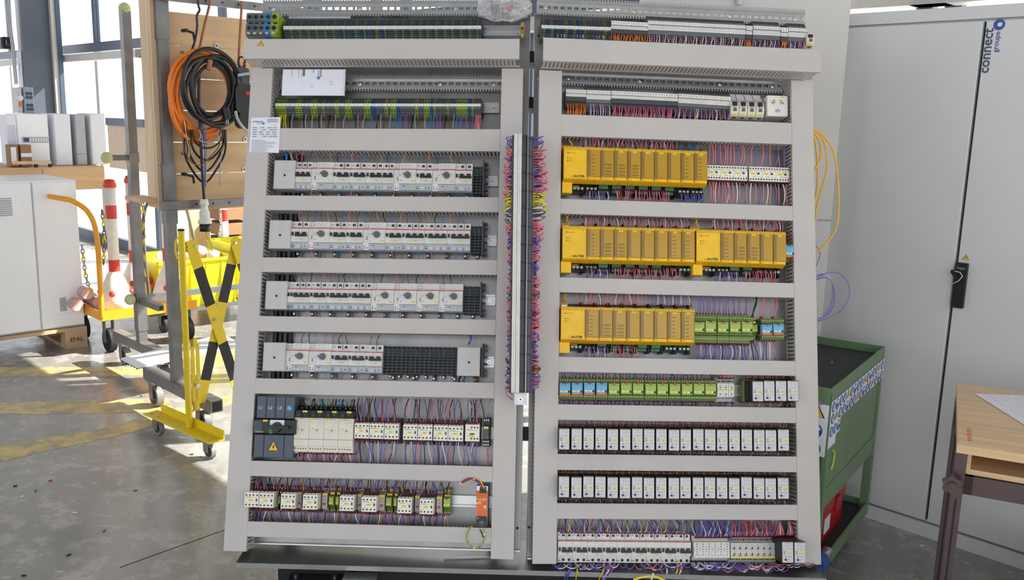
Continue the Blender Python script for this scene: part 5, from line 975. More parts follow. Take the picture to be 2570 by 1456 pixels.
# ---- three slim modules
for i, (x0, t) in enumerate(((1800.5, '214K8'), (1814.5, '248K8'), (1829, '286K8'))):
    (u0, v0), (u1, v1) = PR.uv(x0+.5, 1004.5, -.01), PR.uv(x0+14.3, 954, -.01); W_ = u1-u0; h = v1-v0; x = W_/2-.0004
    r = thing('slim_module', PR.M((u0+u1)/2, (v0+v1)/2, ZP), 'slim light grey monitoring module tagged %s, %s of three' % (t, num(i)), 'module')
    put('body', MB().prof([(-h*.62, 0), (h*.6, 0), (h*.6, .04), (h*.34, .05), (h*.33, .072), (-h*.34, .072), (-h*.35, .05), (-h*.62, .04)], -x, x, MCBW), r); s = MB()
    for k in range(3):
        for y, z in ((.42, .0475), (-.42, .0487), (.54, .043)): s.hole(-x*.6+x*.6*k, h*y, z, .0018)
    put('terminal_screws', s.box(-x*.8, x*.8, h*.37, h*.46, .047, .0477, DARK), r); put('switches', MB().hole(-x*.3, h*.25, .0722, .001).hole(x*.3, h*.25, .0722, .001).box(-x*.1, x*.35, h*.1, h*.17, .072, .0725, MESHB).hole(x*.1, -h*.2, .0722, .0022).hole(-x*.1, -h*.29, .0722, .0014), r)
    tag(r, t, 0, h*.02, .0722, x*1.7, .0052, .0042)
wires(PR, fan(['pink', 'red', 'pink'], 1802, 1842, 941, 950, 9, 2), -.03, -.04, 'above the three slim grey modules', 'wires above the slim modules', .0015, False); wires(PR, fan(['purple', 'navy'], 1802, 1840, 1020, 1010, 9, 3), -.03, -.04, 'below the three slim grey modules', 'wires below the slim modules', .0015, False)
# ---- black relays with white faces
FACE = mat('face_grey_white', (200, 201, 204), .4)
def facerelay(P, x0, x1, yt, yb, label, tg, w=.03, wide=0):
    (u0, v0), (u1, v1) = P.uv(x0, yb, w), P.uv(x1, yt, w); W_ = u1-u0; h = v1-v0; x = W_/2; D = w-ZP
    r = thing('load_relay', P.M((u0+u1)/2, (v0+v1)/2, ZP), label, 'relay')
    put('case', MB().rbox(-x*1.10, x*1.10, -h*.53, h*.54, .0, D-.003, .002, BLACK), r); put('rail_foot', MB().box(-x*1.14, x*1.14, -h*.62, h*.66, .0, .035, DGREEN), r)
    fc = put('face_plate', MB().rbox(-x, x, -h/2, h/2, D-.003, D, .0025, FACE), r)
    g = MB(); z = D+.0002
    g.text('MODULE I-KC', 0, h*.455, z, .0032).box(-x*.8, x*.8, h*.13, h*.135, D, z, MCBG).box(-x*.8, x*.8, h*.29, h*.293, D, z, MCBG)
    for y, s in ((.36, 'SORTIE'), (.19, 'DEFAUT')): g.cyl(-x*.35, h*y, D, z, .0012, GRN, 6).text(s, x*.2, h*(y-.02), z, .0024).text('x', x*.72, h*y, z, .0045)
    for a, b_ in ((-.75, .05), (-.5, .05), (-.62, -.01), (-.75, -.06), (-.5, -.06)): g.box(x*a-.0007, x*a+.0012, h*b_-.0015, h*b_+.0015, D, z, KNOB)
    g.text('ALARME', x*.15, -h*.205, z, .0024).text('8', x*.65, -h*.2, z, .0045).text('RESET', x*.15, -h*.345, z, .0024).text('RELAIS', x*.0, -h*.46, z, .0024)
    put('printing', g, fc); put('indicator', MB().hole(-x*.4, -h*.205, z, .0016, MAROON), r); put('button', MB().cyl(-x*.42, -h*.35, D, D+.002, .0033, BLACK, 12), r)
    tag(r, tg, x*.38, -h*.045, z, x*.9, h*.085, h*.062); return r
HT = ['160K3', '160K7', '162K3', '162K7', '163K3', '166K3', '166K7', '168K3', '168K7', '167K3', '170K3', '170K7', '175K3', '175K7', '176K3', '176K7', '178K3', '178K7', '179K3']
HB = ['270K3', '320K3', '322K3', '323K3', '360K3', '360K7', '362K3', '362K7', '390K3', '390K7', '398K3', '398K7', '402K3', '402K7', '406K3', '406K7', '410K3', '410K7', '4180K3']
JT = [0, 0, 0, 0, 1, 1, 0, .6, .6, 2, 1.5, .4, 1.2, 2, 2, 1.3, 2, 2.4, 1.2]
for i in range(19):
    x0 = 1403.4+30.55*i-.012*i*i*0; jx = random.uniform(-.7, .7); j = JT[i]
    facerelay(PR, x0+jx, x0+jx+25.6, 1076.8+j+.07*i, 1128+j+.1*i, 'black relay with white face tagged %s in the upper relay row' % HT[i], HT[i])
    j2 = [0, 1.6, -.5, 0, 1.4, 1.8, .6, 2, 1.8, 2, 1, 1, .6, 1.2, 2, -.5, 1.5, 2, .8][i]
    facerelay(PR, x0+jx-.6, x0+jx+25, 1197+j2+.15*i, 1248+j2+.17*i, 'black relay with white face tagged %s in the lower relay row' % HB[i], HB[i])
RW = ['red', 'pink', 'purple', 'red', 'grey', 'pink', 'brown']
wires(PR, fan(RW, 1402, 1982, 1057, 1072, 120, 3, .006), -.03, -.04, 'above the upper row of white-faced relays', 'wires above the upper relay row', .0013, False, jit=.003)
wires(PR, fan(['orange', 'purple', 'white', 'brown', 'purple', 'red'], 1404, 1980, 1144, 1130, 110, 5, .006), -.04, -.045, 'below the upper row of white-faced relays', 'wires below the upper relay row', .0013, False, jit=.003)
wires(PR, fan(RW, 1402, 1982, 1181, 1192, 120, 3, .006), -.03, -.04, 'above the lower row of white-faced relays', 'wires above the lower relay row', .0013, False, jit=.003)
wires(PR, fan(['orange', 'purple', 'white', 'brown', 'purple'], 1404, 1980, 1265, 1250, 100, 5, .006), -.04, -.045, 'below the lower row of white-faced relays', 'wires below the lower relay row', .0013, False, jit=.003)
for i, (x0, t) in enumerate(((1889.8, '158K3'), (1918.4, '158K7'), (1948, '159K3'), (1977.8, '159K7'))): facerelay(PR, x0, x0+25, 957+(i == 0)*1.2, 1006+(i == 0)*1, 'black relay with white face tagged %s at right of the relay sockets' % t, t, .03)
(u, v) = PR.uv(1870, 982, -.03); put('end_cover', MB().box(-.006, .0, -.032, .032, 0, .05, DGREEN).box(.0, .022, -.028, .028, 0, .075, BLACK, .002), None, PR.M(u, v, ZP), 'black blanking module with green edge left of relay 158K3', 'cover')
wires(PR, fan(RW, 1868, 2000, 943, 952, 26, 3, .01), -.03, -.04, 'above the four white-faced relays', 'wires above the four relays', .0014, False, jit=.003); wires(PR, fan(['orange', 'purple', 'white', 'pink', 'brown'], 1868, 1990, 1020, 1008, 24, 5), -.03, -.04, 'below the four white-faced relays', 'wires below the four relays', .0014, False, jit=.003)
# ---- bottom row of the right panel
f = rowf(PR, (1402, 1338, 1416.4), (1737, 1343, 1417.5), .0)
for i, t in enumerate(['10F3', '10F5', '10F8', '15F8', '17F5', '17F8', '13F3', '10F6', '18F8']):
    x0 = 1402+37.15*i; uc, vc, W_, _ = f(x0, x0+37.1); breaker(PR.M(uc, vc, ZP+.01), W_, f.h, 2, 1, 'white two-pole breaker tagged %s, %s of nine in the bottom row' % (t, num(i)), t, None, adapter=False)
put('end_stop', MB().box(-.01, 0, -.022, .022, 0, .05, mat('clear_film', (200, 204, 208), .2)), None, PR.M(PR.uv(1401, 1370, -.03)[0], PR.uv(1401, 1373, -.03)[1], ZP), 'translucent end stop left of the bottom row of breakers', 'end stop')
for i in range(6):
    x0 = 1742.5+15.1*i; (u0, v0), (u1, v1) = PR.uv(x0, 1412, .0), PR.uv(x0+14.8, 1349, .0); W_ = u1-u0; h = v1-v0; x = W_/2-.0003
    r = thing('dimmer_module', PR.M((u0+u1)/2, (v0+v1)/2, ZP), 'narrow grey module with five small dials, %s of six in the bottom row' % num(i), 'module')
    put('body', MB().prof([(-h/2, 0), (h/2, 0), (h/2, .055), (h*.30, .06), (h*.29, .078), (-h*.33, .080), (-h*.34, .062), (-h/2, .055)], -x, x, MCBW).box(-x, x, h*.285, h*.295, .078, .0795, YEL), r); s = MB()
    for k in range(3):
        for y, z in ((.43, .0568), (.37, .0585), (-.42, .0587), (-.47, .0565)): s.hole(-x*.62+x*.62*k, h*y, z, .0013)
    put('terminal_screws', s, r)
    for k in range(5): put('dial', MB().cyl(x*.15, h*(.22-.105*k), .079, .0805, .0026, MCBG, 10).box(x*.15-.002, x*.15+.002, h*(.22-.105*k)-.0004, h*(.22-.105*k)+.0004, .0805, .081, KNOB), r)
    put('printing', MB().text('DIMMER', -x*.7, 0, .0795, .003, INK, 0, PI/2).hole(-x*.6, -h*.26, .0795, .0012, RED), r)
for i, t in enumerate(['1828A1', '1828A5', '1831A1', '1831A5', '1832A1', '1832A5', '1833A1', '1833A5']):
    x0 = 1835.5+15*i; (u0, v0), (u1, v1) = PR.uv(x0, 1411, .0), PR.uv(x0+14.8, 1353, .0); W_ = u1-u0; h = v1-v0; x = W_/2-.0003
    r = thing('output_module', PR.M((u0+u1)/2, (v0+v1)/2, ZP), 'narrow grey switch module tagged %s, %s of eight in the bottom row' % (t, num(i)), 'module')
    put('body', MB().prof([(-h*.62, 0), (h*.72, 0), (h*.72, .04), (h*.5, .05), (h*.32, .06), (h*.31, .078), (-h*.36, .08), (-h*.37, .06), (-h*.62, .05)], -x, x, mat('module_grey', (196, 196, 192), .4)), r)
    put('terminal_screws', MB().box(-x*.8, x*.8, h*.36, h*.44, .0565, .0585, DARK).hole(-x*.4, h*.4, .0588, .0014, ZINC).hole(x*.4, h*.4, .0588, .0014, ZINC).box(-x*.8, x*.8, -h*.46, -h*.41, .0572, .0592, DARK), r)
    put('slide_switch', MB().box(x*.1, x*.4, h*.04, h*.14, .079, .081, BLACK).box(x*.1, x*.4, -h*.24, -h*.12, .079, .081, BLACK).hole(x*.2, h*.22, .0785, .001).hole(x*.2, -h*.06, .0792, .001).box(-x*.5, x*.0, h*.03, h*.06, .079, .0794, KNOB).box(-x*.5, 0, -h*.24, -h*.2, .0794, .0797, KNOB), r)
    tag(r, t, 0, -h*.31, .0805, x*1.9, .0058, .0038)
for i, (x0, t) in enumerate(((1964.3, '4180K3'), (1995, '4180K7'))): facerelay(PR, x0, x0+26, 1361.5+i*.6, 1412.5+i*.6, 'black relay with white face tagged %s at the bottom right corner' % t, t, .055)
wires(PR, fan(['purple', 'purple', 'navy', 'white', 'pink', 'purple', 'yellow', 'purple', 'grey'], 1405, 1735, 1303, 1338, 66, 12, .01), -.045, -.02, 'rising behind the nine bottom breakers', 'wires above the bottom breakers', .0015, False, jit=.012, bow=.012)
wires(PR, fan(['purple', 'purple', 'white', 'purple', 'navy'], 1744, 1834, 1308, 1350, 46, 14, 0), -.045, -.025, 'above the six dial modules', 'violet wires above the dial modules', .0015, False, jit=.01, bow=.012)
wires(PR, fan(['pink', 'blue', 'pink', 'red', 'pink', 'navy', 'pink'], 1836, 1948, 1308, 1348, 50, 10, 0), -.045, -.025, 'above the eight switch modules', 'pink wires above the switch modules', .0016, False, jit=.008, bow=.012)
wires(PR, [(c, (x0+i*1.0, 1309), (x0-4+i*3.6, 1347)) for x0 in (1953, 1978) for i, c in enumerate(['pink', 'pink', 'white', 'pink', 'pink', 'pink'])], -.045, -.03, 'fanning out above the corner relays', 'pink fans above the corner relays', .0018, False, jit=.001)
# loops of wire hanging under the bottom row and over the tray
def loops(P, x0, x1, y, n, drop, cols, w0, w1, desc, group, r=.0016):
    g = MB()
    for i in range(n):
        a = random.uniform(x0, x1); b_ = a+random.choice((-1, 1))*random.uniform(15, 45); d = random.uniform(.4, 1)*drop; q = []
        for k in range(9): t = k/8; q.append(Vector((*P.uv(a+(b_-a)*t, y+d*4*t*(1-t)*.8, w0+(w1-w0)*4*t*(1-t)), w0+(w1-w0)*4*t*(1-t))))
        g.tube(q, r, COLS[cols[i % len(cols)]], 5)
    put('wires', g, None, P.M(), desc, 'wires', group, 'stuff')
loops(PR, 1395, 1740, 1416, 44, 20, ['purple', 'white', 'navy', 'pink', 'purple'], -.02, .015, 'violet and white wire loops hanging under the nine bottom breakers', 'loops under the bottom row')
loops(PR, 1745, 1840, 1412, 30, 26, ['purple', 'white', 'purple'], -.02, .02, 'violet and white wire loops hanging under the dial modules', 'loops under the bottom row')
loops(PR, 1845, 1955, 1412, 34, 32, ['purple', 'white', 'pink', 'purple'], -.02, .03, 'mixed wire loops hanging under the switch modules onto the tray', 'loops under the bottom row')
loops(PR, 1960, 2025, 1412, 16, 16, ['purple', 'orange', 'white', 'navy'], -.02, .03, 'wire loops hanging under the two corner relays', 'loops under the bottom row')
g = MB()
for i, (xa, xb, c) in enumerate(((1430, 1418, 'purple'), (1433, 1424, 'blue'), (1444, 1446, 'yellow'), (1516, 1505, 'yellow'), (1528, 1512, 'purple'), (1532, 1516, 'white'), (1545, 1520, 'purple'), (1650, 1662, 'purple'), (1668, 1672, 'white'), (1700, 1692, 'yellow'), (1710, 1700, 'white'))):
    a = [Vector(PR.P(*PR.uv(xa, 1412, -.03), -.03)), Vector(PR.P(*PR.uv((xa+xb)/2+4, 1432, .01), .01)), fl(xb, 1450, .2+.04), fl(xb-3, 1475, .15)]
    g.tube(smooth(a), .0022, COLS[c], 6)
put('wires', g, None, None, 'yellow, violet and white cables spilling over the tray edge', 'wires', None, 'stuff')
a = [fl(1590, 1456, .262), fl(1610, 1449, .27), fl(1640, 1447, .27), fl(1665, 1456, .262), fl(1690, 1475, .25)]
ob = put('cable', MB().tube([p-a[0] for p in smooth(a)], .004, COLS['yellow'], 7), None, Matrix.Translation(a[0]), 'yellow cable bundle with white tie lying at the tray edge', 'cable'); put('cable_tie', MB().tube([a[1]-a[0]+Vector((.03, 0, -.006)), a[1]-a[0]+Vector((.035, 0, .014))], .003, WHITE, 6), ob)
# ---------------------------------------------------------------- vertical terminal strip between the panels
a, b_ = PL.P(*PL.uv(1313, 340, .10), .10), PL.P(*PL.uv(1306, 986, .10), .10)
vv = (a-b_).normalized(); uu = Vector((1, -.02, 0)); nn = uu.cross(vv).normalized(); uu = vv.cross(nn).normalized()
PV = Plane(uu, vv, b_); LEN = (a-b_).length
r = thing('terminal_row', frame(b_, uu, vv, nn), 'long vertical terminal strip with white markers between both panels', 'terminals')
n = 128; p = LEN/n; g = MB(); hw = .034; y = p*.46
def vblock(cap):
    g = MB(); pts = [(-hw, -.035), (hw*1.05, -.035), (hw*1.05, -.012), (hw*.75, -.006), (hw*.72, -.002), (hw*.30, -.002), (hw*.22, .010), (-hw*.1, .012), (-hw*.75, .012), (-hw, .0)]
    m = len(pts); g.add([(x, -y, z) for x, z in pts]+[(x, y, z) for x, z in pts], [tuple(range(m)), tuple(range(2*m-1, m-1, -1))]+[(i, i+m, (i+1) % m+m, (i+1) % m) for i in range(m)], cap)
    for x, z in ((-hw*.92, .0035), (hw*.02, .0118), (hw*.14, .0112), (hw*.62, -.002), (hw*.84, -.008), (hw*.97, -.0105)): g.box(x-.0014, x+.0014, -y*.6, y*.6, z-.004, z+.0012, DARK)
    return g.mesh('terminal_block')
vb_ = [vblock(TGREY), vblock(SLATE)]
for i in range(n): put('terminal_block', vb_[1 if i % 9 == 0 else 0], r, Matrix.Translation((0, p*(i+.5), 0)))
for x0, x1 in ((-.80, -.48), (-.44, -.12)):
    g = MB().box(hw*x0, hw*x1, 0, LEN, .012, .0155, WHITE)
    for i in range(n): g.box(hw*(x0*.6+x1*.4), hw*(x0*.4+x1*.6), p*(i+.3), p*(i+.6), .0155, .0158, KNOB).box(hw*x0, hw*x1, p*i, p*i+.0004, .0155, .0157, MCBG)
    put('marker_strip', g, r)
put('centre_ridge', MB().box(hw*.28, hw*.36, 0, LEN, -.004, .008, BLACK).box(hw*.42, hw*.47, 0, LEN, -.004, .002, ZINC), r)
put('support_rail', MB().box(-.016, .018, -.036, LEN+.002, -.042, -.036, ZINC).box(-.018, -.014, -.036, LEN, -.036, -.03, ZINC).box(.016, .020, -.036, LEN, -.036, -.03, ZINC), r); put('screw', MB().cyl(0, -.02, -.036, -.031, .0065, CHROME, 12).hole(0, -.02, -.0308, .003), r)
put('spacer_post', MB().box(-.01, .01, -.03, -.01, -.16, -.042, ZINC).box(-.01, .01, LEN-.04, LEN-.02, -.16, -.042, ZINC), r)
def ploops(side, desc, x0, spans):
    g = MB()
    for (ta, tb, c, big, cnt) in spans:
        for i in range(cnt):
            v = LEN*(1-(ta+(tb-ta)*(i+.5)/cnt)); s = side; q = []; R = random.uniform(.6, 1)*big; dv = random.uniform(-.02, .012)
            for k in range(9): t = k/8; q.append(Vector((s*(hw*x0+R*math.sin(PI*min(1, t*1.05))*.9), v+dv*t*2, -.012+(.028*math.sin(PI*t*.9) if side > 0 else .02*math.sin(PI*t))-.075*t*t)))
            g.tube(q, .0016, COLS[c if isinstance(c, str) else c[i % len(c)]], 5)
    put('wires', g, None, frame(b_, uu, vv, nn), desc, 'wires', 'wire loops of the vertical strip', 'stuff')
SP = [(.0, .06, 'purple', .042, 9), (.05, .07, 'orange', .04, 4), (.06, .11, 'pink', .05, 8), (.08, .16, ['blue', 'navy', 'brown'], .035, 8), (.12, .23, 'pink', .055, 20), (.14, .24, ['blue', 'purple', 'black'], .035, 9), (.225, .285, 'yellow', .05, 12), (.28, .33, ['blue', 'white', 'brown'], .045, 8), (.33, .40, 'pink', .04, 12), (.39, .45, 'purple', .03, 9), (.43, .50, 'pink', .032, 12), (.49, .56, 'purple', .026, 8), (.55, .62, 'pink', .03, 12), (.60, .64, ['brown', 'purple'], .028, 5), (.63, .70, 'pink', .03, 10), (.68, .72, ['purple', 'red', 'navy'], .026, 5), (.71, .80, 'pink', .028, 14), (.76, .84, 'purple', .028, 10), (.83, .90, ['purple', 'pink'], .032, 10), (.89, .92, 'brown', .034, 5), (.92, .99, ['pink', 'purple', 'purple'], .034, 11)]
ploops(1, 'coloured wire loops bulging from the right side of the vertical strip', .9, SP)
ploops(-1, 'coloured wire loops bulging from the left side of the vertical strip', .75, [(a_, b2, c, bg*.72, n_) for a_, b2, c, bg, n_ in SP])
# ---------------------------------------------------------------- tray and stand
a, c = fl(592, 1413, .262), fl(2074, 1452.5, .262); ex = (c-a); Lt = ex.length; ex.normalize(); ey = Z.cross(ex).normalized(); ez = ex.cross(ey)
TRM = frame(a, ex, ey, ez)
tr = thing('base_tray', TRM, 'long galvanised tray under both panels with folded front lip', 'tray')
put('tray_sheet', MB().box(0, Lt, 0, .20, -.002, 0, GALV), tr); put('front_lip', MB().box(0, Lt, -.002, 0, -.0145, .0012, ZINC), tr)
a = fl(1115, 1404, .2625); e_ = fl(1236, 1401, .2625); l_ = (e_-a).length; g = MB()
for i in range(30): g.box(l_*i/30, l_*i/30+.003, -.004, .002, .002, .006, ZINC)
s_ = put('offcut_strip', MB().box(0, l_, -.002, .002, 0, .003, ZINC), None, frame(a, (e_-a).normalized(), Z.cross((e_-a).normalized()), Z), 'short toothed metal strip lying on the tray under left panel', 'strip'); put('teeth', g, s_, kind='stuff')
# black stand: feet, uprights, cross bars seen through the gap and above
stn = thing('panel_stand', TRM, 'black steel stand carrying the tray and both leaning panels', 'stand')
put('beam', MB().box(.12, Lt-.12, .03, .15, -.075, -.004, BLKM), stn); put('bearing_plate', MB().box(.16, .33, -.07, .03, -.055, -.045, BLKM, .002), stn)
for x, y in ((.18, -.045), (.30, -.045), (.18, .01), (.30, .01)): put('bolt', MB().cyl(x, y, -.045, -.040, .007, CHROME, 6), stn)
for x in (.24, Lt-.24): put('upright', MB().box(x-.03, x+.03, .16, .22, -.25, 1.5, BLKM), stn) if False else put('foot', MB().box(x-.05, x+.05, -.10, .55, -.255, -.19, BLKM).box(x-.04, x+.04, .05, .13, -.19, -.075, BLKM), stn)
put('slide_bracket', MB().box(.33, .43, -.06, .02, -.045, -.03, ZINC), stn)
def back(P, u0, u1, v0, v1, nm, w=-.15, d=.04):
    q = [P.P(u, v, z) for z in (w-d, w) for u, v in ((u0, v0), (u1, v0), (u1, v1), (u0, v1))]; I = TRM.inverted()
    put(nm, MB().add([I @ p for p in q], [(3, 2, 1, 0), (4, 5, 6, 7), (0, 1, 5, 4), (1, 2, 6, 5), (2, 3, 7, 6), (3, 0, 4, 7)], BLKM), stn)
for v in (.35, 1.46, 1.62): back(PL, .05, .96, v, v+.045, 'cross_bar'); back(PR, -.02, .86, v+.01, v+.05, 'cross_bar', -.16)
for u in (.12, .8): back(PL, u, u+.05, .02, 1.7, 'upright', -.195); back(PR, u, u+.05, .02, 1.7, 'upright', -.205)
# ---------------------------------------------------------------- bag of parts on top
CLR = bpy.data.materials.new('clear_bag'); CLR.use_nodes = True; t = CLR.node_tree; t.nodes.clear()
o_ = t.nodes.new('ShaderNodeOutputMaterial'); a_ = t.nodes.new('ShaderNodeBsdfTransparent'); g_ = t.nodes.new('ShaderNodeBsdfPrincipled'); x_ = t.nodes.new('ShaderNodeMixShader'); g_.inputs['Roughness'].default_value = .15; g_.inputs['Base Color'].default_value = (.8, .8, .82, 1)
nz = t.nodes.new('ShaderNodeTexNoise'); nz.inputs['Scale'].default_value = 45; rr = t.nodes.new('ShaderNodeValToRGB'); rr.color_ramp.elements[0].position = .4; rr.color_ramp.elements[0].color = (.12, .12, .12, 1); rr.color_ramp.elements[1].position = .7; rr.color_ramp.elements[1].color = (.65, .65, .65, 1)
t.links.new(nz.outputs['Fac'], rr.inputs[0]); t.links.new(rr.outputs[0], x_.inputs[0]); t.links.new(a_.outputs[0], x_.inputs[1]); t.links.new(g_.outputs[0], x_.inputs[2]); t.links.new(x_.outputs[0], o_.inputs[0])
u, v = PL.uv(1265, 12, -.03); BM_ = PL.M(u, v, -.03)
bg = thing('parts_bag', BM_, 'clear plastic bag of small parts hanging over the panel top', 'bag')
g = MB(); vs = []; fs = []; NU, NV = 16, 12; rn = random.Random(5)
for i in range(NV+1):
    for j in range(NU): t_ = PI*i/NV; p_ = 2*PI*j/NU; k_ = 1+rn.uniform(-.16, .16); vs.append((.088*k_*math.sin(t_)*math.cos(p_), .052*k_*math.cos(t_)-.25*abs(math.sin(t_)*math.cos(p_))*.05, .035*k_*math.sin(t_)*math.sin(p_)))
for i in range(NV):
    for j in range(NU): fs.append((i*NU+j, (i+1)*NU+j, (i+1)*NU+(j+1) % NU, i*NU+(j+1) % NU))
put('film', g.add(vs, fs, CLR), bg)
g = MB().add([(.03, -.02, .02), (.075, -.052, .03), (.05, -.06, .025), (.02, -.045, .022)], [(0, 1, 2, 3)], CLR); put('film_corner', g, bg)
for x, y, m, s in ((-.03, -.01, KNOB, .014), (.0, .015, MCBW, .012), (-.05, .02, ZINC, .01), (.03, .02, MCBW, .012), (-.01, -.02, KNOB, .01)): put('connector', MB().box(x-s, x+s, y-s*.6, y+s*.6, -.01, .01, m, .003), bg)
for x, y in ((.012, -.014), (.02, -.02), (.025, -.012)): put('red_part', MB().box(x-.005, x+.005, y-.004, y+.004, .0, .012, RED, .001), bg)
put('paper_note', MB().box(-.04, -.012, .012, .05, .012, .013, PAPER).text('ABB', -.026, .03, .0135, .012, INK, 0, 1.3), bg)
# ---------------------------------------------------------------- cables at the right side
for i, pts in enumerate(([(2042, 328), (2060, 334), (2078, 355), (2092, 380), (2100, 420), (2104, 470), (2104, 540), (2095, 580), (2070, 615), (2045, 635)], [(2042, 330), (2058, 338), (2070, 362), (2076, 400), (2075, 430), (2062, 475), (2050, 520), (2047, 555)], [(2042, 332), (2052, 345), (2060, 370), (2058, 400), (2042, 432)], [(2041, 336), (2048, 370), (2052, 420), (2051, 470), (2044, 510)])):
    cable('network_cable', PR, pts, -.09, .0034, COLS['amber'], ['longest yellow network cable hanging in a wide arc at right', 'yellow network cable hanging inside the widest arc', 'short yellow network cable curling back behind the panel edge', 'yellow network cable hanging nearly straight along the panel edge'][i], 'cable', 'yellow network cables at the right edge')
cable('wire', PR, [(2046, 615), (2056, 628), (2057, 645), (2048, 668)], -.09, .0014, COLS['purple'], 'single violet wire poking out above the violet coil', 'wire')
cable('wire', PR, [(2050, 692), (2075, 686), (2100, 684), (2120, 698), (2132, 722), (2128, 755), (2110, 780), (2085, 795), (2055, 806)], -.09, .0014, COLS['purple'], 'violet wire making the widest loop right of the panel', 'wire')
for i in range(7):
    c = 'white' if i in (2, 5) else 'purple'; k = i*1.6; pts = [(2050, 702-k), (2068, 697-k), (2084, 702-k*.6), (2094-k*.5, 730), (2092-k, 765), (2078-k, 790), (2052, 800+k*1.2)]
    cable('wire', PR, pts, -.09-.002*i, .0015, COLS[c], '%s wire in the coil at the right edge, %s loop counted from outside' % (c, num(i)), 'wire', 'coil of violet and white wires')
# ================================================================== left side of the hall
PINE = mat('pine_wood', (206, 172, 132), .6, 0, .16, 2.2, .1, (1, 9, 9)); PINE2 = mat('pine_wood_pale', (214, 184, 148), .6, 0, .14, 2.5, .1, (9, 1, 9)); PALW = mat('pallet_wood', (188, 160, 128), .75, 0, .2, 5, .1)
BALL = mat('tennis_felt', (190, 196, 140), .9, 0, .1, 60, .3); SAFE = mat('barrier_yellow', (226, 196, 20), .42, 0, .05, 10); CABW = mat('enclosure_white', (240, 243, 248), .4, 0, .02, 4)
CPR = mat('copper_strap', (150, 96, 66), .4, .5, .15, 20); CARD = mat('cardboard', (150, 116, 84), .8, 0, .08, 6); BIN = mat('bin_yellow', (232, 222, 30), .4); ORY = mat('trolley_orange', (238, 164, 30), .4)
def castor(parent, x, z, r=.058, top=.145, w=.03, brake=True, ax='x', y0=0, mt=RUBG):
    """x, z: place along local x and local z; local y is up; wheel axis along local x"""
    c = put('castor', MB().box(x-w*.9, x-w*.72, r*.8, top, z-.022, z+.022, STEEL).box(x+w*.72, x+w*.9, r*.8, top, z-.022, z+.022, STEEL).box(x-w*1.2, x+w*1.2, top-.006, top, z-.04, z+.04, ZINC), parent)
    put('wheel', MB().tube([(x-w*.6, r, z+.012), (x+w*.6, r, z+.012)], r, mt, 20).tube([(x-w*.65, r, z+.012), (x+w*.65, r, z+.012)], r*.72, BLACK, 16).tube([(x-w*.8, r, z+.012), (x+w*.8, r, z+.012)], r*.14, ZINC, 8), c)
    if brake: put('brake_lever', MB().prism([(0, 0), (.05, .0), (.075, .012), (.05, .016), (0, .012)], -.015, .015, ZINC), c, Matrix.Translation((x, top-.025, z-.03)) @ Matrix.Rotation(PI/2, 4, 'Y'))
def sqtube(mb, a, b_, s, m):                             # square tube along local x, y or z
    a = Vector(a); b_ = Vector(b_); d = b_-a; k = max(range(3), key=lambda i: abs(d[i])); lo = [min(a[i], b_[i])-(s/2 if i != k else 0) for i in range(3)]; hi = [max(a[i], b_[i])+(s/2 if i != k else 0) for i in range(3)]
    mb.box(lo[0], hi[0], lo[1], hi[1], lo[2], hi[2], m)
    for e in (lo[k], hi[k]):
        o1 = [lo[i]+.006 for i in range(3)]; o2 = [hi[i]-.006 for i in range(3)]; o1[k] = e-.0006; o2[k] = e+.0006; mb.box(o1[0], o2[0], o1[1], o2[1], o1[2], o2[2], DARK)
    return mb
# ---- rack behind: single post with two padded arms
ca, cb = fl(292, 917), fl(433, 957); oa = (ca+cb)/2; oa.z = 0; PA = Plane(QQ, Z, oa); hl = (cb-ca).length/2
ra = thing('steel_rack', PA.M(), 'grey square-tube rack on castors with tennis balls on its arm ends', 'rack')
ztop = PA.uv(345, 30)[1]
put('post', sqtube(MB(), (0, .20, 0), (0, ztop, 0), .05, STEEL), ra); put('foot_beam', sqtube(MB(), (0, .175, -hl-.10), (0, .175, hl+.12), .06, STEEL), ra)
castor(ra, 0, -hl); castor(ra, 0, hl)
put('tennis_ball', MB().sphere((0, ztop+.012, 0), .034, BALL, 16, 12), ra)
ua, va = PA.uv(268, 396); put('arm', sqtube(MB(), (ua+.03, va, 0), (-.02, va, 0), .032, STEEL), ra); put('tennis_ball', MB().sphere((ua, va, 0), .034, BALL, 16, 12), ra); put('sleeve', sqtube(MB(), (0, va-.03, 0), (0, va+.03, 0), .058, STEEL), ra)
ub, vb2 = PA.uv(327, 752); put('arm', sqtube(MB(), (ub+.03, vb2, 0), (1.5, vb2, 0), .034, STEEL), ra); put('tennis_ball', MB().sphere((ub, vb2, 0), .034, BALL, 16, 12), ra); put('sleeve', sqtube(MB(), (0, vb2-.2, 0), (0, vb2+.03, 0), .058, STEEL), ra)
put('arm', sqtube(MB(), (0, vb2-.01, .02), (0, vb2-.01, .30), .036, STEEL), ra); put('post', sqtube(MB(), (1.5, .2, 0), (1.5, ztop, 0), .05, STEEL), ra); put('foot_beam', sqtube(MB(), (1.5, .175, -hl-.1), (1.5, .175, hl+.12), .06, STEEL), ra)
castor(ra, 1.5, -hl); castor(ra, 1.5, hl)
sh = [fl(*p, .214) for p in ((303, 899), (347, 921), (610, 866), (560, 838))]; bt = [Vector((p.x, p.y, .204)) for p in sh]
ws = thing('white_board', None, 'long white ribbed plastic board lying across the rack feet', 'board')
put('board', MB().add(bt+sh, [(0, 1, 2, 3), (7, 6, 5, 4), (0, 4, 5, 1), (1, 5, 6, 2), (2, 6, 7, 3), (3, 7, 4, 0)], PAPER), ws)
for k in range(5): p = sh[0].lerp(sh[1], .3+.15*k); q = sh[3].lerp(sh[2], .3+.15*k); put('rib', MB().tube([(p.x, p.y, .199), (q.x, q.y, .199)], .005, BLKM, 5), ws)
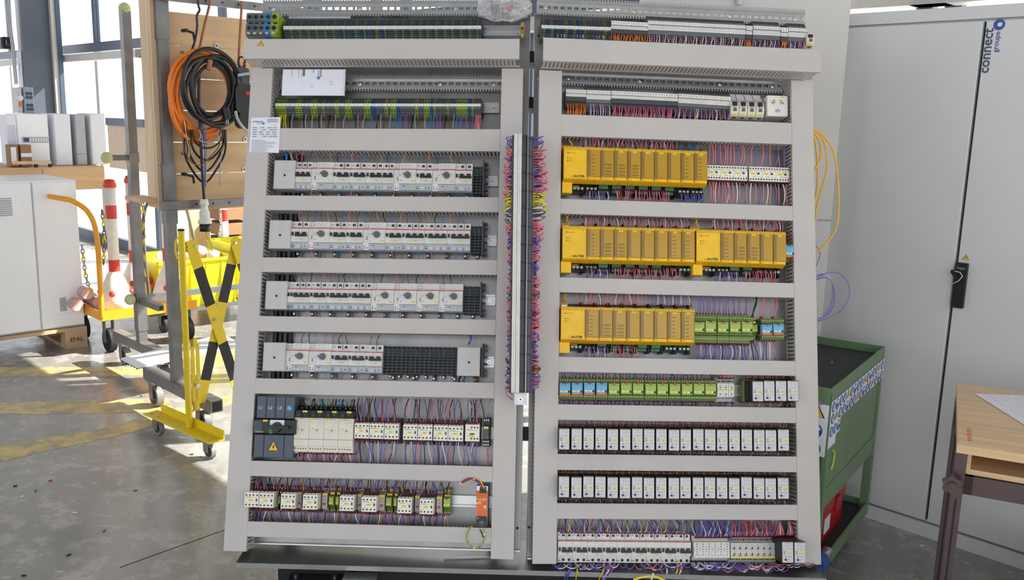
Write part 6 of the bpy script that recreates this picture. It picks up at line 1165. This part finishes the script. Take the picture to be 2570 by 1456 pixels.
# ---- rack in front carrying the wooden wall
cc, ce = fl(390, 1018), fl(512, 1083); ob_ = (cc+ce)/2; ob_.z = 0; PB = Plane(QQ, Z, ob_); hl = (ce-cc).length/2
rb_ = thing('steel_rack', PB.M(), 'grey square-tube rack on castors carrying the pine board wall', 'rack')
put('post', sqtube(MB(), (0, .205, 0), (0, 2.5, 0), .05, STEEL), rb_); put('foot_beam', sqtube(MB(), (0, .175, -hl-.08), (0, .175, hl+.16), .062, STEEL), rb_); castor(rb_, 0, -hl); castor(rb_, 0, hl)
put('post', sqtube(MB(), (1.3, .205, 0), (1.3, 2.5, 0), .05, STEEL), rb_); put('foot_beam', sqtube(MB(), (1.3, .175, -hl-.08), (1.3, .175, hl+.16), .062, STEEL), rb_); castor(rb_, 1.3, -hl); castor(rb_, 1.3, hl)
for y0, y1 in ((0, 102), (410, 560)): a = PB.uv(447, y1)[1]; c = PB.uv(447, y0)[1]; put('sleeve', sqtube(MB(), (0, a, 0), (0, c, 0), .060, STEEL), rb_)
vl = PB.uv(470, 513, .04)[1]; vu = PB.uv(520, 3, .04)[1]
for v in (vl, vu):
    b2 = put('perforated_bar', MB().box(-.06, 1.36, v-.02, v+.02, .031, .056, STEEL), rb_)
    for k in range(12): put('hole', MB().hole(0, 0, 0, .006), b2, Matrix.Translation((.12+.09*k, v, .0565)))
for x, y in ((458, 77), (458, 437)): u, v = PB.uv(x, y, .03); h_ = put('clamp_handle', MB().tube([(u, v, .03), (u, v, .075)], .009, BLACK, 8).tube([(u, v, .068), (u+.035, v-.01, .072), (u+.04, v-.045, .072)], .007, BLACK, 6), rb_)
for x, y in ((455, 130), (458, 385)): u, v = PB.uv(x, y, .03); put('bolt', MB().cyl(u, v, .03, .04, .010, CHROME, 6), rb_)
pw = thing('pine_board_panel', PB.M(), 'pine plank panel hung on the steel rack behind the cable coils', 'board')
uL = PB.uv(408, 300, -.03)[0]; v0 = PB.uv(420, 516, -.03)[1]; v1 = PB.uv(420, 27, -.03)[1]; n = 6
for k in range(n):
    a = v0+(v1-v0)*k/n; c = v0+(v1-v0)*(k+1)/n-.003; put('plank', MB().box(uL-.002*(k % 2), 1.25, a, c, -.055+.001*(k % 2), -.030+.0015*(k % 2), PINE), pw)
ub0, ub1 = PB.uv(386, 300, -.02)[0], PB.uv(416, 300, -.02)[0]; vt = PB.uv(400, -20, -.02)[1]
bt_ = put('batten', MB().box(ub0, ub1, v0-.02, vt, -.029, -.008, PINE2), pw); put('batten', MB().box(ub0-.001, ub0+.02, v0-.01, vt-.02, -.13, -.031, PINE2), pw); put('batten', MB().box(uL, .9, v0-.03, v0-.004, -.09, -.031, PINE), pw)
for y in (45, 157, 100, 282, 322, 415, 452, 480): u, v = PB.uv(400+random.uniform(-6, 8), y, -.007); put('screw', MB().cyl(u, v, -.008, -.006, .004, ZINC, 8), bt_)
for x, y in ((615, 349), (543, 115), (612, 425)): u, v = PB.uv(x, y, -.028); put('screw', MB().cyl(u, v, -.029, -.024, .012, ZINC, 12).hole(u, v, -.0236, .005), pw)
s0, s1 = PB.uv(337, 497, -.10)[0], PB.uv(386, 497, -.10)[0]; vs_ = PB.uv(360, 500, -.10)[1]
put('ledge_board', MB().box(s0, s1, vs_-.012, vs_+.01, -.22, -.03, PINE), pw)
# hooks and coils
def pb(x, y, w): return Vector(PB.P(*PB.uv(x, y, w), w))
for i, pts in enumerate(([(527, 0), (526, 12), (512, 70), (500, 128)], [(607, 4), (604, 60), (600, 130), (600, 160), (606, 168), (613, 164), (612, 156)])):
    q = [pb(x, y, .075) for x, y in pts]; put('strap_hook', MB().tube([p-q[0] for p in smooth(q, 3)], .007, CPR, 6), None, Matrix.Translation(q[0]), ['copper-brown strap hook slanting down to the cable coil', 'copper-brown strap hook holding the black power tool'][i], 'hook', 'strap hooks on the upper bar')
q = [pb(x, y, .085) for x, y in ((497, -4), (498, 14), (501, 26), (494, 40), (495, 66), (490, 100), (482, 125), (478, 142))]; put('black_cord', MB().tube([p-q[0] for p in smooth(q, 3)], .006, BLACK, 6).tube([q[-1]-q[0], q[-1]-q[0]+Vector((0, 0, -.05))], .014, KNOB, 8), None, Matrix.Translation(q[0]), 'black cord with small plug dangling left of the slanting strap', 'cord')
def coil(cx, cy, R, n, r, m, label, w, jr=.03, sq=1.0, seed=1, name='cable_coil'):
    rn = random.Random(seed); u, v = PB.uv(cx, cy, w); g = MB(); pts = []
    N = 36
    ph = rn.uniform(0, 6)
    for i in range(n*N):
        t = 2*PI*i/N; k = i/N; rad = R*(1+jr*math.sin(k*2.3+ph)+jr*.6*math.sin(t*2+k)); pts.append((rad*math.cos(t)*sq+R*.06*math.sin(k*1.7+ph), rad*math.sin(t)-R*.08*math.sin(k*1.1+ph), .012*math.sin(k*3+t*.5)+.004*(k % 3)))
    g.tube(pts, r, m, 6); return put(name, g, None, PB.M(u, v, w), label, 'cable coil')
coil(508, 240, .200, 6, .0115, COLS['orange'], 'thick orange extension cable coiled over the plank panel', .075, .075, .78, 3)
coil(531, 228, .178, 4, .0105, BLACK, 'black cable coiled in front of the orange extension cable', .115, .13, .78, 11)
coil(532, 225, .135, 3, .008, RUBBER, 'thinner black cable coiled inside the larger loops', .10, .06, .72, 8)
cap = pb(527, 150, .14); put('velcro_strap', MB().tube([(0, 0, 0), (-.008, -.008, -.05)], .014, CPR, 8), None, Matrix.Translation(cap), 'brown strap holding the coils together at their top', 'strap')
ends = [pb(*p, .12) for p in ((566, 285), (574, 287), (581, 288))]; pl_ = thing('cable_plugs', Matrix.Translation(ends[0]), 'black plug with bare prongs beside the orange coil', 'plug')
put('plug_body', MB().tube([(0, 0, .03), (.01, 0, -.03)], .022, BLACK, 10), pl_)
for k in range(3): put('prong', MB().tube([(k*.009-.006, 0, -.03), (k*.009-.006, 0, -.055)], .003, ZINC, 6), pl_)
for i, (xa, xb, xm, ym, c, r) in enumerate(((462, 566, 515, 458, 'black', .006), (470, 560, 516, 430, 'black', .006), (478, 564, 520, 402, 'black', .006), (484, 560, 522, 372, 'black', .005), (500, 548, 524, 357, 'grey', .004), (458, 552, 500, 415, 'brown', .003))):
    q = [pb(x, y, .07+.01*i) for x, y in ((xa, 325), (xa+3, 325+(ym-325)*.5), (xm-22, ym-(ym-325)*.12), (xm, ym), (xm+20, ym-(ym-325)*.15), (xb-2, 325+(ym-325)*.45), (xb, 325))]
    put('hanging_loop', MB().tube([p-q[0] for p in smooth(q)], r, COLS[c], 6), None, Matrix.Translation(q[0]), '%s cable loop hanging below the coils, %s from the bottom' % (c, num(i)), 'cable', 'cable loops below the coils')
g = MB(); o0 = pb(500, 330, .09)
for x0, x1, c in ((500, 511, 'white'), (505, 515, 'blue'), (509, 513, 'purple'), (462, 474, 'yellow'), (458, 470, 'navy'), (467, 476, 'brown'), (515, 517, 'grey'), (556, 552, 'grey')):
    q = [pb(x0, 300, .09), pb((x0+x1)/2+3, 360, .09), pb(x1, 430 if x0 > 490 else 370, .09), pb(x1, 470 if x0 > 490 else 405, .09)]; g.tube([p-o0 for p in smooth(q, 3)], .0025, COLS[c], 5)
put('loose_wires', g, None, Matrix.Translation(o0), 'thin coloured wire ends trailing down from the coils', 'wires', None, 'stuff')
q = [pb(x, y, .10) for x, y in ((500, 180), (499, 260), (504, 360), (508, 440), (512, 500))]; cp = thing('connector_cable', Matrix.Translation(q[0]), 'black cable ending in a white and black round connector', 'connector')
put('cable', MB().tube([p-q[0] for p in smooth(q, 3)], .0075, BLACK, 7), cp)
e_ = q[-1]-q[0]; put('connector_shell', MB().lathe([(0, .0), (.02, 0), (.023, -.03), (.017, -.035), (.017, -.05), (.026, -.065), (.026, -.10), (.034, -.11), (.034, -.125), (0, -.125)], WHITE, 16), cp, Matrix.Translation(e_)); put('connector_skirt', MB().lathe([(0, -.125), (.028, -.125), (.028, -.165), (0, -.165)], BLACK, 16), cp, Matrix.Translation(e_))
put('wire_end', MB().tube([(0, 0, -.16), (.01, 0, -.2), (.035, .02, -.25)], .004, COLS['yellow'], 5).tube([(0, 0, -.16), (.02, 0, -.21), (.025, .02, -.27)], .004, COLS['yellow'], 5), cp, Matrix.Translation(e_))
tp = pb(609, 235, .11); tl = thing('power_tool', frame(tp, QQ, Z, DD), 'black power tool with grey cord hanging by a hook', 'power tool')
put('tool_body', MB().rbox(-.055, .07, -.10, .045, -.04, .03, .03, BLACK, 5), tl); put('handle', MB().rbox(-.035, .03, .03, .13, -.03, .02, .015, SLATE, 4), tl); put('trigger', MB().box(-.0, .025, -.005, .01, .03, .034, RED), tl)
put('grip_end', MB().rbox(-.035, .06, -.18, -.09, -.03, .02, .03, BLACK, 5), tl); put('power_cord', MB().tube(smooth([Vector(p) for p in ((-.04, .09, .03), (.03, .10, .04), (.08, .06, .04), (.09, .0, .03))], 4), .008, MCBG, 6).tube(smooth([Vector(p) for p in ((-.06, -.09, .03), (-.05, -.14, .04), (.0, -.19, .04), (.05, -.185, .04))], 4), .008, MCBG, 6), tl); put('hanging_ring', MB().tube([(.02*math.cos(a*.5), .155+.03*math.sin(a*.5), 0) for a in range(13)], .005, BLACK, 6), tl)
# ---- yellow and black folding barrier
cg, ch = fl(400, 1090), fl(528, 1150); om = (cg+ch)/2; om.z = 0; dn = (ch-cg).normalized(); du = Vector((-dn.y, dn.x, 0)); PG = Plane(du, Z, om); hl = (ch-cg).length/2
ba = thing('folding_barrier', PG.M(), 'yellow and black scissor barrier on a castor foot left of the panels', 'barrier')
zt = PG.uv(466, 575)[1]
put('post', MB().tube([(.008, .105, .045), (.008, zt, .045)], .0155, SAFE, 14).tube([(.008, zt, .045), (.008, zt+.008, .045)], .0165, BLACK, 14), ba)
put('foot_plate', MB().box(-.045, .035, .098, .104, -hl-.07, hl+.07, SAFE).box(.030, .036, .098, .145, -hl-.03, hl+.07, SAFE), ba)
for z in (-hl-.03, -hl+.03, hl-.03, hl+.03): put('bolt', MB().tube([(-.02, .104, z), (-.02, .109, z)], .007, ZINC, 6), ba)
for z in (-hl, hl): castor(ba, 0, z-.012, .036, .098, .018, False)
put('wing_bolt', MB().tube([(.02, .16, 0), (.06, .165, 0)], .006, ZINC, 6), ba)
ur, v_ = PG.uv(448, 625, 0); t0, t1 = PG.uv(448, 597)[1], PG.uv(448, 652)[1]
put('pull_ring', MB().tube([(ur+.016*math.cos(a*PI/8), (t0+t1)/2+(t0-t1)/2*math.sin(a*PI/8), 0) for a in range(16)], .005, SAFE, 6, True), ba)
a0, b0 = PG.uv(480, 852, .01), PG.uv(500, 1030, .01); g = MB(); x0, x1, y1, y0 = a0[0], b0[0], a0[1], b0[1]; x1 = max(x1, x0+.045)
g.box(x0, x0+.018, y0, y1, -.003, .003, SAFE).box(x1-.018, x1, y0+.03, y1-.03, -.003, .003, SAFE).box(x0, x1-.01, y1-.04, y1, -.003, .003, SAFE).box(x0, x1-.01, y0, y0+.05, -.003, .003, SAFE)
put('slotted_bracket', g, ba); put('bolt', MB().cyl((x0+x1)/2, y0+.13, -.01, .02, .011, CHROME, 10), ba)
a0 = PG.uv(487, 618, 0); put('hinge_plate', MB().rbox(.015, a0[0]+.02, a0[1]-.025, a0[1]+.025, -.004, .004, .01, SAFE), ba); put('bolt', MB().cyl(a0[0], a0[1], .004, .014, .008, CHROME, 8), ba)
BLKT = mat('barrier_black', (22, 22, 22), .45)
def slat(pa, pc, segs, w):
    (ax_, ay), (cx_, cy) = PG.uv(*pa, w), PG.uv(*pc, w); d = Vector((cx_-ax_, cy-ay, 0)); L = d.length; d.normalize(); n_ = Vector((-d.y, d.x, 0)); M_ = frame((ax_, ay, w), d, n_, (0, 0, 1))
    g = MB(); t = 0
    for m, f in segs: g.box(L*t, L*f, -.026, .026, -.003, .003, SAFE if m == 'y' else BLKT); t = f
    put('slat', g.box(-.03, 0, -.02, .02, -.003, .003, SAFE), ba, M_)
slat((480, 618), (608, 1010), (('y', .13), ('b', .36), ('y', .60), ('b', .84), ('y', 1)), .008)
slat((592, 612), (503, 1010), (('y', .13), ('b', .37), ('y', .62), ('b', .86), ('y', 1)), -.002)
slat((592, 612), (650, 800), (('y', .24), ('b', .8), ('y', 1)), .014); slat((608, 1010), (700, 620), (('y', .2), ('b', .5), ('y', 1)), -.008)
for x, y in ((540, 803), (590, 609)): u, v = PG.uv(x, y, .015); put('bolt', MB().cyl(u, v, .0, .024, .008, CHROME, 8), ba)
# ---- white cabinets on a pallet
PC = Plane(QQ, Z, fl(218, 868)); uR, vR = PC.uv(207, 640); zb = .146; ztc = PC.uv(190, 452)[1]; us1 = PC.uv(92, 640)[0]
wc = thing('white_enclosure', PC.M(), 'large white two-door enclosure standing on a wooden pallet at far left', 'enclosure')
put('carcass', MB().box(-1.5, 0, zb, ztc, -.62, -.022, CABW), wc)
for a, c in ((-1.49, us1-.006), (us1+.006, -.004)): put('door', MB().box(a, c, zb+.01, ztc-.01, -.022, 0, CABW, .004), wc)
def vent(x0, y0, x1, y1):
    (a, t), (c, s) = PC.uv(x0, y0, .01), PC.uv(x1, y1, .01); g = MB().box(a, c, s, t, 0, .008, CABW, .003); vn = put('vent', g, wc)
    for k in range(9): y = s+(t-s)*(.16+.085*k); put('louvre', MB().prof([(y, .008), (y+.008, .008), (y+.001, .014)], a+.04, c-.04, KNOB if False else MCBG), vn)
vent(-30, 492, 50, 550); vent(133, 745, 184, 785)
pt = thing('wooden_pallet', PC.M(), 'wooden pallet under the large white enclosure', 'pallet')
for k in range(4): z0 = .02-.17*k; put('deck_board', MB().box(-1.5, .0, .122, .144, z0-.12, z0, PALW), pt)
for x in (-.14, -.82, -1.5): 
    for z in (.02, -.33): put('block', MB().box(x, x+.14, .022, .10, z-.1, z, PALW), pt)
    put('runner', MB().box(x, x+.14, .0, .022, -.6, .02, PALW), pt); put('cross_board', MB().box(x, x+.14, .10, .122, -.6, .02, PALW), pt)
put('stamp', MB().text('EPAL', -.07, .06, .0206, .04, BLKM, .01), pt)
# ---- crate wall with small cabinets on it
PK = Plane(QQ, Z, PC.P(0, 0, -.75)); k0, k1 = PK.uv(0, 446)[1]-.35, PK.uv(100, 424)[1]; e0, e1_ = PK.uv(-60, 430)[0], PK.uv(262, 430)[0]
kr = thing('wooden_crate', PK.M(), 'pine board crate behind the white enclosure carrying small cabinets', 'crate')
for k in range(1): put('board', MB().box(e0, PK.uv(105, 430)[0], k1-.16-.17*k, k1-.17*k, -.02, 0, PINE), kr); put('board', MB().box(PK.uv(108, 430)[0], e1_, k1-.16-.17*k, k1-.17*k, -.02, 0, PINE), kr)
put('crate_lid', MB().box(e0, e1_, k1, k1+.012, -.7, .0, PINE), kr)
def pbox(name, x0, x1, y0, y1, w, dep, m, label, cat, extra=None, group=None):
    a, t = PK.uv(x0, y0, w); c, s = PK.uv(x1, y1, w); s = max(s, k1+.0125) if w > -.7 and extra != 'free' else s
    r = thing(name, PK.M(a, s, w), label, cat, group); put('body', MB().box(0, c-a, 0, t-s, -dep, 0, m, .004), r); return r, c-a, t-s
r, W_, h = pbox('small_enclosure', 40, 128, 285, 424, -.15, .25, CABW, 'pale small distribution enclosure with a breaker strip on the crate', 'enclosure')
bs = put('breaker_strip', MB().box(W_*.15, W_*.97, h*.45, h*.56, 0, .006, MCBG), r)
for k in range(9): put('breaker', MB().box(W_*(.18+.085*k), W_*(.25+.085*k), h*.47, h*.54, .006, .012, MESHB if k < 2 else MCBW), bs)
put('lower_flap', MB().box(.004, W_-.004, .004, h*.2, 0, .004, CABW), r)
r, W_, h = pbox('small_enclosure', 132, 184, 285, 424, -.15, .25, PAPER, 'white box standing in for the lit side of the pale small enclosure', 'enclosure'); put('door', MB().box(.004, W_-.004, .004, h-.004, 0, .008, PAPER, .002), r)  # separate whiter box stands in for the enclosure's lit side
r, W_, h = pbox('small_enclosure', 186, 220, 287, 420, -.15, .25, MCBG, 'narrow grey small cabinet standing on the crate', 'enclosure'); put('door', MB().box(.003, W_-.003, h*.23, h-.003, 0, .008, MCBG, .002), r); put('lower_flap', MB().box(.003, W_-.003, .003, h*.22, 0, .008, MCBG, .002), r)
r, W_, h = pbox('small_enclosure', 224, 270, 285, 424, -.15, .25, PAPER, 'bright white small cabinet at the right end of the crate', 'enclosure'); put('door', MB().box(.004, W_-.004, .004, h-.004, 0, .008, PAPER, .002), r)
r, W_, h = pbox('carton', 12, 48, 288, 412, -.12, .15, PAPER, 'pale carton leaning at the left of the small enclosures', 'carton'); put('printed_sheet', MB().box(.01, W_-.005, h*.1, h*.8, 0, .001, mat('sheet_lilac', (206, 206, 220), .6)), r)
r, W_, h = pbox('carton', 24, 50, 364, 418, -.02, .1, CARD, 'cardboard box with white label at the crate edge', 'carton'); put('label', MB().box(.005, W_*.7, h*.2, h*.9, 0, .001, PAPER), r)
r, W_, h = pbox('carton', 51, 82, 364, 418, -.01, .1, CARD, 'plain brown cardboard box beside the labelled one', 'carton'); put('tape', MB().box(0, W_, h*.45, h*.62, 0, .001, PAPER), r)
for i, x in enumerate((86, 122)): r, W_, h = pbox('hand_clamp', x, x+10, 404, 424, .03, .02, BLACK, ['black clamp on the long pale rod at left', 'black clamp at the right end of the pale rod'][i], 'clamp')
a, t = PK.uv(32, 409, .05); c, _ = PK.uv(128, 409, .05); put('rod', MB().tube([(0, 0, 0), (c-a, 0, 0)], .012, PINE2, 8), None, PK.M(a, t, .05), 'pale rod laid across the two black clamps on the crate', 'rod')
for i, (x0, x1, y0, y1, m) in enumerate(((42, 58, 220, 284, FRL), (58, 88, 218, 284, mat('device_blue_grey', (140, 158, 184), .4)))):
    r, W_, h = pbox('device_box', x0, x1, y0, y1, -.22, .12, m, ['narrow pale device with orange spots on top of the small enclosure', 'blue-grey device box on top of the small enclosure'][i], 'device')
    if i: [put('cable_gland', MB().cyl(W_*a, h*b2, 0, .004, .012, SLATE, 10), r) for a in (.35, .7) for b2 in (.15, .3, .6, .75)]
    else: put('spot', MB().box(W_*.2, W_*.8, h*.25, h*.45, 0, .004, ORG), r); put('button', MB().cyl(W_*.6, h*.6, 0, .008, .02, MCBW, 12), r)
# ---- orange platform trolley with chain posts
pc_ = fl(256, 797, .25); PT = Plane(QQ, Z, (pc_.x, pc_.y, 0))
pt2 = thing('platform_trolley', PT.M(), 'orange platform trolley loaded with red and white chain posts', 'trolley')
put('platform', MB().box(0, .66, .25, .262, -.6, 0, ORY).box(-.004, .66, .225, .29, -.003, .003, ORY).box(-.004, 0, .225, .29, -.6, 0, ORY), pt2)
zh = PT.uv(235, 500, 0)[1]
put('push_handle', MB().tube(smooth([Vector(p) for p in ((.0, .25, -.0), (.0, zh-.28, .0), (-.03, zh-.10, -.02), (-.10, zh-.02, -.08), (-.16, zh, -.16), (-.2, zh, -.5))], 5), .017, ORY, 10), pt2)
castor(pt2, .06, -.06, .08, .225, .035, True, mt=RUBBER); castor(pt2, .60, -.06, .08, .225, .035, True, mt=RUBBER); castor(pt2, .06, -.54, .08, .225, .035, False, mt=RUBBER)
PST = mat('post_red', (214, 66, 54), .5); PSW = mat('post_white', (232, 230, 224), .5)
def cpost(u, w, H, label, bandz):
    r = thing('chain_post', PT.M(u, .263, w) @ Matrix.Rotation(-PI/2, 4, 'X'), label, 'chain post', None)
    put('pole', MB().lathe([(0, .2), (.035, .2), (.035, H-.03), (.0, H-.03)], PSW, 14), r)
    put('cap', MB().lathe([(0, H-.03), (.042, H-.03), (.042, H-.01), (.03, H+.02), (0, H+.025)], PST, 14), r); put('cone_base', MB().lathe([(0, 0), (.115, 0), (.11, .08), (.085, .16), (.05, .24), (.035, .26)], PSW, 20), r)
    for z in bandz: put('red_band', MB().lathe([(.0355, z), (.0355, z+.09)], PST, 14), r)
    for a in range(4): put('red_dot', MB().sphere((.098*math.cos(a*PI/2-.6), .098*math.sin(a*PI/2-.6), .12), .022, PST, 8, 6), r)
cpost(.16, -.16, .86, 'chain post nearest the trolley handle, red bands on white', (.25, .62)); cpost(.53, -.15, .88, 'chain post second from the trolley handle', (.30, .66)); cpost(.42, -.46, .86, 'chain post at the back of the trolley', (.26, .6))
def links(pts, m1, m2, label, r=.004, s=.034):
    q = smooth([PT.P(*p) for p in pts], 6); o0 = q[0]; th = thing('link_chain', Matrix.Translation(o0), label, 'chain'); d = 0; i = 0; L = [(b2-a).length for a, b2 in zip(q, q[1:])]; tot = sum(L); t = 0
    while t < tot:
        a = 0; k = 0
        while k < len(L)-1 and a+L[k] < t: a += L[k]; k += 1
        p = q[k].lerp(q[k+1], (t-a)/L[k]); dr = (q[k+1]-q[k]).normalized(); sd = dr.cross(DD if i % 2 else QQ); sd = sd.normalized() if sd.length > .05 else QQ
        put('link', MB().tube([p-o0+dr*(s*.55*math.sin(x*PI/4))+sd*(s*.28*math.cos(x*PI/4)) for x in range(8)], r, m1 if i % 4 < 2 else m2, 5, True), th); t += s*.8; i += 1
links([(.03, .95, .03), (.035, .80, .03), (.02, .62, .03)], KNOB, SAFE, 'black and yellow link chain hanging beside the trolley handle'); links([(.35, 1.0, -.1), (.34, .8, -.08), (.33, .62, -.08), (.33, .45, -.08)], KNOB, SAFE, 'yellow and dark link chain hanging in the middle of the trolley'); links([(-.08, .72, -.05), (-.07, .55, -.05), (-.05, .45, -.05), (-.0, .38, -.08)], MCBG, SAFE, 'pale link chain bunched at the left of the orange trolley')
for k in range(3): put('foot_roll', MB().tube([(0, 0, 0), (0, 0, .3)], .04, mat('roll_pink', (206, 170, 168), .6), 12), None, PT.M(.02, .31+.07*(k % 2), -.5) @ Matrix.Translation((-.1+.07*k, 0, .0)), 'pale pink plastic roll lying on the trolley left end, %s of three' % num(k), 'roll', 'pink rolls on the trolley')
# ---- yellow bins on a dolly
PY = Plane(QQ, Z, fl(402, 838)); dz = .17
dl = thing('dolly', PY.M(), 'low grey dolly under the yellow bins', 'dolly'); put('deck', MB().box(-.08, 1.0, dz-.03, dz, -.55, .03, STEEL), dl)
for u in (.05, .9): castor(dl, u, -.05, .06, dz-.03, .03, False, mt=RUBBER)
put('push_bar', MB().tube(smooth([Vector(p) for p in ((-.06, dz, 0), (-.08, .85, .0), (.1, 1.02, -.1), (.35, .95, -.3), (.5, .6, -.45))], 5), .012, STEEL, 8), dl)
for i, (u0, u1, hh, w) in enumerate(((0, .60, .36, 0), (.66, .98, .42, -.05))):
    b2 = thing('storage_bin', PY.M(u0, dz+.001, w), ['long yellow plastic bin on the dolly behind the barrier', 'second yellow bin at the right end of the dolly'][i], 'bin'); W_ = u1-u0
    put('bin_shell', MB().prof([(0, 0), (hh, .03), (hh, .022), (.01, -.008)], 0, W_, BIN).prof([(0, -.45), (.01, -.45), (hh, -.48), (hh, -.49)], 0, W_, BIN).box(0, .008, 0, hh, -.47, .01, BIN).box(W_-.008, W_, 0, hh, -.47, .01, BIN).box(0, W_, 0, .008, -.45, 0, BIN), b2)
    put('rim', MB().box(-.012, W_+.012, hh-.02, hh, .02, .045, BIN).box(-.012, W_+.012, hh-.02, hh, -.5, -.48, BIN).box(-.012, .0, hh-.02, hh, -.5, .045, BIN).box(W_, W_+.012, hh-.02, hh, -.5, .045, BIN), b2)
    for k in range(4): put('rib', MB().box(W_*(.2+.2*k), W_*(.2+.2*k)+.012, .01, hh-.02, .005, .03, BIN), b2)
rg = MB()
for k in range(7): rg.sphere((.1+.07*k, .34+.02*math.sin(k*3), -.2+.05*math.cos(k*2)), .06, (PSW, PST, PSW)[k % 3], 8, 6)
put('rags', rg, None, PY.M(.02, dz, -.05), 'heap of white and red rags in the long yellow bin', 'rags', None, 'stuff')
# boxes and timber behind
PX = Plane(QQ, Z, PY.P(0, 0, -.9))
for i in range(4): u, v = PX.uv(557, 668-38*i); u1_, v1_ = PX.uv(640, 632-38*i); put('carton', MB().box(0, u1_-u, 0, max(.05, v1_-v-.004), -.35, 0, CARD, .004), None, PX.M(u, v, 0), 'brown carton in the stack behind the barrier, %s from the bottom' % num(i), 'carton', 'cartons stacked behind the barrier')
u, v = PX.uv(478, 690); u1_, v1_ = PX.uv(522, 530); put('timber_board', MB().box(0, u1_-u, -v+.0, v1_-v, -.03, 0, PINE2), None, PX.M(u, v, .03), 'upright pale timber board behind the yellow bins', 'board')
a, s = PX.uv(386, 700); c, t = PX.uv(443, 648); put('white_crate', MB().box(0, c-a, -s, t-s, -.4, 0, PSW, .006).text('A110', (c-a)*.5, (t-s)*.5, .001, .08, KNOB, .0), None, PX.M(a, s, .1), 'white crate with faint lettering behind the yellow bin', 'crate')
u, v = PX.uv(550, 690); _, t = PX.uv(550, 522); r = thing('chain_post', PX.M(u, v, .12) @ Matrix.Rotation(-PI/2, 4, 'X'), 'white post with red bands standing right of the hanging connector', 'chain post'); H = t-v
put('pole', MB().lathe([(0, -v), (.035, -v), (.035, H), (0, H)], PSW, 14), r)
for z in (H-.1, H*.1): put('red_band', MB().lathe([(.0355, z), (.0355, z+.1)], PST, 14), r)
PTs = PT; PT = PX; links([(PX.uv(553, 527, .15)[0], PX.uv(553, 527, .15)[1], .15), (PX.uv(553, 570, .15)[0], PX.uv(553, 570, .15)[1], .15), (PX.uv(545, 615, .15)[0], PX.uv(545, 615, .15)[1], .15)], ZINC, MCBW, 'pale link chain hanging beside the post behind the barrier'); PT = PTs
